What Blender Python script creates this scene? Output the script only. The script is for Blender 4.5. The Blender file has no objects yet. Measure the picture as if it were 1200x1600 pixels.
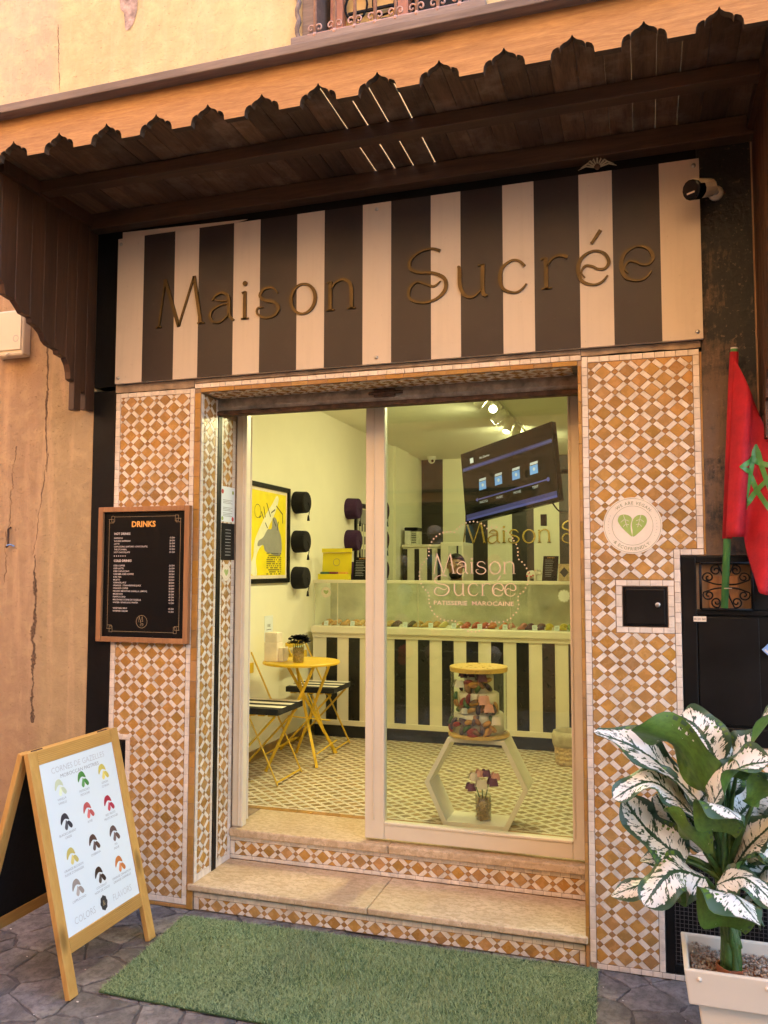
import bpy, math, random
import numpy as np
from mathutils import Vector, Matrix

random.seed(7); rng = np.random.default_rng(7)
SC = bpy.context.scene
COL = SC.collection
R = math.radians

# ------------------------------------------------------------------ camera, sky, sun, exposure
yaw, pit, rol = 0.307851, 0.068224, 0.001547
fwd = Vector((-math.sin(yaw)*math.cos(pit), math.cos(yaw)*math.cos(pit), math.sin(pit)))
rt = fwd.cross(Vector((0, 0, 1))).normalized(); up = rt.cross(fwd)
r2 = rt*math.cos(rol)+up*math.sin(rol); u2 = -rt*math.sin(rol)+up*math.cos(rol)
cd = bpy.data.cameras.new('camera'); cam = bpy.data.objects.new('camera', cd); COL.objects.link(cam)
cam.matrix_world = Matrix(((r2.x, u2.x, -fwd.x, 0), (r2.y, u2.y, -fwd.y, -3.684), (r2.z, u2.z, -fwd.z, 1.68), (0, 0, 0, 1)))
cd.sensor_fit = 'HORIZONTAL'; cd.sensor_width = 36; cd.lens = 36*1283.56/1200
cd.clip_start = 0.05; cd.clip_end = 400
SC.camera = cam

SUN_EL, SUN_AZ = R(50), R(18)          # azimuth from +Y (behind the shop) towards +X
W = bpy.data.worlds.new('World'); SC.world = W; W.use_nodes = True
nt = W.node_tree; bg = nt.nodes['Background']
sky = nt.nodes.new('ShaderNodeTexSky'); sky.sky_type = 'NISHITA'; sky.sun_disc = False
sky.sun_elevation = SUN_EL; sky.sun_rotation = SUN_AZ; sky.dust_density = 2.0
nt.links.new(sky.outputs[0], bg.inputs[0]); bg.inputs[1].default_value = 0.15
sl = bpy.data.lights.new('sun', 'SUN'); sl.energy = 5.0; sl.angle = R(0.53); sl.color = (1, .94, .76)
so = bpy.data.objects.new('sun', sl); COL.objects.link(so); so.location = (0, 4, 12)
so.rotation_euler = Vector((math.sin(SUN_AZ)*math.cos(SUN_EL), math.cos(SUN_AZ)*math.cos(SUN_EL), math.sin(SUN_EL))).to_track_quat('Z', 'Y').to_euler()
vs = SC.view_settings; vs.view_transform = 'Standard'; vs.look = 'None'; vs.gamma = 1; vs.use_curve_mapping = False
vs.exposure = 2.95
SC.cycles.use_denoising = True
SC.cycles.use_adaptive_sampling = True; SC.cycles.adaptive_threshold = .02; SC.cycles.adaptive_min_samples = 24
SC.cycles.max_bounces = 10; SC.cycles.diffuse_bounces = 5; SC.cycles.glossy_bounces = 4; SC.cycles.transparent_max_bounces = 12
SC.cycles.caustics_reflective = False; SC.cycles.caustics_refractive = False
SC.cycles.sample_clamp_indirect = 6

# ------------------------------------------------------------------ materials
class N:
    """small node-graph helper"""
    def __init__(s, name):
        s.m = bpy.data.materials.new(name); s.m.use_nodes = True
        s.t = s.m.node_tree; s.b = s.t.nodes['Principled BSDF']; s.out = s.t.nodes['Material Output']
    def n(s, typ, **k):
        o = s.t.nodes.new('ShaderNode'+typ)
        for a, b in k.items(): setattr(o, a, b)
        return o
    def l(s, a, b): s.t.links.new(a, b)
    def setin(s, sock, v):
        if hasattr(v, 'node'): s.l(v, sock)
        else: sock.default_value = v
    def math(s, op, a, b=0.0, c=0.0):
        o = s.n('Math', operation=op)
        for i, v in enumerate((a, b, c)): s.setin(o.inputs[i], v)
        return o.outputs[0]
    def mix(s, f, a, b, mode='MIX'):
        o = s.n('MixRGB', blend_type=mode)
        s.setin(o.inputs[0], f)
        for i, v in ((1, a), (2, b)):
            s.setin(o.inputs[i], (*v, 1) if isinstance(v, tuple) and len(v) == 3 else v)
        return o.outputs[0]
    def coords(s, scale=(1, 1, 1), loc=(0, 0, 0), rnd=False, src='Object'):
        c = s.n('TexCoord').outputs[src]
        mp = s.n('Mapping'); mp.inputs['Scale'].default_value = scale; mp.inputs['Location'].default_value = loc
        s.l(c, mp.inputs[0])
        if rnd:
            oi = s.n('ObjectInfo'); cx = s.n('CombineXYZ')
            for i in range(3): s.l(s.math('MULTIPLY', oi.outputs['Random'], 13.7+i*7), cx.inputs[i])
            s.l(cx.outputs[0], mp.inputs['Location'])
        return mp.outputs[0]
    def noise(s, co, scale, detail=4, rough=.55, dist=0):
        o = s.n('TexNoise'); o.inputs['Scale'].default_value = scale; o.inputs['Detail'].default_value = detail
        o.inputs['Roughness'].default_value = rough; o.inputs['Distortion'].default_value = dist
        s.l(co, o.inputs['Vector']); return o.outputs['Fac']
    def ramp(s, f, p0, p1, c0=(0, 0, 0), c1=(1, 1, 1)):
        o = s.n('ValToRGB'); e = o.color_ramp.elements
        e[0].position, e[1].position = p0, p1; e[0].color = (*c0, 1); e[1].color = (*c1, 1)
        s.l(f, o.inputs[0]); return o.outputs[0]
    def bump(s, h, strength=.3, dist=.01, prev=None):
        o = s.n('Bump'); o.inputs['Strength'].default_value = strength; o.inputs['Distance'].default_value = dist
        s.l(h, o.inputs['Height'])
        if prev is not None: s.l(prev, o.inputs['Normal'])
        return o.outputs[0]
    def done(s, col=None, rough=.5, metal=0, normal=None, spec=None, coat=None):
        if col is not None: s.setin(s.b.inputs['Base Color'], (*col, 1) if isinstance(col, tuple) and len(col) == 3 else col)
        s.setin(s.b.inputs['Roughness'], rough); s.b.inputs['Metallic'].default_value = metal
        if normal is not None: s.l(normal, s.b.inputs['Normal'])
        if spec is not None: s.b.inputs['Specular IOR Level'].default_value = spec
        if coat: s.b.inputs['Coat Weight'].default_value = coat; s.b.inputs['Coat Roughness'].default_value = .12
        return s.m

def sc(c, k): return tuple(min(1, x*k) for x in c)

def pm(name, col, rough=.5, metal=0, ns=8, amt=.15, bs=60, bst=.1, rnd=0.0, spec=None, coat=None, src='Object'):
    """plain surface: mottled colour, uneven gloss, fine relief, per-object tone"""
    g = N(name); co = g.coords(src=src, rnd=False)
    n1 = g.noise(co, ns); n2 = g.noise(co, ns*6, 3)
    c = g.mix(g.ramp(n1, .3, .7), sc(col, 1-amt), sc(col, 1+amt))
    c = g.mix(g.math('MULTIPLY', g.ramp(n2, .45, .75), amt*.6), c, sc(col, .6))
    if rnd:
        oi = g.n('ObjectInfo'); ge = g.n('NewGeometry')
        r = g.math('FRACT', g.math('ADD', oi.outputs['Random'], ge.outputs['Random Per Island']))
        hs = g.n('HueSaturation'); g.l(c, hs.inputs['Color'])
        g.l(g.math('MULTIPLY_ADD', r, 2*rnd, 1-rnd), hs.inputs['Value'])
        g.l(g.math('MULTIPLY_ADD', g.math('FRACT', g.math('MULTIPLY', r, 7.31)), .03, .485), hs.inputs['Hue'])
        c = hs.outputs[0]
    ro = g.math('MULTIPLY_ADD', n2, .2, rough-.1)
    return g.done(c, ro, metal, g.bump(g.noise(co, bs, 4), bst, .004) if bst else None, spec, coat)

def wood(name, dark, light, axis='x', rough=.55, ring=14, bst=.25, rnd=.12, knots=True, coat=None, wear=None):
    g = N(name); s = {'x': (.09, 1, 1), 'y': (1, .09, 1), 'z': (1, 1, .09)}[axis]
    co = g.coords(scale=s, rnd=True)
    n1 = g.noise(co, ring, 5, .6, 1.2); n2 = g.noise(co, ring*7, 3, .7)
    n3 = g.noise(g.coords(scale=tuple(.25+.75*(x if x < 1 else 1) for x in s), rnd=True), 3, 3)
    f = g.math('MULTIPLY_ADD', n2, .45, g.math('MULTIPLY', n1, .75))
    c = g.mix(g.ramp(f, .4, .8), dark, light)
    c = g.mix(g.math('MULTIPLY', g.ramp(n3, .4, .75), .5), c, sc(dark, .75))
    if knots:
        v = g.n('TexVoronoi'); v.inputs['Scale'].default_value = 2.6
        g.l(g.coords(scale=tuple(.55 if x < 1 else 1.6 for x in s), rnd=True), v.inputs['Vector'])
        c = g.mix(g.math('MULTIPLY', g.ramp(v.outputs['Distance'], .05, .12, (1, 1, 1), (0, 0, 0)), .75), c, sc(dark, .35))
    if wear:
        c = g.mix(g.ramp(g.noise(g.coords(), 5, 5, .7), .5, .7), c, wear)
    hs = g.n('HueSaturation'); g.l(c, hs.inputs['Color']); oi = g.n('ObjectInfo')
    g.l(g.math('MULTIPLY_ADD', oi.outputs['Random'], 2*rnd, 1-rnd), hs.inputs['Value'])
    return g.done(hs.outputs[0], rough, 0, g.bump(f, bst, .004), coat=coat)

def emis(name, col, st):
    g = N(name); g.b.inputs['Emission Color'].default_value = (*col, 1); g.b.inputs['Emission Strength'].default_value = st
    return g.done(col, .4)

def glass(name, tint=(.97, .99, .97), refl=1.0):
    g = N(name); t = g.n('BsdfTransparent'); t.inputs[0].default_value = (*tint, 1)
    gl = g.n('BsdfGlossy'); gl.inputs['Roughness'].default_value = .015
    lw = g.n('LayerWeight'); lw.inputs[0].default_value = .5; fr = g.n('Math', operation='MULTIPLY_ADD'); g.l(g.math('POWER', lw.outputs['Facing'], 5.0), fr.inputs[0]); fr.inputs[1].default_value = .95; fr.inputs[2].default_value = .045
    mx = g.n('MixShader'); g.l(g.math('MULTIPLY', fr.outputs[0], refl), mx.inputs[0]); g.l(t.outputs[0], mx.inputs[1]); g.l(gl.outputs[0], mx.inputs[2])
    g.l(mx.outputs[0], g.out.inputs[0]); return g.m

def plaster(name, colA, colB, seam_x, cracks, streak, stain):
    """old lime plaster: two tones meeting at a seam, stains, trowel relief and open cracks"""
    g = N(name); co = g.coords(); sx = g.n('SeparateXYZ'); g.l(co, sx.inputs[0]); X, Z = sx.outputs[0], sx.outputs[2]
    big = g.noise(co, 1.3, 6, .65, .5); mid = g.noise(co, 9, 8, .7, .3); fine = g.noise(co, 90, 5, .65)
    xw = g.math('MULTIPLY_ADD', g.noise(co, 5, 3), .06, X)
    side = g.ramp(g.math('MULTIPLY_ADD', g.math('SUBTRACT', xw, seam_x+.03), 12.0, .5), 0, 1)
    c = g.mix(side, colA, colB)
    c = g.mix(g.math('MULTIPLY', g.ramp(big, .35, .65), .8), c, g.mix(side, sc(colA, .72), sc(colB, .76)))
    c = g.mix(g.math('MULTIPLY', g.ramp(mid, .46, .66), .5), c, sc(colB, 1.22))
    c = g.mix(g.math('MULTIPLY', g.ramp(g.noise(co, 26, 6, .7), .52, .7), .35), c, sc(colA, .72))
    st = g.noise(g.coords(scale=(6, 1, .5)), 1.6, 6, .6, .5)
    c = g.mix(g.math('MULTIPLY', g.ramp(st, .52, .68), streak), c, sc(colA, 1.5))
    c = g.mix(g.math('MULTIPLY', g.ramp(g.noise(co, 2.2, 6, .7), .56, .68), stain), c, (.30, .16, .10))
    # pits, trowel scratches
    pit = g.ramp(g.noise(co, 70, 2, .5), .66, .72)
    scr = g.ramp(g.noise(g.coords(scale=(1, 1, 3.2)), 34, 3, .6, 1.5), .655, .70)
    c = g.mix(g.math('MULTIPLY', pit, .5), c, sc(colA, .42)); c = g.mix(g.math('MULTIPLY', scr, .4), c, sc(colA, .5))
    h = g.math('ADD', g.math('MULTIPLY', mid, .8), g.math('MULTIPLY', fine, .3)); h = g.math('SUBTRACT', h, g.math('MULTIPLY', g.math('ADD', pit, scr), .25))
    for (x0, z0, x1, z1, w, amp) in cracks:
        k = (x1-x0)/(z1-z0)
        cz = g.n('CombineXYZ'); g.l(Z, cz.inputs[2]); cz.inputs[0].default_value = x0*3.1
        wob = g.math('ADD', g.math('MULTIPLY', g.math('SUBTRACT', g.noise(cz.outputs[0], 5, 9, .75), .5), amp*1.5), g.math('MULTIPLY_ADD', g.math('SUBTRACT', Z, z0), k, x0))
        d = g.math('ABSOLUTE', g.math('SUBTRACT', X, wob))
        wid = g.math('MULTIPLY', g.ramp(g.noise(cz.outputs[0], 5.5, 3, .6), .38, .8), w)
        wid = g.math('ADD', wid, w*.12)
        ins = g.math('MULTIPLY', g.math('GREATER_THAN', Z, min(z0, z1)), g.math('LESS_THAN', Z, max(z0, z1)))
        wn = g.math('MULTIPLY', wid, g.math('MULTIPLY_ADD', g.noise(co, 75, 5, .7), 2.6, -.45))
        mk = g.math('MULTIPLY', g.math('LESS_THAN', d, wn), ins)
        c = g.mix(g.math('MULTIPLY', mk, .9), c, g.mix(g.ramp(fine, .4, .6), (.05, .03, .02), (.20, .12, .075)))
        h = g.math('SUBTRACT', h, g.math('MULTIPLY', mk, 1.2))
    return g.done(c, .9, 0, g.bump(h, .8, .014), spec=.2)

def tilemat(name, col, rough=.22, rnd=.16, chip=(.42, .28, .2)):
    """hand-cut glazed tile: pooled glaze, pin holes, tone differing from tile to tile"""
    g = N(name); co = g.coords(rnd=True); oi = g.n('ObjectInfo'); ge = g.n('NewGeometry')
    r = g.math('FRACT', g.math('ADD', oi.outputs['Random'], ge.outputs['Random Per Island']))
    n1 = g.noise(co, 22, 4); n2 = g.noise(co, 160, 3, .6)
    c = g.mix(g.ramp(n1, .3, .72), sc(col, .82), sc(col, 1.14))
    hs = g.n('HueSaturation'); g.l(c, hs.inputs['Color'])
    rr = g.math('POWER', r, 1.6)
    g.l(g.math('SUBTRACT', 1+rnd*.7, g.math('MULTIPLY', rr, 2*rnd)), hs.inputs['Value'])
    g.l(g.math('MULTIPLY_ADD', g.math('FRACT', g.math('MULTIPLY', r, 9.7)), .010, .495), hs.inputs['Hue'])
    g.l(g.math('MULTIPLY_ADD', g.math('FRACT', g.math('MULTIPLY', r, 5.3)), .12, .93), hs.inputs['Saturation'])
    wp = g.n('NewGeometry').outputs['Position']
    c = g.mix(g.math('MULTIPLY', g.ramp(n2, .67, .72), .6), hs.outputs[0], sc(chip, .6))
    c = g.mix(g.math('MULTIPLY', g.ramp(g.noise(wp, 4.5, 7, .72), .5, .72), .34), c, (.16, .10, .06))
    c = g.mix(g.math('MULTIPLY', g.ramp(g.noise(wp, 55, 4, .7), .66, .74), .5), c, (.12, .075, .045))
    return g.done(c, g.math('MULTIPLY_ADD', n1, .25, rough-.08), 0, g.bump(n1, .25, .004), spec=.45)

M = {}
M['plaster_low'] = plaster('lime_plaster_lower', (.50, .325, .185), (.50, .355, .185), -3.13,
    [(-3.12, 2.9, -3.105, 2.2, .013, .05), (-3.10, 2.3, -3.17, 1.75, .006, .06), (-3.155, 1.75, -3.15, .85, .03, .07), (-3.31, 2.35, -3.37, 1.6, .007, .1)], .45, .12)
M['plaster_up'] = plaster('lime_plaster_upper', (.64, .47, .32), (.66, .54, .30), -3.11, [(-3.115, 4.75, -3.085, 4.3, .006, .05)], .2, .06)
M['plaster_right'] = plaster('lime_plaster_right', (.52, .315, .185), (.52, .33, .185), 2, [], .3, .1)
M['opposite'] = plaster('lime_plaster_opposite', (.70, .42, .21), (.72, .44, .23), -1, [], .2, .1)
M['black'] = pm('black_paint', (.007, .0065, .0065), .42, ns=5, amt=.5, bs=30, bst=.35, spec=.18)
def brownblack():
    g = N('scuffed_black_brown_paint'); co = g.coords()
    n = g.math('ADD', g.math('MULTIPLY', g.noise(co, 2.4, 10, .72, .3), .75), g.math('MULTIPLY', g.noise(g.coords(scale=(3, 1, .6)), 14, 6, .7), .25)); sx = g.n('SeparateXYZ'); g.l(co, sx.inputs[0])
    f = g.math('ADD', n, g.math('MULTIPLY', g.math('SUBTRACT', 2.75, sx.outputs[2]), .16))
    c = g.mix(g.ramp(f, .52, .60), (.010, .009, .008), (.13, .078, .043)); c = g.mix(g.math('MULTIPLY', g.ramp(g.noise(co, 60, 4), .62, .7), .4), c, (.25, .16, .1))
    return g.done(c, .6, 0, g.bump(g.noise(co, 26, 6, .65), .6, .008))
M['brownblack'] = brownblack()
M['fascia'] = wood('varnished_pine', (.27, .115, .036), (.50, .265, .095), 'x', .45, 46, .25); M['fascia_cut'] = wood('dark_cut_edge', (.05, .03, .018), (.11, .07, .045), 'x', .7)
M['dark_x'] = wood('old_dark_beam', (.055, .026, .012), (.12, .062, .030), 'x', .6)
M['dark_y'] = wood('old_shade_toned_boards', (.05, .026, .013), (.18, .098, .05), 'y', .6, ring=26, rnd=.35, wear=(.19, .13, .09))  # weathered boards; the unlit underside is also put into this darker base colour
M['dark_z'] = wood('old_dark_planks', (.045, .018, .008), (.10, .042, .018), 'z', .5)
M['grey_wood'] = wood('weathered_rail', (.16, .12, .105), (.33, .26, .22), 'x', .8, 12, .4)
def signpaint(name, col, k=1.0):
    g = N(name); co = g.coords(); st = g.noise(g.coords(scale=(9, 1, .6)), 3, 6, .65, .3); sm = g.noise(co, 6, 6, .7)
    c = g.mix(g.math('MULTIPLY', g.ramp(st, .5, .75), .15*k), col, sc(col, .55)); c = g.mix(g.math('MULTIPLY', g.ramp(sm, .52, .7), .10*k), c, (.36, .27, .2))
    c = g.mix(g.math('MULTIPLY', g.ramp(g.noise(co, 80, 3, .6), .68, .74), .3*k), c, (.3, .22, .16))
    return g.done(c, g.math('MULTIPLY_ADD', sm, .3, .25), 0, g.bump(g.noise(co, 2.2, 2), .12, .03), spec=.3)
M['cream'] = signpaint('cream_panel', (.62, .525, .42))
M['stripe'] = signpaint('dark_stripe_vinyl', (.038, .028, .026), .25)
M['bronze'] = pm('aged_brass', (.075, .046, .013), .4, .6, ns=9, amt=.35, bst=.1)
M['gold'] = pm('gold_leaf', (.62, .44, .13), .24, .9, ns=9, amt=.2, bst=.05)
M['steel'] = pm('screw_steel', (.5, .48, .45), .35, 1, bst=0)
M['grout'] = pm('grout', (.30, .205, .13), .9, ns=30, amt=.3, bs=120, bst=.3)
M['ochre'] = tilemat('ochre_glaze', (.47, .25, .07))
M['white_t'] = tilemat('white_glaze', (.78, .68, .56), .28, .06)
M['small_t'] = tilemat('brown_glaze', (.40, .215, .075))
M['edge_t'] = tilemat('edge_ochre_glaze', (.42, .215, .055), .3)
M['cement'] = pm('dirty_cement', (.36, .26, .17), .9, ns=14, amt=.4, bs=50, bst=.6)
def travertine():
    g = N('honey_limestone'); co = g.coords()
    n1 = g.noise(co, 4, 5, .6, .5); n2 = g.noise(g.coords(scale=(1, 1.6, 1)), 34, 4, .65); n3 = g.noise(co, 120, 3)
    c = g.mix(g.ramp(n1, .3, .7), (.50, .36, .21), (.68, .53, .36))
    c = g.mix(g.math('MULTIPLY', g.ramp(n2, .47, .56), .6), c, (.42, .29, .165))
    c = g.mix(g.math('MULTIPLY', g.ramp(n3, .62, .70), .6), c, (.22, .14, .075))
    return g.done(c, g.math('MULTIPLY_ADD', n2, .4, .35), 0, g.bump(n2, .2, .004))
M['stone'] = travertine()
def paving():
    g = N('worn_paving_stone'); co = g.coords(); oi = g.n('ObjectInfo')
    n1 = g.noise(co, 5, 6, .65, .6); n2 = g.noise(co, 40, 6, .7); n3 = g.noise(co, 190, 3)
    c = g.mix(g.ramp(n1, .36, .64), (.122, .106, .095), (.275, .245, .222))
    hs = g.n('HueSaturation'); g.l(c, hs.inputs['Color']); g.l(g.math('MULTIPLY_ADD', oi.outputs['Random'], .35, .83), hs.inputs['Value'])
    c = g.mix(g.math('MULTIPLY', g.ramp(n2, .46, .62), .6), hs.outputs[0], (.085, .07, .066))
    c = g.mix(g.math('MULTIPLY', g.ramp(n3, .7, .78), .5), c, (.42, .36, .33))
    return g.done(c, .72, 0, g.bump(g.math('ADD', n1, g.math('MULTIPLY', n2, .8)), .9, .014), spec=.35)
M['pave'] = paving()
M['mortar'] = pm('paving_joint', (.10, .083, .078), .9, ns=20, amt=.35, bs=80, bst=.6)
M['white_paint'] = pm('cream_white_gloss_paint', (.75, .655, .49), .35, ns=4, amt=.05, bs=16, bst=.08)
M['shutter'] = pm('galvanised_shutter', (.36, .30, .23), .6, .3, ns=22, amt=.4, bs=60, bst=.4)
M['rust'] = pm('rusty_iron', (.10, .052, .03), .85, .2, ns=24, amt=.5, bs=70, bst=.5)
M['glass'] = glass('window_glass', (.94, .99, .94), 1.2); M['glass2'] = glass('case_glass', (.965, .98, .965), .8); M['jar_glass'] = glass('jar_glass', (.95, .99, .97), 1)
M['turf_back'] = pm('turf_backing', (.045, .085, .03), .9, bst=.3)
def turf():
    g = N('plastic_grass'); ge = g.n('NewGeometry'); r = ge.outputs['Random Per Island']
    c = g.mix(g.ramp(r, 0, 1), (.055, .12, .035), (.42, .53, .25))
    c = g.mix(g.math('MULTIPLY', g.ramp(g.noise(g.coords(), 4, 6, .65), .42, .62), .5), c, (.33, .40, .19))
    return g.done(c, .5)
M['turf'] = turf()
M['pine_z'] = wood('honey_pine', (.50, .25, .055), (.72, .42, .12), 'z', .45, 12, .12)
M['pine_y'] = wood('honey_pine_rail', (.50, .25, .055), (.72, .42, .12), 'y', .45, 12, .12)
M['frame_wood'] = wood('walnut_frame', (.30, .13, .05), (.50, .25, .10), 'z', .5, 12, .12, knots=False)
M['board_white'] = pm('printed_white_sheet', (.77, .84, .88), .35, ns=2, amt=.02, bst=.0)
M['board_black'] = pm('printed_black_sheet', (.006, .006, .0065), .35, ns=4, amt=.1, bst=.02, spec=.18)
M['chalk'] = pm('black_chalkboard', (.006, .006, .007), .6, bst=.05, spec=.18)
def flat(name, c, r=.5): return pm(name, c, r, ns=10, amt=.08, bst=.02)
M['ink_orange'] = flat('orange_print', (.85, .42, .09)); M['ink_white'] = flat('white_print', (.75, .68, .62)); M['ink_gold'] = flat('gold_print', (.38, .29, .16))
M['ink_grey'] = flat('grey_print', (.36, .37, .39)); M['ink_dark'] = flat('dark_print', (.03, .03, .035)); M['ink_pale'] = flat('pale_grey_print', (.55, .56, .58))
M['sticker'] = flat('sticker_cream', (.80, .69, .54)); M['leafgreen'] = flat('print_green', (.33, .44, .10)); M['ink_olive'] = flat('olive_print', (.26, .25, .11))
M['iron'] = pm('black_iron', (.016, .015, .015), .4, .5, ns=20, amt=.5, bst=.3, spec=.18)
M['door_black'] = pm('black_door_paint', (.009, .008, .0075), .34, ns=4, amt=.5, bs=14, bst=.25, spec=.18)
M['plywood'] = wood('pale_plywood', (.30, .17, .08), (.50, .32, .17), 'z', .6, 7, .1, knots=False)
M['red'] = pm('red_flag_cloth', (.42, .005, .012), .8, ns=14, amt=.22, bs=300, bst=.5)
M['green_sat'] = pm('green_satin', (.075, .25, .05), .35, ns=12, amt=.2, bst=.05); M['green_pole'] = pm('green_plastic_pole', (.09, .27, .07), .4, ns=9, amt=.15, bst=.05)
M['planter'] = pm('cream_plastic_planter', (.78, .69, .55), .42, ns=3, amt=.04, bs=8, bst=.06)
M['terracotta'] = pm('terracotta_pot', (.36, .13, .06), .7)
def pebble():
    g = N('pebble'); ge = g.n('NewGeometry'); c = g.mix(ge.outputs['Random Per Island'], (.20, .14, .095), (.52, .42, .32))
    c = g.mix(g.ramp(g.noise(g.coords(), 150, 3), .5, .7), c, (.2, .14, .1)); return g.done(c, .75)
M['pebble'] = pebble()
M['stem'] = pm('leaf_stem_green', (.055, .115, .022), .42, ns=30, amt=.45, bs=50, bst=.25)
M['leaf_under'] = pm('leaf_underside', (.10, .20, .025), .42, ns=14, amt=.25, bs=40, bst=.15, src='UV')
def leafmat():
    g = N('variegated_leaf'); uv = g.n('TexCoord').outputs['UV']; s = g.n('SeparateXYZ'); g.l(uv, s.inputs[0]); u, v = s.outputs[0], s.outputs[1]
    au = g.math('ABSOLUTE', g.math('MULTIPLY_ADD', u, 2, -1))
    # veins slant from midrib to margin: coordinate along the vein
    vv = g.math('SUBTRACT', v, g.math('MULTIPLY', au, .16)); cx = g.n('CombineXYZ'); oi = g.n('ObjectInfo')
    g.l(g.math('MULTIPLY', u, 2.6), cx.inputs[0]); g.l(g.math('MULTIPLY', vv, 15), cx.inputs[1]); g.l(g.math('MULTIPLY', oi.outputs['Random'], 40), cx.inputs[2])
    n = g.noise(cx.outputs[0], 1.5, 4, .6, .5)
    cw = g.n('CombineXYZ'); g.l(g.math('MULTIPLY', u, 9), cw.inputs[0]); g.l(g.math('MULTIPLY', vv, 34), cw.inputs[1]); g.l(g.math('MULTIPLY', oi.outputs['Random'], 23), cw.inputs[2])
    fl3 = g.math('MULTIPLY', g.math('SUBTRACT', g.noise(cw.outputs[0], 1.3, 3, .6), .5), .58)
    edge = g.ramp(au, .66, .93); rib = g.ramp(au, .03, .11, (1, 1, 1), (0, 0, 0))
    f = g.math('ADD', n, g.math('ADD', g.math('MULTIPLY', edge, .5), g.math('MULTIPLY', rib, .33)))
    cy = g.n('CombineXYZ'); g.l(g.math('MULTIPLY', u, 3.2), cy.inputs[0]); g.l(g.math('MULTIPLY', vv, 5), cy.inputs[1]); g.l(g.math('MULTIPLY', oi.outputs['Random'], 17), cy.inputs[2])
    f = g.math('ADD', g.math('SUBTRACT', f, .075), g.math('MULTIPLY', g.math('SUBTRACT', g.noise(cy.outputs[0], 1.6, 2), .5), .38))
    f = g.math('ADD', f, fl3)
    mk = g.ramp(f, .49, .515, (1, 1, 1), (0, 0, 0))
    green = g.mix(edge, (.030, .066, .024), (.060, .115, .065))
    c = g.mix(mk, green, (.80, .78, .70))
    return g.done(c, .36, 0, g.bump(g.math('ADD', n, g.math('MULTIPLY', rib, -.4)), .2, .006), spec=.5)
M['leaf'] = leafmat()
# interior
M['int_wall'] = pm('cream_wall_paint', (.83, .80, .62), .75, ns=2, amt=.03, bs=70, bst=.08)
M['int_ceil'] = pm('ceiling_paint', (.86, .84, .70), .8, ns=2, amt=.02, bst=.03)
M['int_dark'] = pm('dark_brown_stripe_paint', (.030, .021, .015), .5, ns=3, amt=.15, bst=.05)
M['skirting'] = pm('skirting_tile', (.27, .17, .06), .4, ns=9, amt=.2)
M['floor_o'] = tilemat('floor_olive_tile', (.33, .22, .085), .3, .2); M['floor_w'] = tilemat('floor_white_tile', (.68, .60, .45), .3, .08)
M['c_white'] = pm('counter_cream_paint', (.76, .70, .55), .4, ns=4, amt=.04, bst=.03)
M['c_black'] = pm('counter_black_paint', (.012, .011, .011), .3, ns=4, amt=.2, bst=.03)
M['plinth'] = pm('plinth_black', (.02, .021, .024), .35)
M['yellow'] = pm('yellow_powder_coat', (.70, .45, .02), .38, ns=6, amt=.06, bst=.02)
M['yellow_card'] = pm('yellow_card', (.82, .68, .02), .5, ns=6, amt=.04, bst=.02)
M['felt_black'] = pm('black_felt', (.008, .007, .009), .95, bs=200, bst=.4); M['felt_purple'] = pm('plum_felt', (.045, .013, .055), .95, bs=200, bst=.4)
M['cush_w'] = pm('cushion_white', (.75, .70, .60), .85, bs=150, bst=.2); M['cush_b'] = pm('cushion_black', (.012, .011, .012), .85, bs=150, bst=.2)
M['lamp_white'] = pm('lamp_white_plastic', (.75, .73, .65), .4, bst=0)
M['wicker'] = pm('wicker', (.55, .40, .22), .7, ns=60, amt=.3, bs=120, bst=.5); M['linen'] = pm('linen_liner', (.45, .38, .25), .9, ns=20, amt=.2, bs=90, bst=.4)
M['icing'] = pm('cake_icing', (.80, .68, .52), .5, ns=12, amt=.06)
M['rose_pink'] = pm('pink_sugar_rose', (.72, .36, .26), .6); M['rose_plum'] = pm('plum_sugar_rose', (.16, .035, .07), .6); M['rose_cream'] = pm('cream_sugar_rose', (.76, .66, .5), .6)
M['skin'] = pm('skin', (.42, .24, .15), .5, ns=14, amt=.1, bs=60, bst=.06); M['hair'] = pm('dark_hair', (.012, .009, .007), .55, ns=40, amt=.4, bs=120, bst=.5)
M['shirt'] = pm('black_shirt', (.012, .012, .014), .85, bs=90, bst=.3)
M['tv_black'] = pm('television_black', (.006, .005, .006), .12, bst=0, spec=.18)
M['napkin'] = pm('napkin_paper', (.80, .70, .55), .8)

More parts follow.
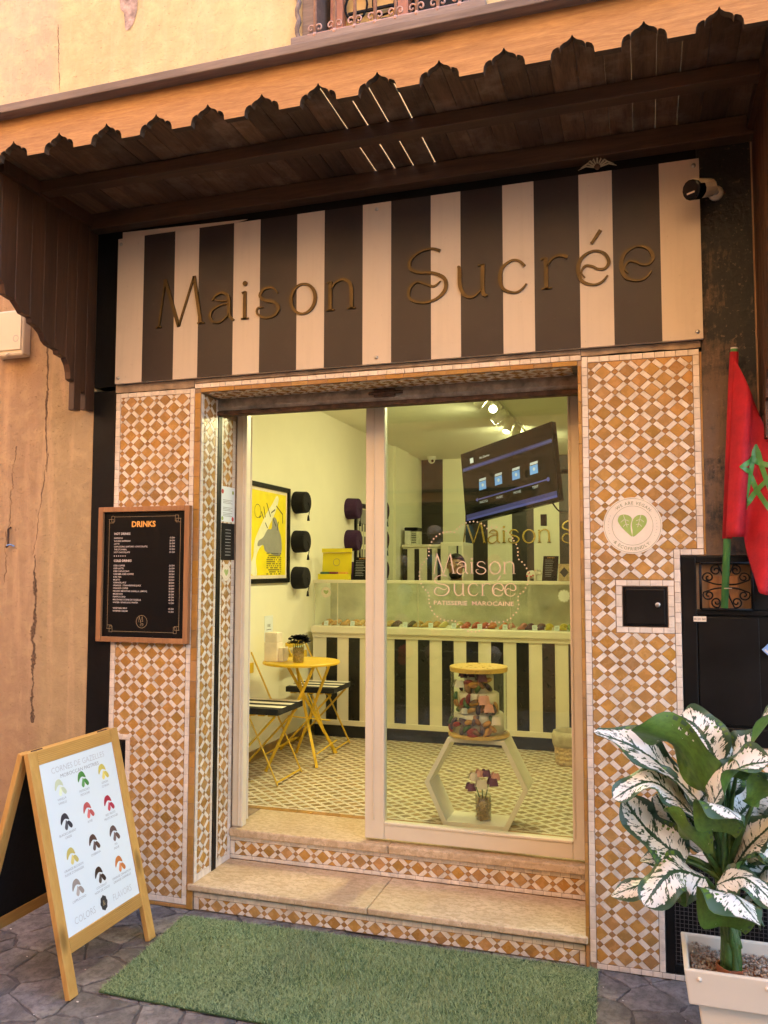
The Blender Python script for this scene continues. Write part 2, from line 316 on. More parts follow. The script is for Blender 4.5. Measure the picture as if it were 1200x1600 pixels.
# ------------------------------------------------------------------ mesh helpers
BASE = {}
class MB:
    def __init__(s): s.v = []; s.f = []; s.m = []; s.uv = []
    def add(s, vs, fs, m=0):
        n = len(s.v); s.v += [tuple(v) for v in vs]; s.f += [tuple(i+n for i in f) for f in fs]; s.m += [m]*len(fs); return s
    def box(s, x0, x1, y0, y1, z0, z1, m=0):
        return s.add([(x0, y0, z0), (x1, y0, z0), (x1, y1, z0), (x0, y1, z0), (x0, y0, z1), (x1, y0, z1), (x1, y1, z1), (x0, y1, z1)],
                     [(0, 3, 2, 1), (4, 5, 6, 7), (0, 1, 5, 4), (1, 2, 6, 5), (2, 3, 7, 6), (3, 0, 4, 7)], m)
    def bar(s, a, b, w, t, side=(0, 1, 0), m=0):
        a, b = Vector(a), Vector(b); d = (b-a).normalized(); sd = Vector(side); sd = (sd-d*sd.dot(d)).normalized(); o = d.cross(sd)
        P = []
        for p in (a, b):
            for i, j in ((-1, -1), (1, -1), (1, 1), (-1, 1)): P.append(p+sd*(w/2*i)+o*(t/2*j))
        return s.add(P, [(0, 3, 2, 1), (4, 5, 6, 7), (0, 1, 5, 4), (1, 2, 6, 5), (2, 3, 7, 6), (3, 0, 4, 7)], m)
    def tube(s, pts, r, n=8, m=0, cap=True):
        pts = [Vector(p) for p in pts]; k = len(pts); rs = r if isinstance(r, (list, tuple)) else [r]*k
        V = []; ref = Vector((.31, .2, .93))
        for i, p in enumerate(pts):
            d = (pts[min(i+1, k-1)]-pts[max(i-1, 0)]).normalized()
            a = d.cross(ref); a = a.normalized() if a.length > 1e-4 else d.cross(Vector((1, 0, 0))).normalized()
            b = d.cross(a); ref = a.cross(d) if i else ref
            for j in range(n):
                t = 2*math.pi*j/n; V.append(p+a*(rs[i]*math.cos(t))+b*(rs[i]*math.sin(t)))
        F = [(i*n+j, i*n+(j+1) % n, (i+1)*n+(j+1) % n, (i+1)*n+j) for i in range(k-1) for j in range(n)]
        if cap: F += [tuple(range(n))[::-1], tuple((k-1)*n+j for j in range(n))]
        return s.add(V, F, m)
    def lathe(s, prof, c=(0, 0, 0), n=24, axis='z', m=0, cap=True, wob=None):
        """prof: (radius, height) pairs, turned about an axis through c"""
        V = []
        for i, (r, h) in enumerate(prof):
            for j in range(n):
                t = 2*math.pi*j/n; rr = r*(1+(wob(i, j) if wob else 0)); a, b = rr*math.cos(t), rr*math.sin(t)
                V.append({'z': (a, b, h), 'x': (h, a, b), 'y': (b, h, a)}[axis])
        V = [(v[0]+c[0], v[1]+c[1], v[2]+c[2]) for v in V]; k = len(prof)
        F = [(i*n+j, i*n+(j+1) % n, (i+1)*n+(j+1) % n, (i+1)*n+j) for i in range(k-1) for j in range(n)]
        if cap: F += [tuple(range(n))[::-1], tuple((k-1)*n+j for j in range(n))]
        return s.add(V, F, m)
    def ball(s, c, r, n=10, k=6, sc3=(1, 1, 1), m=0):
        V = []; F = []
        for i in range(1, k):
            p = math.pi*i/k
            for j in range(n):
                t = 2*math.pi*j/n; V.append((c[0]+r*sc3[0]*math.sin(p)*math.cos(t), c[1]+r*sc3[1]*math.sin(p)*math.sin(t), c[2]+r*sc3[2]*math.cos(p)))
        a, b = len(V), len(V)+1; V += [(c[0], c[1], c[2]+r*sc3[2]), (c[0], c[1], c[2]-r*sc3[2])]
        F += [(i*n+j, (i+1)*n+j, (i+1)*n+(j+1) % n, i*n+(j+1) % n) for i in range(k-2) for j in range(n)]
        F += [(a, j, (j+1) % n) for j in range(n)]+[(b, (k-2)*n+(j+1) % n, (k-2)*n+j) for j in range(n)]
        return s.add(V, F, m)
    def prism(s, poly, o, ex, ey, depth, m=0):
        """polygon (ccw in ex,ey) extruded by depth along ex x ey, front face at o+depth*n"""
        o, ex, ey = Vector(o), Vector(ex), Vector(ey); n = ex.cross(ey); k = len(poly)
        A = [o+ex*p[0]+ey*p[1] for p in poly]; B = [a+n*depth for a in A]
        return s.add(A+B, [tuple(range(k))[::-1], tuple(range(k, 2*k))]+[(i, (i+1) % k, k+(i+1) % k, k+i) for i in range(k)], m)
    def sheet(s, poly, o, ex, ey, off=0.001, m=0):
        o, ex, ey = Vector(o), Vector(ex), Vector(ey); n = ex.cross(ey)
        return s.add([o+ex*p[0]+ey*p[1]+n*off for p in poly], [tuple(range(len(poly)))], m)
    def text(s, t, size, o, ex, ey, align='CENTER', off=.0012, bold=0, m=0, res=2, width=None, sx=1.0):
        vs_, fs_ = text2d(t, bold, res)
        if not vs_: return s
        xs = [v[0] for v in vs_]; x0, x1 = min(xs), max(xs)
        k = size*sx if width is None else width/(x1-x0)
        sh = {'CENTER': -(x0+x1)/2, 'LEFT': -x0, 'RIGHT': -x1}[align]
        o, ex, ey = Vector(o), Vector(ex), Vector(ey); n = ex.cross(ey)
        return s.add([o+ex*((v[0]+sh)*k)+ey*(v[1]*size)+n*off for v in vs_], fs_, m)
    def mesh(s, name, mats, off=(0, 0, 0)):
        me = bpy.data.meshes.new(name)
        me.from_pydata([(v[0]-off[0], v[1]-off[1], v[2]-off[2]) for v in s.v] if any(off) else s.v, [], s.f)
        for mm in (mats if isinstance(mats, (list, tuple)) else [mats]): me.materials.append(M[mm] if isinstance(mm, str) else mm)
        if any(s.m): me.polygons.foreach_set('material_index', s.m)
        return me

_tc = {}
def text2d(t, bold=0, res=2):
    key = (t, bold, res)
    if key not in _tc:
        c = bpy.data.curves.new('t', 'FONT'); c.body = t; c.size = 1; c.resolution_u = res; c.offset = bold; c.fill_mode = 'FRONT'
        o = bpy.data.objects.new('t', c); me = bpy.data.meshes.new_from_object(o)
        _tc[key] = ([tuple(v.co[:2]) for v in me.vertices], [tuple(p.vertices) for p in me.polygons])
        bpy.data.objects.remove(o); bpy.data.curves.remove(c); bpy.data.meshes.remove(me)
    return _tc[key]

def tag(o, label=None, cat=None, group=None, kind=None):
    if label: o['label'] = label
    if cat: o['category'] = cat
    if group: o['group'] = group
    if kind: o['kind'] = kind
    return o

def thing(name, label, cat, loc=(0, 0, 0), rz=0, group=None, local=False):
    o = bpy.data.objects.new(name, None); COL.objects.link(o); o.location = loc; o.rotation_euler = (0, 0, rz); o.empty_display_size = .1
    BASE[o] = (0, 0, 0) if local else tuple(loc)
    return tag(o, label, cat, group)

def obj(name, mb, mats, parent=None, smooth=False, bev=0, label=None, cat=None, group=None, kind=None, loc=None):
    off = BASE.get(parent, (0, 0, 0))
    if parent is None and loc is not None: off = loc
    me = mb.mesh(name, mats, off)
    if smooth: me.polygons.foreach_set('use_smooth', [True]*len(me.polygons))
    o = bpy.data.objects.new(name, me); COL.objects.link(o)
    if parent is not None: o.parent = parent; BASE[o] = off
    elif loc is not None: o.location = loc; BASE[o] = tuple(loc)
    if bev:
        b = o.modifiers.new('bevel', 'BEVEL'); b.width = bev; b.segments = 2; b.limit_method = 'ANGLE'; b.angle_limit = R(40)
    if smooth:
        me.update()
    return tag(o, label, cat, group, kind)

def copy_tree(o, parent=None, loc=None, rz=None):
    c = o.copy(); COL.objects.link(c)
    if parent is not None: c.parent = parent
    if loc is not None: c.location = loc
    if rz is not None: c.rotation_euler.z = rz
    for ch in o.children: copy_tree(ch, c)
    return c

def bx(x0, x1, y0, y1, z0, z1): return MB().box(x0, x1, y0, y1, z0, z1)

def catmull(pts, n=6, closed=False):
    P = [tuple(p) for p in pts]; k = len(P); out = []
    for i in range(k if closed else k-1):
        a, b, c, d = (P[(i-1) % k], P[i], P[(i+1) % k], P[(i+2) % k]) if closed else (P[max(i-1, 0)], P[i], P[i+1], P[min(i+2, k-1)])
        for j in range(n):
            t = j/n
            out.append(tuple(.5*(2*q1+(q2-q0)*t+(2*q0-5*q1+4*q2-q3)*t*t+(3*q1-q0-3*q2+q3)*t**3) for q0, q1, q2, q3 in zip(a, b, c, d)))
    if not closed: out.append(P[-1])
    return out

def clip_half(poly, a, b, c):
    """keep a*x+b*y<=c"""
    out = []; k = len(poly)
    for i in range(k):
        p, q = poly[i], poly[(i+1) % k]; dp, dq = a*p[0]+b*p[1]-c, a*q[0]+b*q[1]-c
        if dp <= 0: out.append(p)
        if (dp < 0 < dq) or (dq < 0 < dp):
            t = dp/(dp-dq); out.append((p[0]+(q[0]-p[0])*t, p[1]+(q[1]-p[1])*t))
    return out
def clip_rect(poly, r):
    for a, b, c in ((1, 0, r[1]), (-1, 0, -r[0]), (0, 1, r[3]), (0, -1, -r[2])):
        poly = clip_half(poly, a, b, c)
        if len(poly) < 3: return []
    return poly
def area(p): return .5*sum(p[i][0]*p[(i+1) % len(p)][1]-p[(i+1) % len(p)][0]*p[i][1] for i in range(len(p)))
def inset(poly, d):
    """inset a convex ccw polygon"""
    k = len(poly); out = list(poly)
    for i in range(k):
        p, q = poly[i], poly[(i+1) % k]; ex, ey = q[0]-p[0], q[1]-p[1]; L = math.hypot(ex, ey)
        if L < 1e-7: continue
        nx, ny = ey/L, -ex/L; out = clip_half(out, nx, ny, nx*p[0]+ny*p[1]-d)
        if len(out) < 3: return []
    return out

def tile_mb(mb, poly, o, ex, ey, t=.004, bv=.0012, m=0):
    """a tile with a rounded-off rim; o is the plane point of (0,0)"""
    top = inset(poly, bv)
    if len(top) != len(poly): top = [((p[0]), (p[1])) for p in poly]
    o, ex, ey = Vector(o), Vector(ex), Vector(ey); n = ex.cross(ey); k = len(poly)
    A = [o+ex*p[0]+ey*p[1] for p in poly]; B = [a+n*(t-bv*.8) for a in A]; T = [o+ex*p[0]+ey*p[1]+n*t for p in top]
    F = [tuple(range(2*k, 3*k))]
    for b0 in (0, k): F += [(b0+i, b0+(i+1) % k, b0+k+(i+1) % k, b0+k+i) for i in range(k)]
    mb.add(A+B+T, F, m)

_share = {}
def piece(name, poly, o, ex, ey, mat, parent, t=.004, tilt=.35, bv=.0012):
    """one tile as an object of its own; equal shapes share their mesh"""
    cx = sum(p[0] for p in poly)/len(poly); cy = sum(p[1] for p in poly)/len(poly)
    loc = Vector(o)+Vector(ex)*cx+Vector(ey)*cy; rel = [(p[0]-cx, p[1]-cy) for p in poly]
    key = (tuple((round(a, 4), round(b, 4)) for a, b in rel), tuple(ex), tuple(ey), mat, t)
    if key not in _share:
        mb = MB(); tile_mb(mb, rel, (0, 0, 0), ex, ey, t, bv); _share[key] = mb.mesh(name, mat)
    ob = bpy.data.objects.new(name, _share[key]); COL.objects.link(ob); ob.parent = parent
    b = BASE.get(parent, (0, 0, 0)); ob.location = (loc.x-b[0], loc.y-b[1], loc.z-b[2])
    ob.rotation_euler = tuple(random.uniform(-1, 1)*R(tilt) for _ in range(3))
    return ob

PIT = 0.0686; TA = 0.0472; SU, SV = 1.05, .93          # zellige repeat along the diagonals, side of the large square
def zellige(parent, rects, o, ex, ey, phase=(0, 0), skip=None, mats=('ochre', 'white_t', 'small_t'), lim=(300, 300, 0), order=None, gap=.0012, names=('ochre_tile', 'white_tile', 'small_tile'), t=.004):
    c45 = math.sqrt(.5); u0 = min(r[0] for r in rects); u1 = max(r[1] for r in rects); v0 = min(r[2] for r in rects); v1 = max(r[3] for r in rects)
    n = int(max(u1-u0, v1-v0)/PIT*1.5)+4; cu, cv = (u0+u1)/2+phase[0], (v0+v1)/2+phase[1]
    g = gap/2; a, p = TA, PIT
    shapes = ((0, (0, 0, a, a)), (1, (a, 0, p, a)), (1, (0, a, a, p)), (2, (a, a, p, p)))
    got = ([], [], [])
    for i in range(-n, n+1):
        for j in range(-n, n+1):
            for typ, (x0, y0, x1, y1) in shapes:
                q = []
                for X, Y in ((x0+g, y0+g), (x1-g, y0+g), (x1-g, y1-g), (x0+g, y1-g)):
                    X += i*p-a/2; Y += j*p-a/2; q.append((cu+(X-Y)*c45*SU, cv+(X+Y)*c45*SV))
                bxx = (min(w[0] for w in q), max(w[0] for w in q), min(w[1] for w in q), max(w[1] for w in q))
                for r in rects:
                    if bxx[1] <= r[0] or bxx[0] >= r[1] or bxx[3] <= r[2] or bxx[2] >= r[3]: continue
                    k = clip_rect(q, r)
                    if len(k) >= 3 and area(k) > 2.2e-5 and not (skip and skip(k)): got[typ].append(k)
    for typ in range(3):
        L = got[typ]
        if order: L.sort(key=lambda k: order(sum(w[0] for w in k)/len(k), sum(w[1] for w in k)/len(k))-area(k)*40)
        for k in L[:lim[typ]]: piece(names[typ], k, o, ex, ey, mats[typ], parent, t)
        rest = L[lim[typ]:]
        if rest:
            mb = MB()
            for k in rest: tile_mb(mb, k, o, ex, ey, t)
            obj(names[typ]+'s', mb, mats[typ], parent, kind='stuff')

def strip(parent, name, u0, u1, v0, v1, o, ex, ey, mat, L=.045, t=.004, gap=.0016, joined=False):
    """a row of rectangular border tiles along the longer side"""
    hor = (u1-u0) >= (v1-v0); ln = (u1-u0) if hor else (v1-v0); n = max(1, round(ln/L)); mb = MB()
    cuts = [0]+[(i+random.uniform(-.12, .12))*ln/n for i in range(1, n)]+[ln]
    for i in range(n):
        a, b = cuts[i]+gap/2, cuts[i+1]-gap/2
        q = (u0+a, u0+b, v0+gap/2, v1-gap/2) if hor else (u0+gap/2, u1-gap/2, v0+a, v0+b)
        poly = [(q[0], q[2]), (q[1], q[2]), (q[1], q[3]), (q[0], q[3])]
        if joined: tile_mb(mb, poly, o, ex, ey, t)
        else: piece(name, poly, o, ex, ey, mat, parent, t)
    if joined: obj(name+'s', mb, mat, parent, kind='stuff')

# brass-letter alphabet drawn as strokes: (points, widths); cap height 1, x-height .6
GL = {
 'M': (1.06, [([(.02, 0), (.16, 1.02)], .05), ([(.155, 1.02), (.50, -.01)], .085), ([(.50, -.01), (.845, 1.02)], .05), ([(.845, 1.02), (1.02, 0)], .085), ([(-.04, .015), (.09, .015)], .035), ([(.94, .015), (1.10, .015)], .035)]),
 'a': (.57, [([(.06, .46), (.16, .57), (.30, .60), (.43, .52), (.455, .35), (.46, .12), (.57, .0)], (.035, .05, .06, .075, .085, .085, .05)), ([(.455, .36), (.27, .35), (.08, .27), (.02, .13), (.10, .01), (.27, .0), (.46, .14)], (.03, .04, .06, .075, .06, .045, .03)), ([(.455, .43), (.25, .43), (.10, .49)], (.025, .03, .02))]),
 'i': (.14, [([(.07, 0), (.07, .57)], .085), ([(-.01, .015), (.16, .015)], .032), ([(.0, .55), (.08, .57)], .04)]),
 's': (.55, [([(.48, .47), (.36, .59), (.17, .58), (.09, .45), (.20, .35), (.40, .29), (.50, .17), (.42, .03), (.22, -.01), (.04, .08), (.04, .20), (.16, .21)], (.03, .05, .06, .075, .07, .07, .08, .06, .05, .05, .04, .02))]),
 'o': (.60, 'O'),
 'n': (.58, [([(.07, 0), (.07, .58)], .085), ([(.08, .42), (.18, .55), (.33, .60), (.47, .52), (.51, .36), (.515, 0)], (.03, .045, .06, .08, .085, .085)), ([(-.01, .015), (.16, .015)], .032), ([(.42, .015), (.60, .015)], .032), ([(.0, .56), (.09, .58)], .035)]),
 'S': (.80, [([(.66, .94), (.50, 1.0), (.28, .97), (.09, .84), (.07, .67), (.24, .57), (.52, .53), (.74, .40), (.76, .19), (.58, .02), (.30, -.02), (.07, .08), (.06, .27), (.20, .39), (.38, .33), (.54, .27), (.67, .36)], (.07, .05, .05, .07, .075, .06, .06, .085, .085, .06, .05, .06, .07, .05, .045, .045, .02))]),
 'u': (.62, [([(.03, .59), (.07, .55), (.08, .22), (.18, .03), (.34, .0), (.50, .14)], (.03, .08, .085, .07, .05, .035)), ([(.51, .59), (.51, .06), (.60, .0)], (.085, .085, .03)), ([(.42, .58), (.54, .58)], .03)]),
 'c': (.54, [([(.49, .47), (.40, .57), (.26, .60), (.09, .49), (.035, .29), (.10, .08), (.29, -.005), (.42, .03), (.52, .14)], (.06, .045, .045, .07, .085, .07, .045, .045, .03))]),
 'r': (.48, [([(.08, 0), (.07, .58)], .085), ([(.08, .40), (.17, .54), (.31, .60), (.46, .55)], (.03, .05, .06, .07)), ([(-.01, .015), (.18, .015)], .032), ([(-.02, .56), (.08, .58)], .035)]),
 'e': (.58, [([(.15, .14), (.09, .24), (.16, .35), (.28, .33), (.38, .27), (.50, .27), (.565, .38), (.49, .54), (.30, .605), (.10, .50), (.035, .29), (.10, .08), (.29, -.005), (.44, .03), (.54, .14)], (.02, .04, .045, .045, .045, .05, .075, .06, .045, .07, .085, .07, .045, .045, .03))]),
}
def glyph(ch, o, ex, ey, s, depth, bold=1.0, acc=False):
    mb = MB(); o, ex, ey = Vector(o), Vector(ex), Vector(ey); n = ex.cross(ey); w, st = GL[ch]
    def rib(pts, ws, closed=False):
        k = len(pts); L = []; Rr = []
        for i in range(k):
            a, b = (pts[(i-1) % k], pts[(i+1) % k]) if closed else (pts[max(i-1, 0)], pts[min(i+1, k-1)])
            dx, dy = b[0]-a[0], b[1]-a[1]; q = math.hypot(dx, dy) or 1; h = ws[i]*bold/2
            L.append((pts[i][0]-dy/q*h, pts[i][1]+dx/q*h)); Rr.append((pts[i][0]+dy/q*h, pts[i][1]-dx/q*h))
        def P(p, d): return o+ex*(p[0]*s)+ey*(p[1]*s)+n*d
        V = [P(p, depth) for p in Rr]+[P(p, depth) for p in L]; F = []
        rngk = range(k if closed else k-1)
        F += [(i, (i+1) % k, k+(i+1) % k, k+i) for i in rngk]
        if depth > .002:
            V += [P(p, 0) for p in Rr]+[P(p, 0) for p in L]
            F += [(2*k+i, 2*k+(i+1) % k, (i+1) % k, i) for i in rngk]+[(k+i, k+(i+1) % k, 3*k+(i+1) % k, 3*k+i) for i in rngk]
            if not closed: F += [(0, k, 3*k, 2*k), (k-1, 3*k-1, 4*k-1, 2*k-1)]
        mb.add(V, F)
    if st == 'O':
        pts = [(.30+.262*math.cos(2*math.pi*i/28), .295+.30*math.sin(2*math.pi*i/28)) for i in range(28)]
        rib(pts, [.045+.042*abs(math.cos(2*math.pi*i/28)) for i in range(28)], True)
    else:
        for pts, ws in st:
            if isinstance(ws, (int, float)): rib(pts, [ws]*len(pts))
            else:
                q = catmull([(p[0], p[1], w_) for p, w_ in zip(pts, ws)], 5); rib([(p[0], p[1]) for p in q], [p[2] for p in q])
    if ch == 'i': rib([(.07+.028*math.cos(t*.5236), .74+.028*math.sin(t*.5236)) for t in range(12)], [.055]*12, True)
    if acc: rib([(.27, .74), (.43, .97)], [.055, .075])
    return mb
SIGN_X = [('M', -2.396), ('a', -2.096), ('i', -1.912), ('s', -1.833), ('o', -1.652), ('n', -1.452), ('S', -1.05), ('u', -.812), ('c', -.616), ('r', -.418), ('E', -.268), ('e', -.085)]

# ================================================================== THE SETTING
X3, Y3, Z3 = (1, 0, 0), (0, 1, 0), (0, 0, 1)
# ground: joint bed with irregular paving stones
gm = MB(); gm.add([(-40, -30, -.006), (40, -30, -.006), (40, 30, -.006), (-40, 30, -.006)], [(0, 1, 2, 3)])
ground = obj('ground', gm, 'mortar', label='grey purple worn stone paving of the alley', kind='structure')
seeds = []
for i in range(-1, 27):
    for j in range(-1, 11):
        seeds.append((-3.75+i*.19+(j % 2)*.095+random.uniform(-.085, .085), -1.85+j*.19+random.uniform(-.085, .085)))
for k, s in enumerate(seeds):
    if not (-3.7 < s[0] < 1.15 and -1.75 < s[1] < .12): continue
    poly = [(s[0]-.3, s[1]-.3), (s[0]+.3, s[1]-.3), (s[0]+.3, s[1]+.3), (s[0]-.3, s[1]+.3)]
    for q in seeds:
        dx, dy = q[0]-s[0], q[1]-s[1]; d2 = dx*dx+dy*dy
        if 1e-9 < d2 < .3: poly = clip_half(poly, dx, dy, dx*(q[0]+s[0])/2+dy*(q[1]+s[1])/2)
    poly = inset(poly, .003)
    if len(poly) < 3: continue
    # soften the corners so that the stones read as worn
    q2 = []
    for a, b in zip(poly, poly[1:]+poly[:1]):
        L_ = math.hypot(b[0]-a[0], b[1]-a[1]); nx_, ny_ = (b[1]-a[1])/(L_+1e-9), -(b[0]-a[0])/(L_+1e-9); q2.append(a)
        if L_ > .05:
            for f in (.3, .65): w_ = random.uniform(-.010, .002); q2.append((a[0]+(b[0]-a[0])*f+nx_*w_, a[1]+(b[1]-a[1])*f+ny_*w_))
    poly = q2
    pp = []
    for a, b, c in zip(poly[-1:]+poly[:-1], poly, poly[1:]+poly[:1]):
        for q, f in ((a, .09), (c, .09)): pp.append((b[0]+(q[0]-b[0])*f+random.uniform(-.004, .004), b[1]+(q[1]-b[1])*f+random.uniform(-.004, .004)))
    cx = sum(p[0] for p in pp)/len(pp); cy = sum(p[1] for p in pp)/len(pp)
    mb = MB(); h = .0045+random.uniform(-.001, .0015)
    rel = [(p[0]-cx, p[1]-cy) for p in pp]; n = len(rel)
    A = [(x, y, 0) for x, y in rel]; B = [(x, y, h-.002) for x, y in rel]; T = [(x*.965, y*.965, h) for x, y in rel]
    mb.add(A+B+T, [tuple(range(2*n, 3*n))]+[(b0+i, b0+(i+1) % n, b0+n+(i+1) % n, b0+n+i) for b0 in (0, n) for i in range(n)])
    o = bpy.data.objects.new('paving_stone', mb.mesh('paving_stone', 'pave')); COL.objects.link(o); o.parent = ground; o.location = (cx, cy, -.006)
    o.rotation_euler = (random.uniform(-1, 1)*.006, random.uniform(-1, 1)*.006, 0)
pm2 = MB()
for (x0, x1, y0, y1) in ((-40, -3.6, -6, 0), (1.05, 40, -6, 0), (-3.6, 1.05, -6, -1.72)):
    pm2.add([(x0, y0, -.001), (x1, y0, -.001), (x1, y1, -.001), (x0, y1, -.001)], [(0, 1, 2, 3)])
obj('far_paving', pm2, 'pave', ground)
# crumbs of litter on the paving
lit = MB()
for _ in range(60):
    x, y = random.uniform(-3.1, .9), random.uniform(-1.25, -.03)
    if -2.15 < x < -.2 and y > -.83: continue
    r = random.uniform(.0015, .004); lit.ball((x, y, .004), r, 5, 3, (1.6, 1, .5))
obj('litter', lit, 'ink_white', label='tiny pale crumbs of litter scattered on the paving', cat='litter', kind='stuff')

# the building that holds the shop
bld = thing('plastered_building', 'ochre plastered building with black painted strips around the shopfront', 'building', (-2.8, 0, 0))
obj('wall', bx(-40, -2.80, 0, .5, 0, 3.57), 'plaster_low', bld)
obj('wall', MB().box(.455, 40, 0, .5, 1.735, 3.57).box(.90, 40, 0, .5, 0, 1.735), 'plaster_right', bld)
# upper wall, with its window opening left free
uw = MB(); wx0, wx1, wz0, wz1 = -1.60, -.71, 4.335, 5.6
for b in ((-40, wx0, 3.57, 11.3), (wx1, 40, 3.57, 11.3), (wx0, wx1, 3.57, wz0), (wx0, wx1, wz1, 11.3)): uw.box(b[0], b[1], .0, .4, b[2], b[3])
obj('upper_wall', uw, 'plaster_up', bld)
for o in bld.children:          # wall materials work in street coordinates
    o.location = (2.8, 0, 0); o.data.transform(Matrix.Translation((-2.8, 0, 0)))
obj('roof', bx(-40, 40, .4, 9, 11, 11.3), 'cement', bld)
obj('rear_wall', bx(-40, 40, 8.6, 9, 0, 11), 'cement', bld)
obj('painted_strip', bx(-2.802, -2.668, -.006, .3, 0, 2.62), 'black', bld)
obj('painted_strip', bx(-2.802, .24, -.006, .3, 2.642, 3.569), 'black', bld)
obj('painted_strip', bx(.243, .455, -.005, .3, 1.735, 3.569), 'brownblack', bld)
obj('painted_strip', bx(-2.155, -.272, .3, .45, 2.60, 3.57), 'black', bld)
# window with carved frame, shutters and wrought grille
win = obj('window', MB().box(wx0, wx1, .20, .25, wz0, wz1), 'plywood', bld, label='upstairs window with carved wooden frame and scrolled iron grille')
for x in (wx0+.03, wx1-.03): obj('window_frame', bx(x-.035, x+.035, -.02, .2, wz0, wz1), 'grey_wood', win, bev=.006)
for x in (wx0-.022, wx1+.022):
    obj('twisted_moulding', MB().tube([(x+.006*math.cos(t*1.3), -.03+.006*math.sin(t*1.3), wz0+t*.02) for t in range(60)], .013, 6), 'grey_wood', win, smooth=True)
obj('sill', bx(wx0-.05, wx1+.05, -.06, .2, wz0-.05, wz0+.002), 'grey_wood', win, bev=.006)
M['rosewood'] = pm('pinkish_shutter_paint', (.45, .2, .13), .5); M['grille'] = pm('pink_grey_iron', (.48, .30, .24), .5, .2, ns=30, amt=.3)
for k, (a, b) in enumerate(((-1.50, -1.43), (-1.135, -1.08), (-.80, -.76))): obj('shutter_stile', bx(a, b, .1, .16, wz0+.01, wz1), 'rosewood', win, bev=.004)
M['shutter_cream'] = pm('buff_shutter_paint', (.60, .42, .16), .6); obj('shutter_panel', bx(-1.43, -1.135, .15, .17, wz0+.01, wz1), 'shutter_cream', win)
obj('shutter_louvres', MB().box(-1.08, -.80, .17, .19, wz0+.01, wz1), 'door_black', win)
mb = MB()
for k in range(14): mb.bar((-1.43+.02, .13, wz0+.06+k*.14), (-1.14, .13, wz0+.06+k*.14), .012, .012)
for k in range(2):
    for j in range(3):
        cx, cz = -1.365+k*.15, wz0+.06+j*.17
        mb.tube([(cx+.06*math.cos(t*.42), .125, cz+.075*math.sin(t*.42)) for t in range(16)], .006, 5)
obj('shutter_tracery', mb, 'iron', win)
gr = MB(); gz = 4.33
gr.tube([(wx0+.04, -.05, gz), (wx1-.03, -.05, gz)], .011, 6)
for k in range(8):
    x = wx0+.08+k*.105; gr.tube([(x, -.05, gz), (x, -.05, wz1)], .009, 6); gr.ball((x, -.05, gz), .016, 6, 4); gr.ball((x, -.05, gz+.2), .014, 6, 4)
    for s_ in (-1, 1): gr.tube([(x+s_*(.022+.020*math.cos(t*.5+math.pi)*(1-t/16)), -.05, gz+.035+.022*math.sin(t*.5)*(1-t/18)) for t in range(13)], .005, 5)
obj('grille', gr, 'grille', win, smooth=True)

# house across the alley: bounces the sun back and shows in the glass
opp = thing('house_opposite', 'sunlit plastered house across the alley with an open shop front', 'building', (0, -5.4, 0))
ow = MB(); ox0, ox1, oz = -3.9, -1.35, 2.5
for b in ((-40, ox0, 0, 8.2), (ox1, 2.6, 0, 8.2), (ox0, ox1, oz, 8.2)): ow.box(b[0], b[1], -5.9, -5.4, b[2], b[3])
obj('wall', ow, 'opposite', opp)
rec = MB(); rec.box(ox0, ox1, -7.6, -7.5, 0, oz); rec.box(ox0-.1, ox0, -7.5, -5.9, 0, oz); rec.box(ox1, ox1+.1, -7.5, -5.9, 0, oz); rec.box(ox0, ox1, -7.5, -5.9, oz, oz+.1); rec.box(ox0, ox1, -7.5, -5.4, -.05, .004)
obj('shop_recess', rec, 'int_dark', opp)
obj('roof', bx(-40, 2.6, -14, -5.9, 8.0, 8.2), 'cement', opp)
obj('awning', MB().prism([(ox0-.1, 0), (ox1+.1, 0), (ox1+.1, .06), (ox0-.1, .06)], (0, -5.4, 2.62), X3, (0, .85, .2), .03), 'dark_x', opp)
hatcols = [('cap_red', (.55, .03, .02)), ('cap_pink', (.55, .25, .24)), ('cap_teal', (.03, .28, .36)), ('cap_cream', (.6, .55, .45)), ('cap_navy', (.03, .035, .09)), ('cap_tan', (.45, .28, .15))]
for n_, c_ in hatcols: M[n_] = pm(n_, c_, .85, bs=150, bst=.2)
mcap = MB(); mcap.lathe([(.09, 0), (.092, .04), (.085, .08), (.06, .11), (.02, .125)], n=14); mcap.prism([(-.07, -.06), (-.05, -.14), (0, -.17), (.05, -.14), (.07, -.06)], (0, 0, 0), X3, Y3, .006)
capme = {n_: mcap.mesh('cap', n_) for n_, _ in hatcols}
rack = thing('hat_rack', 'dark metal hat rack standing across the alley', 'rack', (-2.6, -5.05, 0))
mb = MB()
for x in (-3.7, -2.6, -1.55): mb.box(x-.015, x+.015, -5.07, -5.03, .004, 2.2)
obj('post', mb, 'iron', rack)
mb = MB()
for z in (.7, 1.05, 1.4, 1.75, 2.1): mb.box(-3.7, -1.55, -5.055, -5.045, z-.008, z+.008)
obj('rail', mb, 'steel', rack)
cn = {'cap_red': 'red', 'cap_pink': 'dusty pink', 'cap_teal': 'teal', 'cap_cream': 'cream', 'cap_navy': 'navy', 'cap_tan': 'tan'}
rows = {.7: 'lowest', 1.05: 'second', 1.4: 'middle', 1.75: 'fourth', 2.1: 'top'}
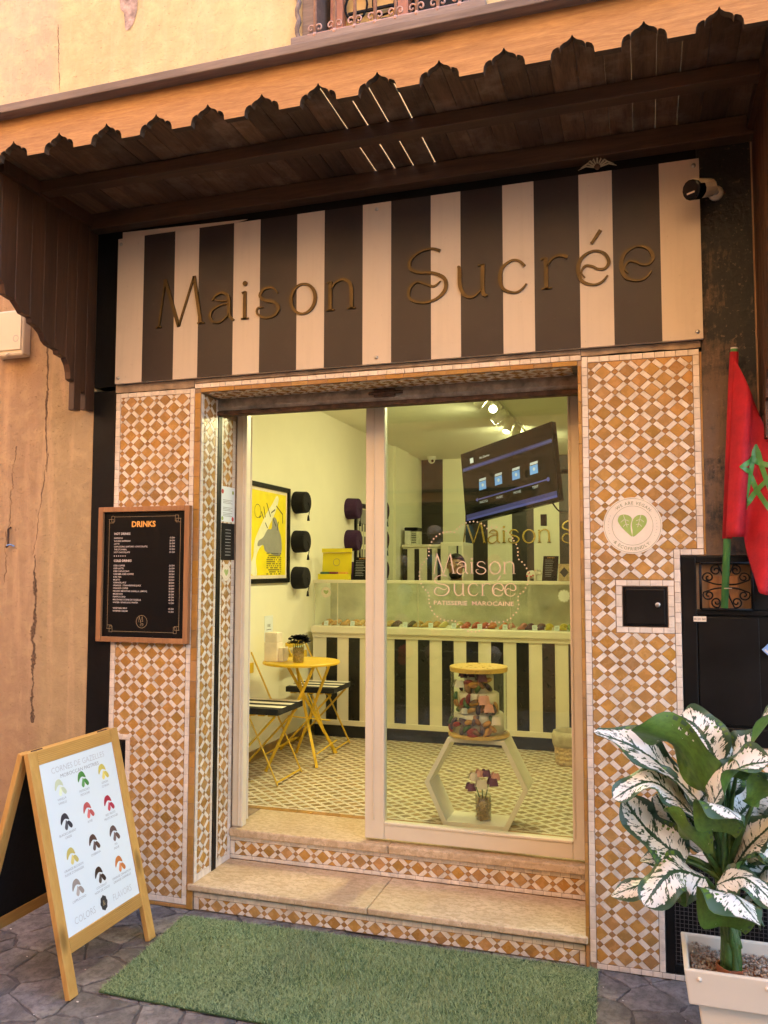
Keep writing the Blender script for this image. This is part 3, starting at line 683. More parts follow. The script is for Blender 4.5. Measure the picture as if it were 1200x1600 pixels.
for z in rows:
    used = {}
    for i in range(6):
        k_ = hatcols[(i*5+int(z*20)) % 6][0]
        o = bpy.data.objects.new('cap', capme[k_]); COL.objects.link(o); o.location = (-3.5+i*.37+random.uniform(-.05, .05), -4.97, z-.02); o.rotation_euler = (R(62), random.uniform(-.3, .3), R(180)+random.uniform(-.3, .3))
        tag(o, f'{cn[k_]} cap hung on the {rows[z]} rail of the hat rack across the alley', 'cap', 'caps hung on the rack across the alley')

# ================================================================== CANOPY
can = thing('wooden_canopy', 'old wooden canopy with scalloped fascia over the shopfront', 'canopy', (-1.2, 0, 3.57))
CX0, CX1 = -2.86, .56
FB = 3.492; half = [(.0, .080), (.006, .068), (.018, .058), (.032, .053), (.042, .045), (.046, .034), (.047, .042), (.056, .041), (.068, .034), (.0745, .020), (.0765, .0)]
poly = []; pk0 = -2.64; PP = .2427
poly.append((CX0, FB))
k = 0
while pk0+k*PP < CX1-.08:
    c = pk0+k*PP
    poly += [(c-s_, FB+h) for s_, h in half[::-1]]+[(c+s_, FB+h) for s_, h in half[1:]]
    k += 1
poly += [(CX1, FB), (CX1, 3.70), (CX0, 3.70)]
fb_ = MB().prism(poly, (0, -.79, 0), X3, Z3, .03); fb_.m = [0, 0]+[1]*(len(fb_.f)-2)
obj('fascia_board', fb_, ['fascia', 'fascia_cut'], can)
# the cut edge of the fascia is coloured darker and greyer than its face
obj('top_rail', bx(CX0-.03, CX1+.03, -.875, -.74, 3.675, 3.712), 'grey_wood', can, bev=.004)
obj('beam', bx(CX0, CX1, -.48, -.415, 3.508, 3.567), 'dark_x', can, bev=.004)
obj('beam', bx(CX0, CX1, -.085, -.008, 3.483, 3.567), 'dark_x', can, bev=.004)
x = CX0; i = 0
while x < CX1-.02:
    w = random.uniform(.085, .105); g = .0066 if -1.36 < x < -.98 else random.choice([.0002, .0002, .0003, .0004])
    o = obj('ceiling_board', bx(x, min(x+w, CX1), -.788, -.003, 3.569+random.uniform(0, .003), 3.580), 'dark_y', can, bev=.0035)
    x += w+g; i += 1
# side panels: vertical planks with a stepped scroll cut along the foot
prof = [(0.0, 2.515), (-.075, 2.512), (-.076, 2.60), (-.11, 2.60), (-.1105, 2.497), (-.165, 2.495), (-.1655, 2.641), (-.195, 2.65), (-.20, 2.685), (-.212, 2.72), (-.235, 2.75), (-.29, 2.757), (-.295, 2.775), (-.36, 2.785), (-.385, 2.80), (-.405, 2.83), (-.44, 2.852), (-.485, 2.862), (-.49, 2.885), (-.545, 2.89), (-.57, 2.915), (-.60, 2.937), (-.66, 2.945), (-.672, 2.987), (-.70, 3.02), (-.74, 3.05), (-.78, 3.06)]
def side_panel(xi, dz, sgn):
    sp = obj('side_panel', MB().box(min(xi, xi+sgn*.025), max(xi, xi+sgn*.025), -.72, -.02, 3.50, 3.56), 'dark_z', can, label='side panel of vertical planks with scroll-cut foot')
    pts = [(y, z+dz) for y, z in prof]
    cuts = [0, -.075, -.165, -.235, -.32, -.41, -.50, -.60, -.70, -.78]
    full = pts+[(-.78, 3.56), (0, 3.56)]
    for a, b in zip(cuts[:-1], cuts[1:]):
        # lower edge between a and b
        def zat(y):
            for (y0, z0), (y1, z1) in zip(pts[:-1], pts[1:]):
                if y1-1e-9 <= y <= y0+1e-9: return z0+(z1-z0)*((y0-y)/(y0-y1) if y0 != y1 else 0)
            return pts[-1][1]
        a_, b_ = a-.0012, b+.0012
        low = [(a_, zat(a_))]+[p for p in pts if b_ < p[0] < a_]+[(b_, zat(b_))]
        poly = [(y, z) for y, z in low]+[(b_, 3.555), (a_, 3.555)]
        mb = MB()
        if sgn > 0: mb.prism(poly[::-1] if area(poly) < 0 else poly, (xi-.035, 0, 0), Y3, Z3, .035)
        else: mb.prism(poly[::-1] if area(poly) < 0 else poly, (xi, 0, 0), Y3, Z3, .035)
        obj('plank', mb, 'dark_z', sp, bev=.003)
side_panel(-2.805, 0, 1); side_panel(.462, -.30, -1)

# ================================================================== SIGN
SX = [-2.653, -2.491, -2.305, -2.163, -1.963, -1.815, -1.614, -1.468, -1.27, -1.127, -.932, -.790, -.594, -.452, -.253, -.110, .087, .250]
sign = thing('shop_sign', 'wide black and cream striped sign reading Maison Sucrée in brass letters', 'sign', (-1.2, -.03, 2.65))
SZ0, SZ1 = 2.648, 3.432
mb = MB()
for i in range(len(SX)-1):
    x0, x1 = SX[i], SX[i+1]
    mb.add([(x0, -.034, SZ0), (x1, -.034, SZ0), (x1, -.034, SZ1), (x0, -.034, SZ1)], [(0, 1, 2, 3)], i % 2)
mb.add([(SX[0], -.034, SZ0), (SX[-1], -.034, SZ0), (SX[-1], -.034, SZ1), (SX[0], -.034, SZ1), (SX[0], -.012, SZ0), (SX[-1], -.012, SZ0), (SX[-1], -.012, SZ1), (SX[0], -.012, SZ1)], [(0, 4, 5, 1), (1, 5, 6, 2), (2, 6, 7, 3), (3, 7, 4, 0), (4, 7, 6, 5)], 0)
obj('panel', mb, ['cream', 'stripe'], sign)
for ch, x in SIGN_X:
    obj('letter', glyph('e' if ch == 'E' else ch, (x, -.0345, 2.925), X3, Z3, .248, .008, .84, acc=ch == 'E'), 'bronze', sign)
for x in (-2.635, -1.20, .228):
    for z in (SZ0+.03, SZ1-.03): obj('screw', MB().lathe([(.0095, 0), (.008, -.004), (.003, -.006)], (x, -.034, z), 10, 'y'), 'steel', sign, smooth=True)
obj('backing_sheet', MB().prism([(-2.64, 3.40), (-2.2, 3.40), (-1.9, 3.452), (-2.64, 3.475)], (0, -.011, 0), X3, Z3, .004), 'cream', sign)
# dried flower tied above the sign
db = thing('dried_posy', 'small dried posy tied above the sign', 'posy', (-.17, -.05, 3.44))
mb = MB()
for k in range(9):
    a = -1.3+k*.33; mb.tube([(-.17, -.05, 3.445), (-.17+.05*math.sin(a), -.06-.01*math.cos(a*2), 3.45+.03*math.cos(a)), (-.17+.085*math.sin(a), -.055, 3.445+.022*math.cos(a*1.3))], [.003, .004, .001], 5)
obj('twigs', mb, 'linen', db); obj('knot', MB().ball((-.17, -.055, 3.447), .014, 8, 5), 'rust', db)

# security camera
sc_ = thing('security_camera', 'white bullet security camera beside the right end of the sign', 'camera', (.30, -.01, 3.27))
obj('mount', MB().lathe([(.03, 0), (.03, -.02), (.015, -.03)], (.315, -.006, 3.275), 14, 'y'), 'white_paint', sc_, smooth=True)
obj('arm', MB().tube([(.315, -.02, 3.275), (.31, -.07, 3.265), (.285, -.09, 3.262)], .012, 8), 'white_paint', sc_, smooth=True)
d = Vector((-.55, -.72, -.28)).normalized(); p0 = Vector((.295, -.075, 3.272))
obj('body', MB().tube([p0, p0+d*.012, p0+d*.11, p0+d*.115], [.02, .032, .036, .035], 14), 'white_paint', sc_, smooth=True)
obj('sun_shield', MB().tube([p0+d*.02+Vector((0, 0, .006)), p0+d*.135+Vector((0, 0, .006))], [.037, .039], 14), 'white_paint', sc_)
obj('lens_face', MB().tube([p0+d*.105, p0+d*.15, p0+d*.153], [.0405, .041, .036], 14), 'tv_black', sc_)
obj('lamp_bar', MB().bar(p0+d*.155+Vector((-.014, .010, -.012)), p0+d*.155+Vector((.014, -.010, -.012)), .006, .003, (0, 0, 1)), 'sticker', sc_)

# ================================================================== TILED FRONT
camx, camz = 0, 1.68
near = lambda u, v: math.hypot(u-camx, v-camz)
F0 = (0, 0, 0)
# left pillar
lp = thing('tiled_pillar', 'pillar of ochre and white lattice tiles left of the door, behind the drinks menu', 'pillar', (-2.41, 0, 0))
obj('core', bx(-2.668, -2.157, 0, .45, 0, 2.60), 'grout', lp)
LX0, LX1 = -2.664, -2.192
hidden = lambda k: all(-2.70 < q[0] < -2.235 and 1.34 < q[1] < 1.95 for q in k)
lrects = [(LX0+.031, LX1-.028, .052, .60), (-2.532, LX1-.028, .60, .80), (LX0+.031, LX1-.028, .80, 2.575)]
zellige(lp, lrects, F0, X3, Z3, (0.01, .02), hidden, order=near)
strip(lp, 'border_tile', LX0, LX0+.029, .022, 2.602, F0, X3, Z3, 'white_t')
strip(lp, 'border_tile', LX1-.026, LX1, .022, 2.602, F0, X3, Z3, 'white_t')
strip(lp, 'border_tile', LX0+.029, LX1-.026, .022, .05, F0, X3, Z3, 'white_t'); strip(lp, 'border_tile', LX0+.029, LX1-.026, 2.577, 2.602, F0, X3, Z3, 'white_t')
strip(lp, 'edge_tile', LX0, LX1, 0.002, .02, F0, X3, Z3, 'edge_t', L=.09)
strip(lp, 'edge_tile', LX1+.001, -2.156, .002, 2.575, F0, X3, Z3, 'edge_t', L=.085)
strip(lp, 'border_tile', -2.56, -2.532, .60, .80, F0, X3, Z3, 'white_t'); strip(lp, 'border_tile', LX0+.031, -2.532, .80, .828, F0, X3, Z3, 'white_t', t=.005)
hat = obj('hatch', bx(-2.640, -2.562, -.004, .01, .602, .798), 'door_black', lp, bev=.003, label='small black service hatch low on the pillar')
obj('hatch_rim', MB().box(-2.632, -2.568, -.008, -.004, .612, .788), 'black', hat, bev=.002)

# left reveal, split by the shutter guide
rv = thing('tiled_reveal', 'narrow tiled side face of the doorway with a black shutter guide', 'door reveal', (-2.155, .2, .13))
O1 = (-2.1565, 0, 0); EY = (0, 1, 0)
obj('bed', bx(-2.1575, -2.1565, .001, .376, .118, 2.575), 'grout', rv)
nr = lambda u, v: abs(v-1.5)
zellige(rv, [(.030, .150, .165, 2.57)], O1, EY, Z3, (0, .03), order=nr, lim=(120, 200, 0))
strip(rv, 'border_tile', .004, .028, .128, 2.572, O1, EY, Z3, 'white_t', L=.05); strip(rv, 'border_tile', .152, .172, .128, 2.572, O1, EY, Z3, 'white_t', L=.05)
strip(rv, 'border_tile', .028, .152, .128, .163, O1, EY, Z3, 'white_t')
zellige(rv, [(.238, .338, .165, 2.49)], O1, EY, Z3, (0, .03), order=nr, lim=(120, 200, 0))
strip(rv, 'border_tile', .216, .236, .128, 2.49, O1, EY, Z3, 'white_t', L=.05); strip(rv, 'border_tile', .340, .372, .128, 2.49, O1, EY, Z3, 'white_t', L=.045)
strip(rv, 'border_tile', .236, .340, .128, .163, O1, EY, Z3, 'white_t')
obj('shutter_guide', MB().box(-2.166, -2.150, .174, .214, .125, 2.5), 'iron', rv)

# lintel strip and soffit
lt = thing('tiled_lintel', 'tiled strip and underside above the doorway under the sign', 'lintel', (-1.2, 0, 2.575))
obj('core', bx(-2.156, -.272, .001, .30, 2.578, 2.643), 'grout', lt)
for ca, cb, cz in ((-2.664, -2.192, 2.605), (-2.190, -.258, 2.627), (-.256, .24, 2.618)):
    nn_ = max(4, int((cb-ca)/.05)); obj('cement_line', MB().prism([(ca+(cb-ca)*i/nn_, cz+random.uniform(-.003, .003)) for i in range(nn_+1)]+[(cb, 2.646), (ca, 2.646)], (0, .001, 0), X3, Z3, .010), 'cement', lt)
strip(lt, 'border_tile', LX1, -.256, 2.600, 2.624, F0, X3, Z3, 'white_t', t=.005)
strip(lt, 'edge_tile', -2.156, -.272, 2.577, 2.599, F0, X3, Z3, 'edge_t', L=.1, t=.005)
zellige(lt, [(-2.13, -.30, .015, .165)], (0, 0, 2.578), X3, (0, -1, 0), lim=(0, 0, 0)) if False else None
sm = MB()
zellige(lt, [(-2.13, -.30, -.165, -.012)], (0, 0, 2.5775), X3, (0, -1, 0), lim=(0, 0, 0))

# right pillar, notched for the meter cabinet and the key box
rp = thing('tiled_pillar', 'pillar of ochre and white lattice tiles right of the door, carrying the vegan sticker', 'pillar', (0, 0, 0))
obj('core', MB().box(-.2715, .048, 0, .45, 0, .48).box(-.2715, .138, 0, .45, .48, 2.60).box(.138, .243, 0, .45, 1.735, 2.60).box(.06, .90, .005, .45, .48, .955), 'grout', rp)
RX0 = -.254
rrects = [(-.226, .205, 1.764, 2.585), (-.226, .112, 1.632, 1.764), (-.226, -.127, 1.405, 1.632), (-.226, .112, .51, 1.405), (-.226, .022, .026, .51)]
zellige(rp, rrects, F0, X3, Z3, (0.0, .015), order=near)
zellige(rp, [(.142, .80, .51, .922)], F0, X3, Z3, (0.0, .0), order=near, lim=(80, 150, 0))
strip(rp, 'border_tile', RX0, -.228, .024, 2.615, F0, X3, Z3, 'white_t')
strip(rp, 'border_tile', -.228, .233, 2.587, 2.613, F0, X3, Z3, 'white_t')
strip(rp, 'border_tile', .207, .233, 1.764, 2.587, F0, X3, Z3, 'white_t')
strip(rp, 'border_tile', .140, .233, 1.737, 1.762, F0, X3, Z3, 'white_t')
strip(rp, 'border_tile', .114, .139, .51, 1.762, F0, X3, Z3, 'white_t')
strip(rp, 'border_tile', .142, .80, .924, .952, F0, X3, Z3, 'white_t')
strip(rp, 'border_tile', .024, .048, .024, .508, F0, X3, Z3, 'white_t')
strip(rp, 'border_tile', .050, .80, .483, .508, F0, X3, Z3, 'white_t')
strip(rp, 'border_tile', -.228, .30, .001, .023, F0, X3, Z3, 'white_t')
strip(rp, 'border_tile', -.124, .112, 1.606, 1.631, F0, X3, Z3, 'white_t'); strip(rp, 'border_tile', -.124, .112, 1.407, 1.431, F0, X3, Z3, 'white_t')
strip(rp, 'border_tile', -.124, -.099, 1.431, 1.606, F0, X3, Z3, 'white_t'); strip(rp, 'border_tile', .088, .112, 1.431, 1.606, F0, X3, Z3, 'white_t')
strip(rp, 'edge_tile', .2345, .2425, 1.738, 2.60, F0, X3, Z3, 'edge_t', L=.07)
strip(rp, 'edge_tile', -.2710, -.2555, .002, 2.576, F0, X3, Z3, 'edge_t', L=.085)
strip(rp, 'edge_tile', .005, .30, .03, 2.575, (-.2718, 0, 0), (0, -1, 0), Z3, 'edge_t', L=.085, joined=True) if False else None

# steps
st = thing('entrance_steps', 'two honey limestone steps with tiled risers at the shop door', 'steps', (-1.2, .1, 0))
obj('core', MB().box(-2.156, -.2725, .012, .38, 0, .088).box(-2.156, -.2725, .38, .80, 0, .245), 'grout', st)
for a, b in ((-2.18, -1.245), (-1.243, -.262)): obj('tread', MB().box(a, b, -.018, .376, .098, .128), 'stone', st, bev=.006)
obj('mortar_bed', bx(-2.155, -.274, .004, .37, .0885, .0975), 'cement', st)
for a, b in ((-2.1545, -1.262), (-1.260, -.2735)): obj('tread', MB().box(a, b, .352, .735, .248, .290), 'stone', st, bev=.008)
fr0 = (0, .011, 0); fr1 = (0, .379, 0)
zellige(st, [(-2.125, -.30, .005, .060)], fr0, X3, Z3, (0, -.004), lim=(300, 300, 0), names=('riser_tile', 'white_tile', 'small_tile'))
strip(st, 'border_tile', -2.155, -.274, .062, .086, fr0, X3, Z3, 'white_t'); strip(st, 'border_tile', -2.155, -2.128, .003, .060, fr0, X3, Z3, 'white_t'); strip(st, 'border_tile', -.298, -.274, .003, .060, fr0, X3, Z3, 'white_t')
zellige(st, [(-2.125, -.30, .152, .222)], fr1, X3, Z3, (.0, 0), lim=(300, 300, 0), names=('riser_tile', 'white_tile', 'small_tile'))
strip(st, 'border_tile', -2.155, -.274, .224, .244, fr1, X3, Z3, 'white_t'); strip(st, 'border_tile', -2.155, -.274, .130, .150, fr1, X3, Z3, 'white_t')
strip(st, 'border_tile', -2.155, -2.128, .152, .222, fr1, X3, Z3, 'white_t'); strip(st, 'border_tile', -.298, -.274, .152, .222, fr1, X3, Z3, 'white_t')

# roller shutter, rolled up
rs = thing('roller_shutter', 'rolled up grey metal shutter showing its lowest slat over the door', 'shutter', (-1.2, .19, 2.5))
mb = MB(); mb.prism([(.172, 2.512), (.164, 2.53), (.168, 2.552), (.180, 2.60), (.205, 2.60), (.205, 2.512)][::-1], (-2.154, 0, 0), Y3, Z3, 1.88)
obj('slat', mb, 'shutter', rs)
obj('bottom_rail', MB().box(-2.154, -.274, .160, .212, 2.486, 2.509), 'rust', rs, bev=.003)
obj('curtain', MB().box(-2.154, -.274, .186, .20, 2.60, 2.64), 'shutter', rs)
hd = obj('lock', MB().box(-1.275, -1.165, .150, .171, 2.528, 2.568), 'rust', rs, bev=.005)
obj('handle', MB().tube([(-1.30, .156, 2.548), (-1.275, .15, 2.548), (-1.14, .15, 2.548), (-1.125, .156, 2.548)], .008, 6), 'rust', hd)

# ================================================================== GLAZED SHOPFRONT
gd = thing('glazed_shopfront', 'cream framed fixed glass panel with printed shop name beside the open door', 'shopfront', (-.84, .41, .30))
YD0, YD1 = .388, .438
obj('stile', bx(-1.396, -1.292, YD0, YD1, .306, 2.62), 'white_paint', gd, bev=.004)
obj('moulding', bx(-1.352, -1.346, YD0-.006, YD0, .40, 2.60), 'white_paint', gd, bev=.002)
obj('moulding', bx(-1.304, -1.292, YD0-.004, YD0, .40, 2.60), 'white_paint', gd, bev=.002)
obj('stile', bx(-.352, -.284, YD0, YD1, .306, 2.62), 'white_paint', gd, bev=.004)
obj('moulding', bx(-.352, -.340, YD0-.004, YD0, .40, 2.60), 'white_paint', gd, bev=.002)
obj('bottom_rail', bx(-1.2915, -.3525, YD0+.001, YD1-.001, .307, .392), 'white_paint', gd, bev=.004)
obj('moulding', bx(-1.29, -.354, YD0-.004, YD0+.001, .380, .392), 'white_paint', gd, bev=.002)
obj('top_rail', bx(-2.15, -.284, YD0+.002, YD1-.002, 2.54, 2.62), 'white_paint', gd)
pane = obj('pane', bx(-1.293, -.351, .410, .415, .388, 2.545), 'glass', gd)
obj('jamb', bx(-2.154, -2.092, YD0-.002, YD1, .292, 2.60), 'white_paint', gd, bev=.005)
obj('jamb_moulding', bx(-2.118, -2.108, YD0-.008, YD0-.002, .30, 2.58), 'white_paint', gd, bev=.002)
# printed lettering on the glass
M['decal'] = flat('pale_window_print', (.80, .62, .50))
gx = [('M', 0, 0), ('a', 1.17, 0), ('i', 1.86, 0), ('s', 2.12, 0), ('o', 2.78, 0), ('n', 3.48, 0)]
dz = MB(); s_ = .1025
for ch, x, _ in gx:
    g_ = glyph(ch, (-1.034+x*s_, .4092, 1.652), X3, Z3, s_, .0004, .72); dz.add(g_.v, g_.f)
for ch, x in (('S', 0), ('u', .98), ('c', 1.72), ('r', 2.38), ('E', 2.92), ('e', 3.52)):
    g_ = glyph('e' if ch == 'E' else ch, (-1.034+x*s_, .4092, 1.543), X3, Z3, s_, .0004, .72, acc=ch == 'E'); dz.add(g_.v, g_.f)
dz.text('PATISSERIE  MAROCAINE', .030, (-.83, .4096, 1.494), X3, Z3, bold=.008, off=.0004, width=.408)
LOBED = [(-0.845, 1.915), (-0.826, 1.916), (-0.806, 1.913), (-0.786, 1.905), (-0.77, 1.895), (-0.757, 1.88), (-0.735, 1.885), (-0.709, 1.886), (-0.683, 1.879), (-0.661, 1.866), (-0.642, 1.849), (-0.629, 1.83), (-0.623, 1.817), (-0.611, 1.799), (-0.605, 1.78), (-0.603, 1.761), (-0.604, 1.744), (-0.599, 1.724), (-0.584, 1.712), (-0.571, 1.697), (-0.561, 1.68), (-0.554, 1.661), (-0.552, 1.642), (-0.553, 1.62), (-0.558, 1.601), (-0.567, 1.584), (-0.578, 1.565), (-0.594, 1.555), (-0.604, 1.541), (-0.605, 1.522), (-0.602, 1.502), (-0.606, 1.481), (-0.615, 1.462), (-0.629, 1.449), (-0.642, 1.433), (-0.659, 1.424), (-0.678, 1.416), (-0.7, 1.412), (-0.719, 1.413), (-0.738, 1.416), (-0.751, 1.401), (-0.764, 1.386), (-0.78, 1.373), (-0.8, 1.367), (-0.819, 1.363), (-0.839, 1.362), (-0.858, 1.365), (-0.878, 1.374), (-0.896, 1.385), (-0.91, 1.398), (-0.923, 1.413), (-0.94, 1.416), (-0.96, 1.414), (-0.98, 1.417), (-0.999, 1.423), (-1.016, 1.434), (-1.031, 1.447), (-1.044, 1.464), (-1.052, 1.483), (-1.058, 1.502), (-1.06, 1.521), (-1.059, 1.539), (-1.064, 1.555), (-1.078, 1.569), (-1.091, 1.584), (-1.101, 1.601), (-1.108, 1.624), (-1.11, 1.64), (-1.109, 1.66), (-1.104, 1.679), (-1.096, 1.698), (-1.084, 1.712), (-1.07, 1.729), (-1.06, 1.745), (-1.059, 1.765), (-1.06, 1.781), (-1.053, 1.799), (-1.045, 1.814), (-1.034, 1.83), (-1.02, 1.843), (-1.002, 1.855), (-0.984, 1.862), (-0.965, 1.865), (-0.945, 1.865), (-0.925, 1.862), (-0.912, 1.879), (-0.898, 1.891), (-0.882, 1.902), (-0.865, 1.91)]
for p in LOBED: dz.sheet([(p[0]+.0042*math.cos(a*.785), p[1]+.0042*math.sin(a*.785)) for a in range(8)], (0, .4096, 0), X3, Z3, .0004)
obj('window_lettering', dz, 'decal', gd, label='pale printed shop name inside a dotted lobed outline')
# open leaf, folded back inside
lf = thing('open_door_leaf', 'cream door leaf swung open inwards at the left jamb', 'door', (-2.125, .46, .31), R(117.5), local=True)
obj('stile', bx(0, .08, -.028, .022, 0, 2.22), 'white_paint', lf, bev=.004); obj('stile', bx(.64, .72, -.028, .022, 0, 2.22), 'white_paint', lf, bev=.004)
obj('rail', bx(.0805, .6395, -.026, .02, 0, .09), 'white_paint', lf, bev=.004); obj('rail', bx(.0805, .6395, -.026, .02, 2.13, 2.22), 'white_paint', lf, bev=.004)
obj('pane', bx(.08, .64, -.005, 0, .088, 2.132), 'glass', lf)
for z in (.22, 1.3, 2.0): obj('hinge', MB().lathe([(.012, 0), (.012, .045), (.009, .048), (.012, .051), (.012, .10)], (-.012, .03, z), 10), 'white_paint', lf, smooth=True)

# ================================================================== THINGS OUTSIDE
def circ(cx, cy, r, n=36, a0=0, a1=2*math.pi): return [(cx+r*math.cos(a0+(a1-a0)*i/n), cy+r*math.sin(a0+(a1-a0)*i/n)) for i in range(n+(0 if abs(a1-a0-2*math.pi) < 1e-6 else 1))]
def ring(mb, cx, cy, r, w, o, ex, ey, off, n=48, m=0, a0=0, a1=2*math.pi):
    o, ex, ey = Vector(o), Vector(ex), Vector(ey); nn = ex.cross(ey); A = circ(cx, cy, r-w/2, n, a0, a1); B = circ(cx, cy, r+w/2, n, a0, a1); k = len(A)
    P = lambda p: o+ex*p[0]+ey*p[1]+nn*off
    full = k == n
    mb.add([P(p) for p in A]+[P(p) for p in B], [(i, (k+i), k+(i+1) % k, (i+1) % k) for i in range(k if full else k-1)], m)
def line(mb, a, b, w, o, ex, ey, off, m=0):
    dx, dy = b[0]-a[0], b[1]-a[1]; q = math.hypot(dx, dy) or 1; nx, ny = -dy/q*w/2, dx/q*w/2
    mb.sheet([(a[0]-nx, a[1]-ny), (b[0]-nx, b[1]-ny), (b[0]+nx, b[1]+ny), (a[0]+nx, a[1]+ny)], o, ex, ey, off, m)
def heart_leaves(mb, cx, cy, s, o, ex, ey, off, mg, mv):
    L = catmull([(-.02, -.42), (-.28, -.18), (-.44, .02), (-.5, .18), (-.44, .33), (-.3, .38), (-.12, .34), (-.015, .22), (-.06, 0), (-.05, -.2)], 5, True)
    Rr = catmull([(.02, -.42), (-.0, -.2), (-.02, 0), (.03, .2), (.16, .33), (.33, .36), (.46, .28), (.5, .12), (.42, -.06), (.25, -.25)], 5, True)
    for q in (L, Rr):
        q = [(cx+x*s, cy+y*s) for x, y in q]; mb.sheet(q if area(q) > 0 else q[::-1], o, ex, ey, off, mg)
    for sg, x0 in ((-1, -.2), (1, .2)):
        for a, b in (((x0+sg*.1, .36), (x0-sg*.02, -.08)), ((x0+sg*.08, .2), (x0+sg*.2, .1)), ((x0+sg*.06, .2), (x0-sg*.08, .14)), ((x0+sg*.03, .04), (x0+sg*.12, -.06)), ((x0+sg*.03, .04), (x0-sg*.08, .01))):
            line(mb, (cx+a[0]*s, cy+a[1]*s), (cx+b[0]*s, cy+b[1]*s), .018*s, o, ex, ey, off+.0004, mv)
def arc_text(mb, t, cx, cy, r, size, mid, o, ex, ey, off, inward=False, step=1.0, m=0):
    adv = []
    for ch in t:
        v, _ = text2d(ch, .01, 2); adv.append((max(p[0] for p in v)-min(p[0] for p in v)+.16)*size*step if v else .34*size)
    tot = sum(adv); x = -tot/2
    for ch, a in zip(t, adv):
        s_ = (x+a/2)/r; th = (mid-s_) if not inward else (mid+s_)
        px, py = cx+r*math.cos(th), cy+r*math.sin(th); rot = th-math.pi/2 if not inward else th+math.pi/2
        e1 = Vector(ex)*math.cos(rot)+Vector(ey)*math.sin(rot); e2 = Vector(ey)*math.cos(rot)-Vector(ex)*math.sin(rot)
        if ch != ' ': mb.text(ch, size, Vector(o)+Vector(ex)*px+Vector(ey)*py-e2*(size*.35), e1, e2, off=off, bold=.01, m=m)
        x += a

# framed drinks menu
mn = thing('drinks_menu', 'black framed drinks menu hung on the left tiled pillar', 'menu board', (-2.465, -.02, 1.30))
mx0, mx1, mz0, mz1 = -2.735, -2.193, 1.298, 1.996
for b in ((mx0, mx0+.028, mz0, mz1), (mx1-.028, mx1, mz0, mz1)): obj('frame_side', bx(b[0], b[1], -.034, -.006, b[2], b[3]), 'frame_wood', mn, bev=.002)
for b in ((mz0, mz0+.026), (mz1-.026, mz1)): obj('frame_side', bx(mx0+.0285, mx1-.0285, -.0335, -.006, b[0], b[1]), 'frame_wood', mn, bev=.002)
obj('panel', bx(mx0+.027, mx1-.027, -.018, -.008, mz0+.025, mz1-.025), 'board_black', mn)
O = (mx0+.027, -.0182, mz0+.025); PW, PH = mx1-mx0-.054, mz1-mz0-.05
def zz(f): return PH*(1-f)
mb = MB(); mb.text('DRINKS', .041, (O[0]+PW*.49, O[1], O[2]+zz(.122)), X3, Z3, bold=.035, off=.0004)
obj('title', mb, 'ink_orange', mn)
mb = MB()
hot = ['EXPRESSO|15 DH', 'DOUBLE EXPRESSO|20 DH', 'LATTE|20 DH', 'CAPUCCINO (NATURE / CHOCOLATE)|25 DH', 'THE (TCHABA)|20 DH', 'HOT CHOCOLATE|25 DH']
cold = ['ICED COFFEE|20 DH', 'ICED LATTE|20 DH', 'ICED CAPUCCINO|30 DH', 'CARAMEL ICED COFFEE|30 DH', 'ICED TEA|25 DH', 'MOJITO|30 DH', 'ORANGE JUICE|20 DH', 'ORANGE - STRAWBERRIES JUICE|30 DH', 'ORANGE COFFEE|30 DH', 'FROZEN SMOOTHIE (VANILLA, LEMON)|35 DH', 'MILKSHAKE|35 DH', 'FRAPPUCCINO|40 DH', 'MILKSHAKE CORNE DE GAZELLE|40 DH', 'WATER / SPARKLING WATER|10 DH', '', 'VEGETABLE MILK|+5 DH', 'WHIPPED CREAM|+5 DH']
mb.text('HOT DRINKS', .0165, (O[0]+PW*.13, O[1], O[2]+zz(.185)), X3, Z3, 'LEFT', bold=.02, off=.0004)
mb.text('COLD DRINKS', .0165, (O[0]+PW*.13, O[1], O[2]+zz(.402)), X3, Z3, 'LEFT', bold=.02, off=.0004)
for i, r_ in enumerate(hot+cold):
    f = .218+i*.0227 if i < 6 else .438+(i-6)*.0226
    if not r_: continue
    a, b = r_.split('|'); mb.text(a, .0115, (O[0]+PW*.13, O[1], O[2]+zz(f)), X3, Z3, 'LEFT', off=.0004, bold=.006); mb.text(b, .0115, (O[0]+PW*.87, O[1], O[2]+zz(f)), X3, Z3, 'RIGHT', off=.0004, bold=.006)
for i in range(6): mb.sheet(circ(PW*(.135+i*.027), zz(.355), .0028, 8), O, X3, Z3, .0004)
obj('lettering', mb, 'ink_white', mn)
mb = MB(); a, b = PW*.065, PW*.935; c, d_ = zz(.955), zz(.04)
for p, q in (((a+.03, c), (b-.03, c)), ((a+.03, d_), (b-.03, d_)), ((a, c+.03), (a, d_-.03)), ((b, c+.03), (b, d_-.03))): line(mb, p, q, .0016, O, X3, Z3, .0004)
for sx, X_ in ((1, a), (-1, b)):
    for sz, Z_ in ((1, c), (-1, d_)):
        P = lambda i, j: (X_+sx*i*.013, Z_+sz*j*.013)
        for p, q in (((0, 2.4), (2, 2.4)), ((2, 2.4), (2, 1)), ((2, 1), (-.3, 1)), ((2.4, 0), (2.4, 2)), ((1, -.3), (1, 2)), ((1, 2), (2.4, 2)), ((0, 2.4), (0, 1)), ((1, -.3), (2.4, -.3)), ((2.4, -.3), (2.4, 0))): line(mb, P(*p), P(*q), .0016, O, X3, Z3, .0004)
lx, lz = PW*.49, zz(.875); ring(mb, lx, lz, .032, .0018, O, X3, Z3, .0004)
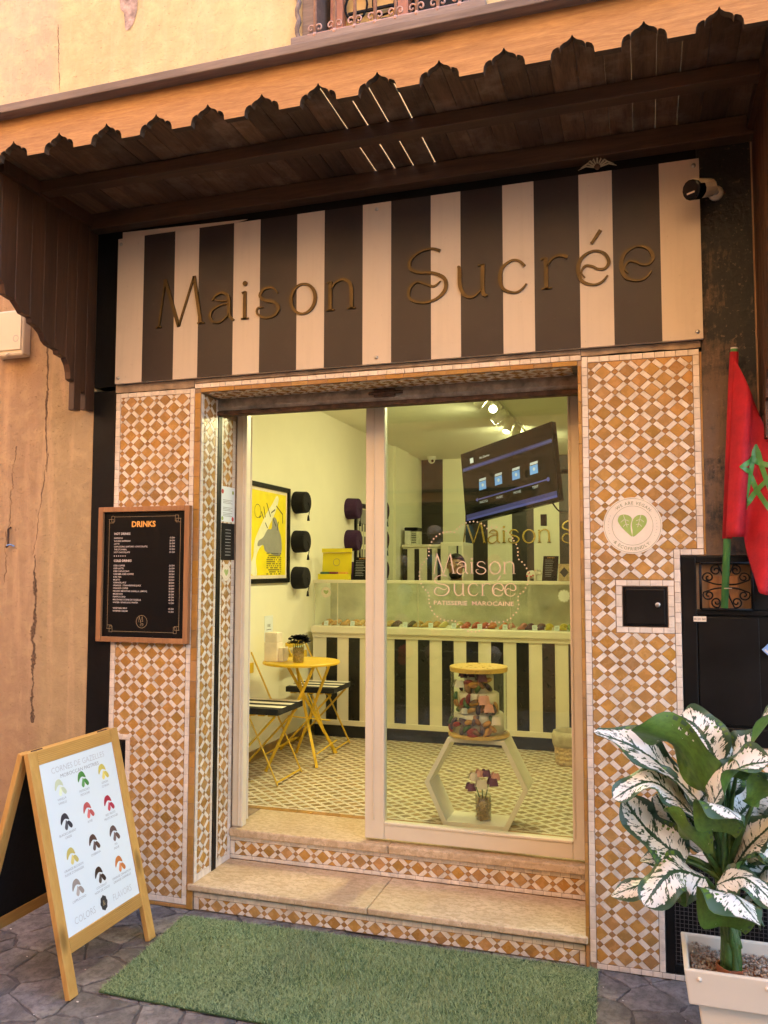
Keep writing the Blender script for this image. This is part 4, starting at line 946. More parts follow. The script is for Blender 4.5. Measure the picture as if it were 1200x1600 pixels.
for ch, x, z, s2 in (('M', -.019, .0, .026), ('S', -.009, -.021, .024)):
    g_ = glyph(ch, (O[0]+lx+x, O[1]-.0004, O[2]+lz+z), X3, Z3, s2, .0002, 1.0); mb.add(g_.v, g_.f)
obj('border_print', mb, 'ink_gold', mn)

# round vegan sticker
def vegan(name, label, cx, cy, r, o, ex, ey, full=True, back=None):
    o_ = Vector(o)+Vector(ex)*cx+Vector(ey)*cy
    t = thing(name, label, 'sticker', tuple(o_))
    mb = MB(); mb.prism(circ(cx, cy, r), o, ex, ey, .0006); obj('disc', mb, 'sticker', t)
    mb = MB(); heart_leaves(mb, cx, cy+r*.02, r*.98, o, ex, ey, .001, 0, 1); obj('heart_print', mb, ['leafgreen', 'sticker'], t)
    mb = MB(); ring(mb, cx, cy, r*.955, r*.012, o, ex, ey, .001); ring(mb, cx, cy, r*.69, r*.012, o, ex, ey, .001)
    if full:
        arc_text(mb, '·WE ARE VEGAN·', cx, cy, r*.80, r*.155, math.pi/2-.06, o, ex, ey, .001); arc_text(mb, '·& ECOFRIENDLY·', cx, cy, r*.82, r*.155, -math.pi/2-.05, o, ex, ey, .001, True)
        for sg in (0, math.pi):
            for i in range(7): mb.sheet(circ(cx+r*.82*math.cos(sg+(i-3)*.13-.05), cy+r*.82*math.sin(sg+(i-3)*.13-.05), r*.012, 6), o, ex, ey, .001)
    obj('lettering', mb, 'ink_olive', t)
    return t
vegan('vegan_sticker', 'large round cream vegan sticker with green leaf heart on the right pillar', -.051, 1.864, .122, (0, -.0055, 0), X3, Z3)
vegan('vegan_sticker', 'small round vegan sticker on the tiled reveal below the black card', .282, 1.655, .046, (-2.1520, 0, 0), Y3, Z3, False)
pn = thing('notice_sheet', 'white notice sheet with coloured marks on the tiled reveal', 'notice', (-2.15, .285, 1.93))
obj('sheet', MB().prism([(.208, 1.928), (.367, 1.928), (.367, 2.118), (.208, 2.118)], (-2.1522, 0, 0), Y3, Z3, .0008), 'board_white', pn)
mb = MB(); On = (-2.1513, 0, 0)
for g0 in (2.045, 2.005, 1.975):
    for i in range(3): line(mb, (.235, g0-i*.008), (.34-.02*(i % 2), g0-i*.008), .003, On, Y3, Z3, .0005)
obj('text_lines', mb, 'ink_grey', pn)
mb = MB()
for (y, z) in ((.23, 2.09), (.345, 1.945)): mb.sheet(circ(y, z, .013, 10), On, Y3, Z3, .0005, 0)
for (y, z) in ((.345, 2.09), (.23, 1.945)): mb.sheet(circ(y, z, .011, 10), On, Y3, Z3, .0005, 1)
M['p_red'] = flat('print_red', (.55, .05, .05))
obj('marks', mb, ['p_red', 'leafgreen'], pn)
pk_ = thing('black_card', 'black price card on the tiled reveal under the notice sheet', 'card', (-2.15, .29, 1.72))
obj('card', MB().prism([(.222, 1.722), (.368, 1.722), (.368, 1.92), (.222, 1.92)], (-2.1522, 0, 0), Y3, Z3, .0012), 'board_black', pk_)
mb = MB()
for i in range(9): line(mb, (.265, 1.885-i*.017), (.325, 1.885-i*.017), .0035, On, Y3, Z3, .0009)
obj('text_lines', mb, 'ink_grey', pk_)

# key box set in the right pillar
kb = thing('wall_box', 'small black metal wall box with a round lock in the right pillar', 'wall box', (0, 0, 1.52))
obj('surround', MB().box(-.097, .086, -.002, .03, 1.433, 1.604), 'black', kb, bev=.003)
obj('lid', bx(-.085, .075, -.010, -.002, 1.443, 1.594), 'door_black', kb, bev=.008)
obj('lock', MB().lathe([(.011, -.010), (.011, -.016), (.005, -.017)], (.046, 0, 1.527), 14, 'y'), 'steel', kb, smooth=True)

# meter cabinet: black boarded door with a scrolled grille
mc = thing('meter_cabinet', 'black boarded cabinet door with scrolled iron grille right of the pillar', 'cabinet', (.31, 0, .96))
CXa, CXb = .142, .74
for b in ((CXa, .20, .957, 1.732), (.50, CXb, .957, 1.732)): obj('frame', bx(b[0], b[1], -.004, .05, b[2], b[3]), 'door_black', mc, bev=.004)
for b in ((.957, 1.03), (1.487, 1.51), (1.705, 1.732)): obj('frame', bx(.2005, .4995, -.003, .05, b[0], b[1]), 'door_black', mc, bev=.004)
obj('frame', bx(.415, .4995, -.0035, .05, 1.5105, 1.7045), 'door_black', mc, bev=.003)
obj('door_panel', bx(.2005, .4995, .008, .03, 1.0305, 1.4865), 'door_black', mc, bev=.003)
obj('panel_bead', MB().box(.203, .437, .002, .008, 1.04, 1.478), 'door_black', mc, bev=.004)
obj('back_board', bx(.2005, .4145, .03, .04, 1.5105, 1.7045), 'plywood', mc)
obj('inner_box', bx(.25, .365, .012, .03, 1.515, 1.65), 'frame_wood', mc, bev=.004)
gr = MB(); g0, g1, h0, h1 = .216, .414, 1.512, 1.703
for a, b in (((g0, h0), (g1, h0)), ((g1, h0), (g1, h1)), ((g1, h1), (g0, h1)), ((g0, h1), (g0, h0))): gr.bar((a[0], -.012, a[1]), (b[0], -.012, b[1]), .010, .010)
gcx, gcz = (g0+g1)/2, (h0+h1)/2
def spiral(cx, cz, r, a0, turns, sg): return [(cx+r*(1-.82*t/24)*math.cos(a0+sg*turns*2*math.pi*t/24), -.012, cz+r*(1-.82*t/24)*math.sin(a0+sg*turns*2*math.pi*t/24)) for t in range(25)]
for sx in (-1, 1):
    for sz in (-1, 1):
        gr.tube(catmull([(gcx+sx*.004, -.012, gcz+sz*.006), (gcx+sx*.045, -.012, gcz+sz*.010), (gcx+sx*.088, -.012, gcz+sz*.026)], 5)+spiral(gcx+sx*.068, gcz+sz*.036, .022, 0 if sx > 0 else math.pi, 1.3, sx*sz), .0034, 5)
        gr.tube(catmull([(gcx+sx*.004, -.012, gcz+sz*.006), (gcx+sx*.012, -.012, gcz+sz*.045), (gcx+sx*.03, -.012, gcz+sz*.088)], 5)+spiral(gcx+sx*.038, gcz+sz*.066, .022, math.pi/2*sz, 1.3, -sx*sz), .0034, 5)
obj('grille', gr, 'iron', mc, smooth=True)
nb = obj('number_plate', bx(.186, .236, -.0065, -.004, 1.460, 1.482), 'sticker', mc)
obj('digits', MB().text('85 221 060', .012, (.211, -.0067, 1.4665), X3, Z3, off=.0004, width=.044), 'ink_dark', nb)
# vent panel below, behind the planter
vt = thing('vent_panel', 'black vent panel with square wire mesh behind the planter', 'vent', (.4, 0, .02))
obj('back', bx(.052, .90, .03, .05, .026, .48), 'black', vt)
obj('frame', MB().box(.050, .086, -.004, .03, .026, .480).box(.0865, .90, -.003, .03, .026, .06).box(.0865, .90, -.003, .03, .45, .480), 'door_black', vt, bev=.003)
mm = MB()
for i in range(48): x = .09+i*.0165; mm.add([(x-.0012, .002, .06), (x+.0012, .002, .06), (x+.0012, .002, .45), (x-.0012, .002, .45), (x, .0045, .06), (x, .0045, .45)], [(0, 1, 2, 3), (1, 4, 5, 2), (4, 0, 3, 5)])
for i in range(24): z = .065+i*.0163; mm.add([(.0865, 0, z-.0012), (.90, 0, z-.0012), (.90, 0, z+.0012), (.0865, 0, z+.0012), (.0865, .0025, z), (.90, .0025, z)], [(0, 1, 2, 3), (1, 4, 5, 2), (4, 0, 3, 5)])
M['mesh'] = pm('dusty_wire', (.13, .12, .115), .5, .5, bst=0)
obj('wire_mesh', mm, 'mesh', vt, kind='stuff')
# blue peg bag corner at the frame edge
bp = thing('blue_card', 'pale blue printed card stuck at the right edge of the cabinet', 'card', (.47, -.01, 1.33))
obj('card', MB().prism([(.443, 1.352), (.475, 1.32), (.515, 1.36), (.483, 1.392)], (0, -.007, 0), X3, Z3, .002), 'cap_cream', bp)
M['card_blue'] = flat('card_blue', (.25, .42, .75)); bp.children[0].data.materials[0] = M['card_blue']
obj('print_line', MB().sheet([(.452, 1.350), (.475, 1.327), (.480, 1.332), (.457, 1.355)], (0, -.009, 0), X3, Z3, .0005), 'ink_white', bp)

# white junction box and hook on the left wall
jb = thing('junction_box', 'weathered white junction box on the plaster left of the canopy', 'junction box', (-3.32, 0, 2.85))
obj('case', bx(-3.425, -3.228, -.065, 0, 2.842, 3.10), 'white_paint', jb, bev=.012)
obj('lid', bx(-3.415, -3.238, -.072, -.065, 2.872, 3.09), 'white_paint', jb, bev=.004)
ri = MB(); ring(ri, -3.27, 2.935, .017, .003, (0, -.0722, 0), X3, Z3, .0006, 24); obj('knockout', ri, 'ink_grey', jb)
obj('clip', MB().tube([(-3.335, -.07, 2.846), (-3.33, -.082, 2.838), (-3.322, -.082, 2.846), (-3.322, -.07, 2.856)], .006, 6), 'white_paint', jb)
obj('rust_streak', MB().prism([(-3.395, 2.90), (-3.383, 2.90), (-3.381, 2.97), (-3.386, 2.99), (-3.394, 2.98)], (0, -.0722, 0), X3, Z3, .0006), 'rust', jb)
hk = thing('wall_hook', 'rusty iron hook with blue string on the cracked left wall', 'hook', (-3.325, -.01, 1.83))
obj('shank', MB().tube([(-3.325, -.004, 1.90), (-3.325, -.02, 1.89), (-3.324, -.02, 1.80), (-3.328, -.03, 1.79)], .006, 6), 'rust', hk, smooth=True)
obj('string', MB().tube([(-3.326, -.028, 1.80), (-3.31, -.022, 1.806), (-3.292, -.01, 1.797)], .004, 5), 'card_blue', hk)

# patch of missing plaster high on the wall
sp = MB(); sp.sheet(catmull([(-2.70, 4.90), (-2.61, 4.90), (-2.59, 4.75), (-2.615, 4.65), (-2.66, 4.62), (-2.675, 4.72), (-2.70, 4.76)], 4, True)[::-1], (0, 0, 0), X3, Z3, .003)
M['render'] = pm('grey_pink_render', (.40, .30, .26), .95, ns=22, amt=.5, bs=60, bst=1)
obj('render_patch', sp, 'render', bld)

# flag
fl = thing('flag', 'red flag with green star on a green pole at the cabinet', 'flag', (.305, -.06, 1.53))
PT, PB = Vector((.366, -.06, 2.585)), Vector((.303, -.055, 1.52))
obj('pole', MB().tube([PB, PT], .0145, 12), 'green_pole', fl, smooth=True)
obj('pole_tip', MB().tube([PT, PT+Vector((.0005, 0, .006))], .0148, 12), 'ink_white', fl)
obj('tie', MB().tube([(.327+.017*math.cos(t*.4)-.012, -.056+.017*math.sin(t*.4), 1.60) for t in range(17)], .002, 4), 'linen', fl)
def cloth(s, t):
    """s: down the hoist, t: out along the fly; the free end hangs in folds"""
    h = PT.lerp(PB, .012+s*.72); top = (Vector((.0, 0, -.03)), Vector((.058, -.03, -.20)), Vector((.14, -.04, -.42)), Vector((.24, -.03, -.66)))
    bot = (Vector((-.008, -.018, .0)), Vector((.060, -.045, .002)), Vector((.098, -.075, -.22)), Vector((.17, -.05, -.24)))
    def bez(P, q): 
        f = q*3; i = min(2, int(f)); f -= i; f = f*f*(3-2*f) if i == 0 else f
        return P[i].lerp(P[i+1], f)
    off = bez(top, t).lerp(bez(bot, t), s**1.15)
    y = -.020-.055*math.sin(t*9.5+s*.8)*min(1, t*5)*(.45+.55*s)
    return h+off+Vector((0, y, 0))
NS, NT = 26, 44
V = [cloth(i/NS, j/NT) for i in range(NS+1) for j in range(NT+1)]
fm = MB(); fm.add(V, [(i*(NT+1)+j, (i+1)*(NT+1)+j, (i+1)*(NT+1)+j+1, i*(NT+1)+j+1) for i in range(NS) for j in range(NT)])
fo = obj('cloth', fm, 'red', fl, smooth=True); sm_ = fo.modifiers.new('thick', 'SOLIDIFY'); sm_.thickness = .0012; sm_.offset = 1
obj('sleeve', MB().tube([PT.lerp(PB, .012), PT.lerp(PB, .1), PT.lerp(PB, .735)], [.0175, .0185, .0195], 12), 'red', fl, smooth=True)
stm = MB(); pv = [(.42, .22), (.17, .56), (.31, .80), (.86, .34), (.72, .06)]   # (t, s): corners of the star on the cloth
for k in range(5):
    a, b = pv[k], pv[(k+2) % 5]; n = 22; Lq = []; Rq = []
    for i in range(n+1):
        tt, ss = a[0]+(b[0]-a[0])*i/n, a[1]+(b[1]-a[1])*i/n; p = cloth(ss, tt)
        d_ = (cloth(ss+(b[1]-a[1])*.02, tt+(b[0]-a[0])*.02)-p).normalized(); nn_ = (cloth(ss, tt+.01)-p).cross(cloth(ss+.01, tt)-p).normalized()
        if nn_.y > 0: nn_ = -nn_
        sd = d_.cross(nn_).normalized()
        w_ = .0105*min(1, .25+i*.35, .25+(n-i)*.35)
        Lq.append(p-sd*w_+nn_*(.0035+.0008*k)); Rq.append(p+sd*w_+nn_*(.0035+.0008*k))
    stm.add(Lq+Rq, [(i, i+1, n+2+i, n+1+i) for i in range(n)])
obj('star', stm, 'green_sat', fl, smooth=True)

# planter with gravel
pl = thing('planter', 'cream plastic trough planter at the lower right corner', 'planter', (.5, -.66, 0))
PX0, PX1, PY0, PY1, PZ = .092, 1.0, -.805, -.515, .405
def trough(x0, x1, y0, y1, z0, z1, dx, dy): # tapering open box side wall
    return [(x0+dx, y0+dy, z0), (x1-dx, y0+dy, z0), (x1-dx, y1-dy, z0), (x0+dx, y1-dy, z0), (x0, y0, z1), (x1, y0, z1), (x1, y1, z1), (x0, y1, z1)]
mb = MB(); o8 = trough(PX0, PX1, PY0, PY1, .292, PZ, .014, .012); i4 = [(PX0+.017, PY0+.017, PZ), (PX1-.017, PY0+.017, PZ), (PX1-.017, PY1-.017, PZ), (PX0+.017, PY1-.017, PZ)]; j4 = [(p[0]+(.012 if p[0] < .5 else -.012), p[1]+(.01 if p[1] < -.66 else -.01), .30) for p in i4]
mb.add(o8+i4+j4, [(0, 1, 5, 4), (1, 2, 6, 5), (2, 3, 7, 6), (3, 0, 4, 7), (0, 3, 2, 1)]+[(4+i, 4+(i+1) % 4, 8+(i+1) % 4, 8+i) for i in range(4)]+[(8+i, 8+(i+1) % 4, 12+(i+1) % 4, 12+i) for i in range(4)])
obj('collar', mb, 'planter', pl, bev=.005)
mb = MB(); mb.add(trough(PX0+.042, PX1-.042, PY0+.036, PY1-.036, 0.004, .2915, .035, .03), [(0, 1, 5, 4), (1, 2, 6, 5), (2, 3, 7, 6), (3, 0, 4, 7), (0, 3, 2, 1), (4, 5, 6, 7)])
obj('body', mb, 'planter', pl, bev=.006)
for x in (.138, .335, .53): obj('plug', MB().ball((x, PY0+.002, .378), .007, 8, 5), 'planter', pl, smooth=True)
obj('soil', bx(PX0+.03, PX1-.03, PY0+.03, PY1-.03, .30, .345), 'terracotta', pl)
pb = MB(); ico = [(0, 0, 1), (.89, 0, .45), (.28, .85, .45), (-.72, .53, .45), (-.72, -.53, .45), (.28, -.85, .45), (.72, .53, -.45), (-.28, .85, -.45), (-.89, 0, -.45), (-.28, -.85, -.45), (.72, -.53, -.45), (0, 0, -1)]
icf = [(0, 1, 2), (0, 2, 3), (0, 3, 4), (0, 4, 5), (0, 5, 1), (1, 6, 2), (2, 7, 3), (3, 8, 4), (4, 9, 5), (5, 10, 1), (2, 6, 7), (3, 7, 8), (4, 8, 9), (5, 9, 10), (1, 10, 6), (6, 11, 7), (7, 11, 8), (8, 11, 9), (9, 11, 10), (10, 11, 6)]
for _ in range(2600):
    x, y = random.uniform(PX0+.028, PX1-.03), random.uniform(PY0+.028, PY1-.028); r = random.uniform(.0035, .0075); sx, sy, sz = (random.uniform(.6, 1.4) for _ in range(3))
    z = .352+.016*math.sin(x*22+1)*math.sin(y*17)+random.uniform(-.004, .008)+.018*max(0, 1-abs(x-.13)/.08)+.012*max(0, (y+.62)/.1); a = random.uniform(0, 6.28); ca, sa = math.cos(a), math.sin(a)
    pb.add([(x+r*(p[0]*sx*ca-p[1]*sy*sa), y+r*(p[0]*sx*sa+p[1]*sy*ca), z+r*p[2]*sz*.8) for p in ico], icf)
obj('gravel', pb, 'pebble', pl, kind='stuff')

# dieffenbachia
pt = thing('potted_plant', 'tall plant with large white and green variegated leaves in the trough planter', 'plant', (.245, -.66, .35))
obj('nursery_pot', MB().lathe([(.040, .345), (.046, .374), (.043, .374), (.038, .35)], (.245, -.66, 0), 14, wob=lambda i, j: .12*math.sin(j*2.1)), 'terracotta', pt)
obj('stem', MB().tube([(.247, -.66, .345), (.243, -.66, .45), (.238, -.655, .60), (.236, -.65, .75), (.238, -.65, .86)], [.013, .015, .013, .010, .006], 12), 'stem', pt, smooth=True)
def leaf(base, mid, tip, w, nrm, fold=.25, wave=.10, ph=0.0):
    """broad leaf on a three-point midrib; upper and lower skins are separate faces"""
    pts = catmull([base, mid, tip], 9) ; k = len(pts); nu = 8; nrm = Vector(nrm)
    top = []; 
    for i, p in enumerate(pts):
        p = Vector(p); t = i/(k-1); d = (Vector(pts[min(i+1, k-1)])-Vector(pts[max(i-1, 0)])).normalized()
        side = d.cross(nrm).normalized(); nn = side.cross(d).normalized()
        ww = w*(math.sin(math.pi*(.07+.93*t)**.92)**.58) if t < .985 else w*.05
        for j in range(nu+1):
            u = -1+2*j/nu; h = fold*ww*(abs(u)**1.3)*.5+wave*ww*math.sin(t*11+ph+u*1.5)*u*u
            top.append(p+side*(u*ww/2)+nn*h)
    nV = len(top); V = top+[q for q in top]; F = []; mi = []
    rows = [(Vector(top[i*(nu+1)+nu//2+1])-Vector(top[i*(nu+1)+nu//2-1])) for i in range(k)]
    V2 = []
    for i in range(k):
        d = (Vector(pts[min(i+1, k-1)])-Vector(pts[max(i-1, 0)])).normalized(); nn = rows[i].cross(d); nn = nn.normalized() if nn.length > 1e-9 else nrm
        if nn.dot(nrm) < 0: nn = -nn
        V2 += [top[i*(nu+1)+j]-nn*.0016 for j in range(nu+1)]
    mb = MB(); Ft = [(i*(nu+1)+j, i*(nu+1)+j+1, (i+1)*(nu+1)+j+1, (i+1)*(nu+1)+j) for i in range(k-1) for j in range(nu)]
    mb.add(top, Ft, 0); mb.add(V2, [f[::-1] for f in Ft], 1)
    me_o = obj('leaf', mb, ['leaf', 'leaf_under'], pt, smooth=True)
    uvl = me_o.data.uv_layers.new(name='UVMap'); n1 = (nu+1)*k
    for lp_ in me_o.data.loops:
        q = lp_.vertex_index % n1; uvl.data[lp_.index].uv = ((q % (nu+1))/nu, (q//(nu+1))/(k-1))
    return me_o
def petiole(a, b, c, r=.0095):
    """leaf stalk: clasps the stem from near its foot, then bends out to the blade"""
    k = random.uniform(0, 6.28); z0 = max(.36, a[2]-random.uniform(.12, .28)); lo = (.245+.022*math.cos(k), -.66+.022*math.sin(k), z0)
    m_ = (a[0]+.014*math.cos(k), a[1]+.014*math.sin(k), (a[2]+z0)/2+.04)
    q = catmull([lo, m_, b, c], 5); obj('petiole', MB().tube(q, [r*(1.55-.9*i/(len(q)-1)) for i in range(len(q))], 8), 'stem', pt, smooth=True)
# LEAFSTART
LEAF = [
    ((0.238, -0.66, 0.74), (0.154, -0.69, 0.904), (-0.01, -0.72, 1.054), (-0.18, -0.74, 1.122), 0.135, (0.35, -0.55, 0.8), 0.35),
    ((0.232, -0.66, 0.74), (0.18, -0.71, 0.94), (0.092, -0.76, 1.097), (-0.056, -0.82, 1.151), 0.155, (0.3, 0.75, 0.55), 0.45),
    ((0.239, -0.66, 0.761), (0.218, -0.63, 1.025), (0.164, -0.61, 1.126), (0.105, -0.55, 1.16), 0.15, (-0.1, -0.8, 0.6), 0.25),
    ((0.249, -0.66, 0.762), (0.251, -0.66, 1.013), (0.324, -0.68, 1.106), (0.427, -0.66, 1.238), 0.13, (-0.45, -0.05, 0.9), 0.45),
    ((0.238, -0.66, 0.719), (0.191, -0.74, 0.9), (0.263, -0.79, 1.034), (0.362, -0.83, 1.08), 0.14, (-0.5, -0.35, 0.8), 0.5),
    ((0.231, -0.66, 0.698), (0.139, -0.7, 0.857), (0.009, -0.76, 0.972), (-0.118, -0.8, 0.918), 0.12, (0.1, -0.5, 0.86), 0.25),
    ((0.226, -0.66, 0.656), (0.11, -0.68, 0.702), (-0.005, -0.69, 0.788), (-0.092, -0.69, 0.898), 0.15, (0.5, -0.75, 0.45), 0.25),
    ((0.226, -0.66, 0.656), (0.174, -0.73, 0.746), (0.105, -0.76, 0.82), (0.047, -0.78, 0.898), 0.11, (0.6, 0.6, 0.4), 0.5),
    ((0.229, -0.66, 0.594), (0.226, -0.76, 0.831), (0.21, -0.82, 0.931), (0.266, -0.91, 0.914), 0.15, (0.1, 0.45, 0.9), -0.35),
    ((0.234, -0.66, 0.553), (0.167, -0.72, 0.666), (0.063, -0.78, 0.695), (-0.026, -0.84, 0.602), 0.165, (-0.1, -0.55, 0.85), -0.3),
    ((0.234, -0.66, 0.553), (0.125, -0.68, 0.647), (-0.018, -0.69, 0.618), (-0.134, -0.7, 0.566), 0.085, (-0.1, -0.5, 0.9), -0.2),
    ((0.24, -0.66, 0.554), (0.2, -0.74, 0.656), (0.282, -0.79, 0.703), (0.366, -0.84, 0.642), 0.1, (0.1, -0.6, 0.8), -0.2),
    ((0.244, -0.66, 0.411), (0.239, -0.72, 0.52), (0.237, -0.82, 0.662), (0.305, -0.94, 0.621), 0.19, (0.1, 0.45, 0.9), -0.35),
    ((0.245, -0.66, 0.596), (0.264, -0.69, 0.711), (0.316, -0.73, 0.801), (0.397, -0.76, 0.897), 0.12, (-0.5, -0.5, 0.7), 0.4),
    ((0.247, -0.66, 0.555), (0.268, -0.63, 0.64), (0.331, -0.61, 0.702), (0.422, -0.6, 0.765), 0.15, (-0.3, -0.75, 0.55), 0.25),
    ((0.247, -0.66, 0.679), (0.272, -0.64, 0.842), (0.335, -0.62, 0.905), (0.436, -0.61, 0.963), 0.14, (-0.3, -0.8, 0.5), 0.3),
    ((0.238, -0.66, 0.719), (0.193, -0.63, 0.832), (0.135, -0.6, 0.915), (0.096, -0.58, 0.995), 0.14, (0.2, -0.9, 0.4), 0.25),
    ((0.238, -0.66, 0.74), (0.231, -0.63, 0.92), (0.249, -0.61, 0.991), (0.284, -0.58, 1.073), 0.13, (0.05, -0.95, 0.3), 0.2),
    ((0.231, -0.66, 0.677), (0.087, -0.66, 0.714), (0.025, -0.64, 0.69), (-0.038, -0.64, 0.673), 0.06, (-0.1, -0.5, 0.85), 0.2),
    ((0.243, -0.66, 0.699), (0.31, -0.76, 0.919), (0.356, -0.78, 0.979), (0.424, -0.82, 0.984), 0.12, (-0.1, 0.5, 0.85), 0.3),
    ((0.226, -0.66, 0.635), (0.169, -0.64, 0.727), (0.142, -0.62, 0.803), (0.072, -0.61, 0.902), 0.13, (0.3, -0.9, 0.3), 0.3),
    ((0.235, -0.66, 0.615), (0.207, -0.62, 0.703), (0.218, -0.6, 0.783), (0.208, -0.58, 0.895), 0.12, (0, -1, 0.2), 0.3),
    ((0.242, -0.66, 0.637), (0.292, -0.71, 0.741), (0.336, -0.75, 0.799), (0.389, -0.79, 0.768), 0.1, (0.1, -0.6, 0.8), -0.2),
    ((0.237, -0.66, 0.678), (0.141, -0.61, 0.757), (0.07, -0.59, 0.809), (0.019, -0.58, 0.89), 0.13, (0.4, -0.85, 0.4), 0.2),
    ((0.243, -0.66, 0.678), (0.294, -0.6, 0.769), (0.329, -0.58, 0.851), (0.344, -0.56, 0.954), 0.13, (-0.2, -0.9, 0.4), 0.2),
    ((0.236, -0.66, 0.574), (0.156, -0.64, 0.595), (0.085, -0.64, 0.58), (0.043, -0.66, 0.561), 0.1, (0.1, 0.5, 0.85), -0.3),
    ((0.243, -0.66, 0.534), (0.292, -0.68, 0.609), (0.337, -0.71, 0.655), (0.403, -0.72, 0.696), 0.11, (-0.3, -0.5, 0.8), 0.3),
    ((0.24, -0.66, 0.803), (0.27, -0.7, 0.993), (0.306, -0.74, 1.046), (0.356, -0.79, 1.021), 0.11, (0.1, 0.5, 0.85), -0.3),
]
for i_, (s0, b0, m0, t0, w0, n0, f0) in enumerate(LEAF):
    petiole(s0, ((s0[0]+b0[0])/2, (s0[1]+b0[1])/2, (s0[2]+b0[2])/2+.0), b0); leaf(b0, m0, t0, w0*1.04, n0, f0, .20, i_*1.7)
# LEAFEND

# turf mat
tm = thing('turf_mat', 'green artificial grass mat lying in front of the steps', 'mat', (-1.2, -.4, 0))
MC = [(-2.150, -.085), (-2.095, -.812), (-.195, -.835), (-.222, -.022)]
obj('backing', MB().prism(MC, (0, 0, .003), X3, Y3, .006), 'turf_back', tm)
NB = 105000
uu, vv = rng.random(NB), rng.random(NB); c0, c1, c2, c3 = (np.array(c) for c in (MC[0], MC[3], MC[1], MC[2]))
xy = (c0*(1-uu)[:, None]+c1*uu[:, None])*(1-vv)[:, None]+(c2*(1-uu)[:, None]+c3*uu[:, None])*vv[:, None]
xy += rng.normal(0, .0035, xy.shape)*((vv > .975)|(vv < .012)|(uu < .012)|(uu > .988))[:, None]
ang = rng.random(NB)*2*np.pi
wear = .5+.5*np.sin(xy[:, 0]*3.1+1.3*np.sin(xy[:, 1]*5.2))*np.sin(xy[:, 1]*6.3+1.1*np.sin(xy[:, 0]*4.4)); hgt = (.008+.012*rng.random(NB))*(1-.45*wear); lean = (.003+.013*rng.random(NB))*(1+.7*wear); wd = .0009+.0008*rng.random(NB)
la = rng.normal(2.2, 1.7, NB)
dx, dy = np.cos(ang)*wd, np.sin(ang)*wd; lx, ly = np.cos(la)*lean, np.sin(la)*lean
z0 = np.full(NB, .008)
A = np.stack([xy[:, 0]-dx, xy[:, 1]-dy, z0], 1); B = np.stack([xy[:, 0]+dx, xy[:, 1]+dy, z0], 1); Cc = np.stack([xy[:, 0]+lx, xy[:, 1]+ly, z0+hgt], 1)
vt_ = np.stack([A, B, Cc], 1).reshape(-1, 3)-np.array(BASE[tm]); me = bpy.data.meshes.new('grass_blades')
me.vertices.add(NB*3); me.vertices.foreach_set('co', vt_.ravel()); me.loops.add(NB*3); me.loops.foreach_set('vertex_index', np.arange(NB*3, dtype=np.int32))
me.polygons.add(NB); me.polygons.foreach_set('loop_start', np.arange(0, NB*3, 3, dtype=np.int32)); me.update(); me.materials.append(M['turf'])
go = bpy.data.objects.new('grass_blades', me); COL.objects.link(go); go.parent = tm; go['kind'] = 'stuff'

# A-board
ab = thing('sandwich_board', 'pine sandwich board listing pastry flavours beside the mat', 'sandwich board', (-2.45, -.606, 0))
AW, AL, LE = .589, .957, .24738
E1 = Vector((0, 1, 0)); E2 = Vector((-math.sin(LE), 0, math.cos(LE))); E3 = E1.cross(E2)     # E3: out of the printed face
OA = Vector((-2.1595, -.9005, .003))
def fbar(mbb, u0, u1, v0, v1, w0, w1, o=OA, e1=E1, e2=E2, e3=None):
    e3 = e3 or E3; P = [o+e1*u+e2*v+e3*w for w in (w0, w1) for u, v in ((u0, v0), (u1, v0), (u1, v1), (u0, v1))]
    return mbb.add(P, [(0, 3, 2, 1), (4, 5, 6, 7), (0, 1, 5, 4), (1, 2, 6, 5), (2, 3, 7, 6), (3, 0, 4, 7)])
for a, b in ((0, .052), (AW-.052, AW)): obj('leg', fbar(MB(), a, b, 0, AL, -.024, 0), 'pine_z', ab, bev=.003)
for a, b, nm in ((.155, .213, 'rail'), (AL-.060, AL-.001, 'rail')):
    r_ = obj(nm, fbar(MB(), .0525, AW-.0525, a, b, -.022, -.003), 'pine_y', ab, bev=.002)
    rl = MB()
    for i in range(7): fbar(rl, .053, AW-.053, a+.006+i*.0075, a+.010+i*.0075, -.003, -.0008)
    obj('reeding', rl, 'pine_y', r_)
obj('printed_panel', fbar(MB(), .050, AW-.050, .211, AL-.058, -.014, -.006), 'board_white', ab)
OP = OA+E1*.052+E2*.213+E3*(-.0058); QW, QH = AW-.104, AL-.06-.213
obj('heading', MB().text('CORNES DE GAZELLES', .035, OP+E1*(QW*.5)+E2*(QH*.925), E1, E2, off=.0003, width=QW*.72, bold=-.006), 'ink_pale', ab)
for t_, u in (('COLORS', .245), ('FLAVORS', .765)): obj('footer_word', MB().text(t_, .040, OP+E1*(QW*u)+E2*(QH*.045), E1, E2, off=.0003, bold=-.012, width=QW*.27), 'ink_pale', ab)
mb = MB(); mb.text('MOROCCAN PASTRIES', .022, OP+E1*(QW*.5)+E2*(QH*.886), E1, E2, off=.0003, width=QW*.52)
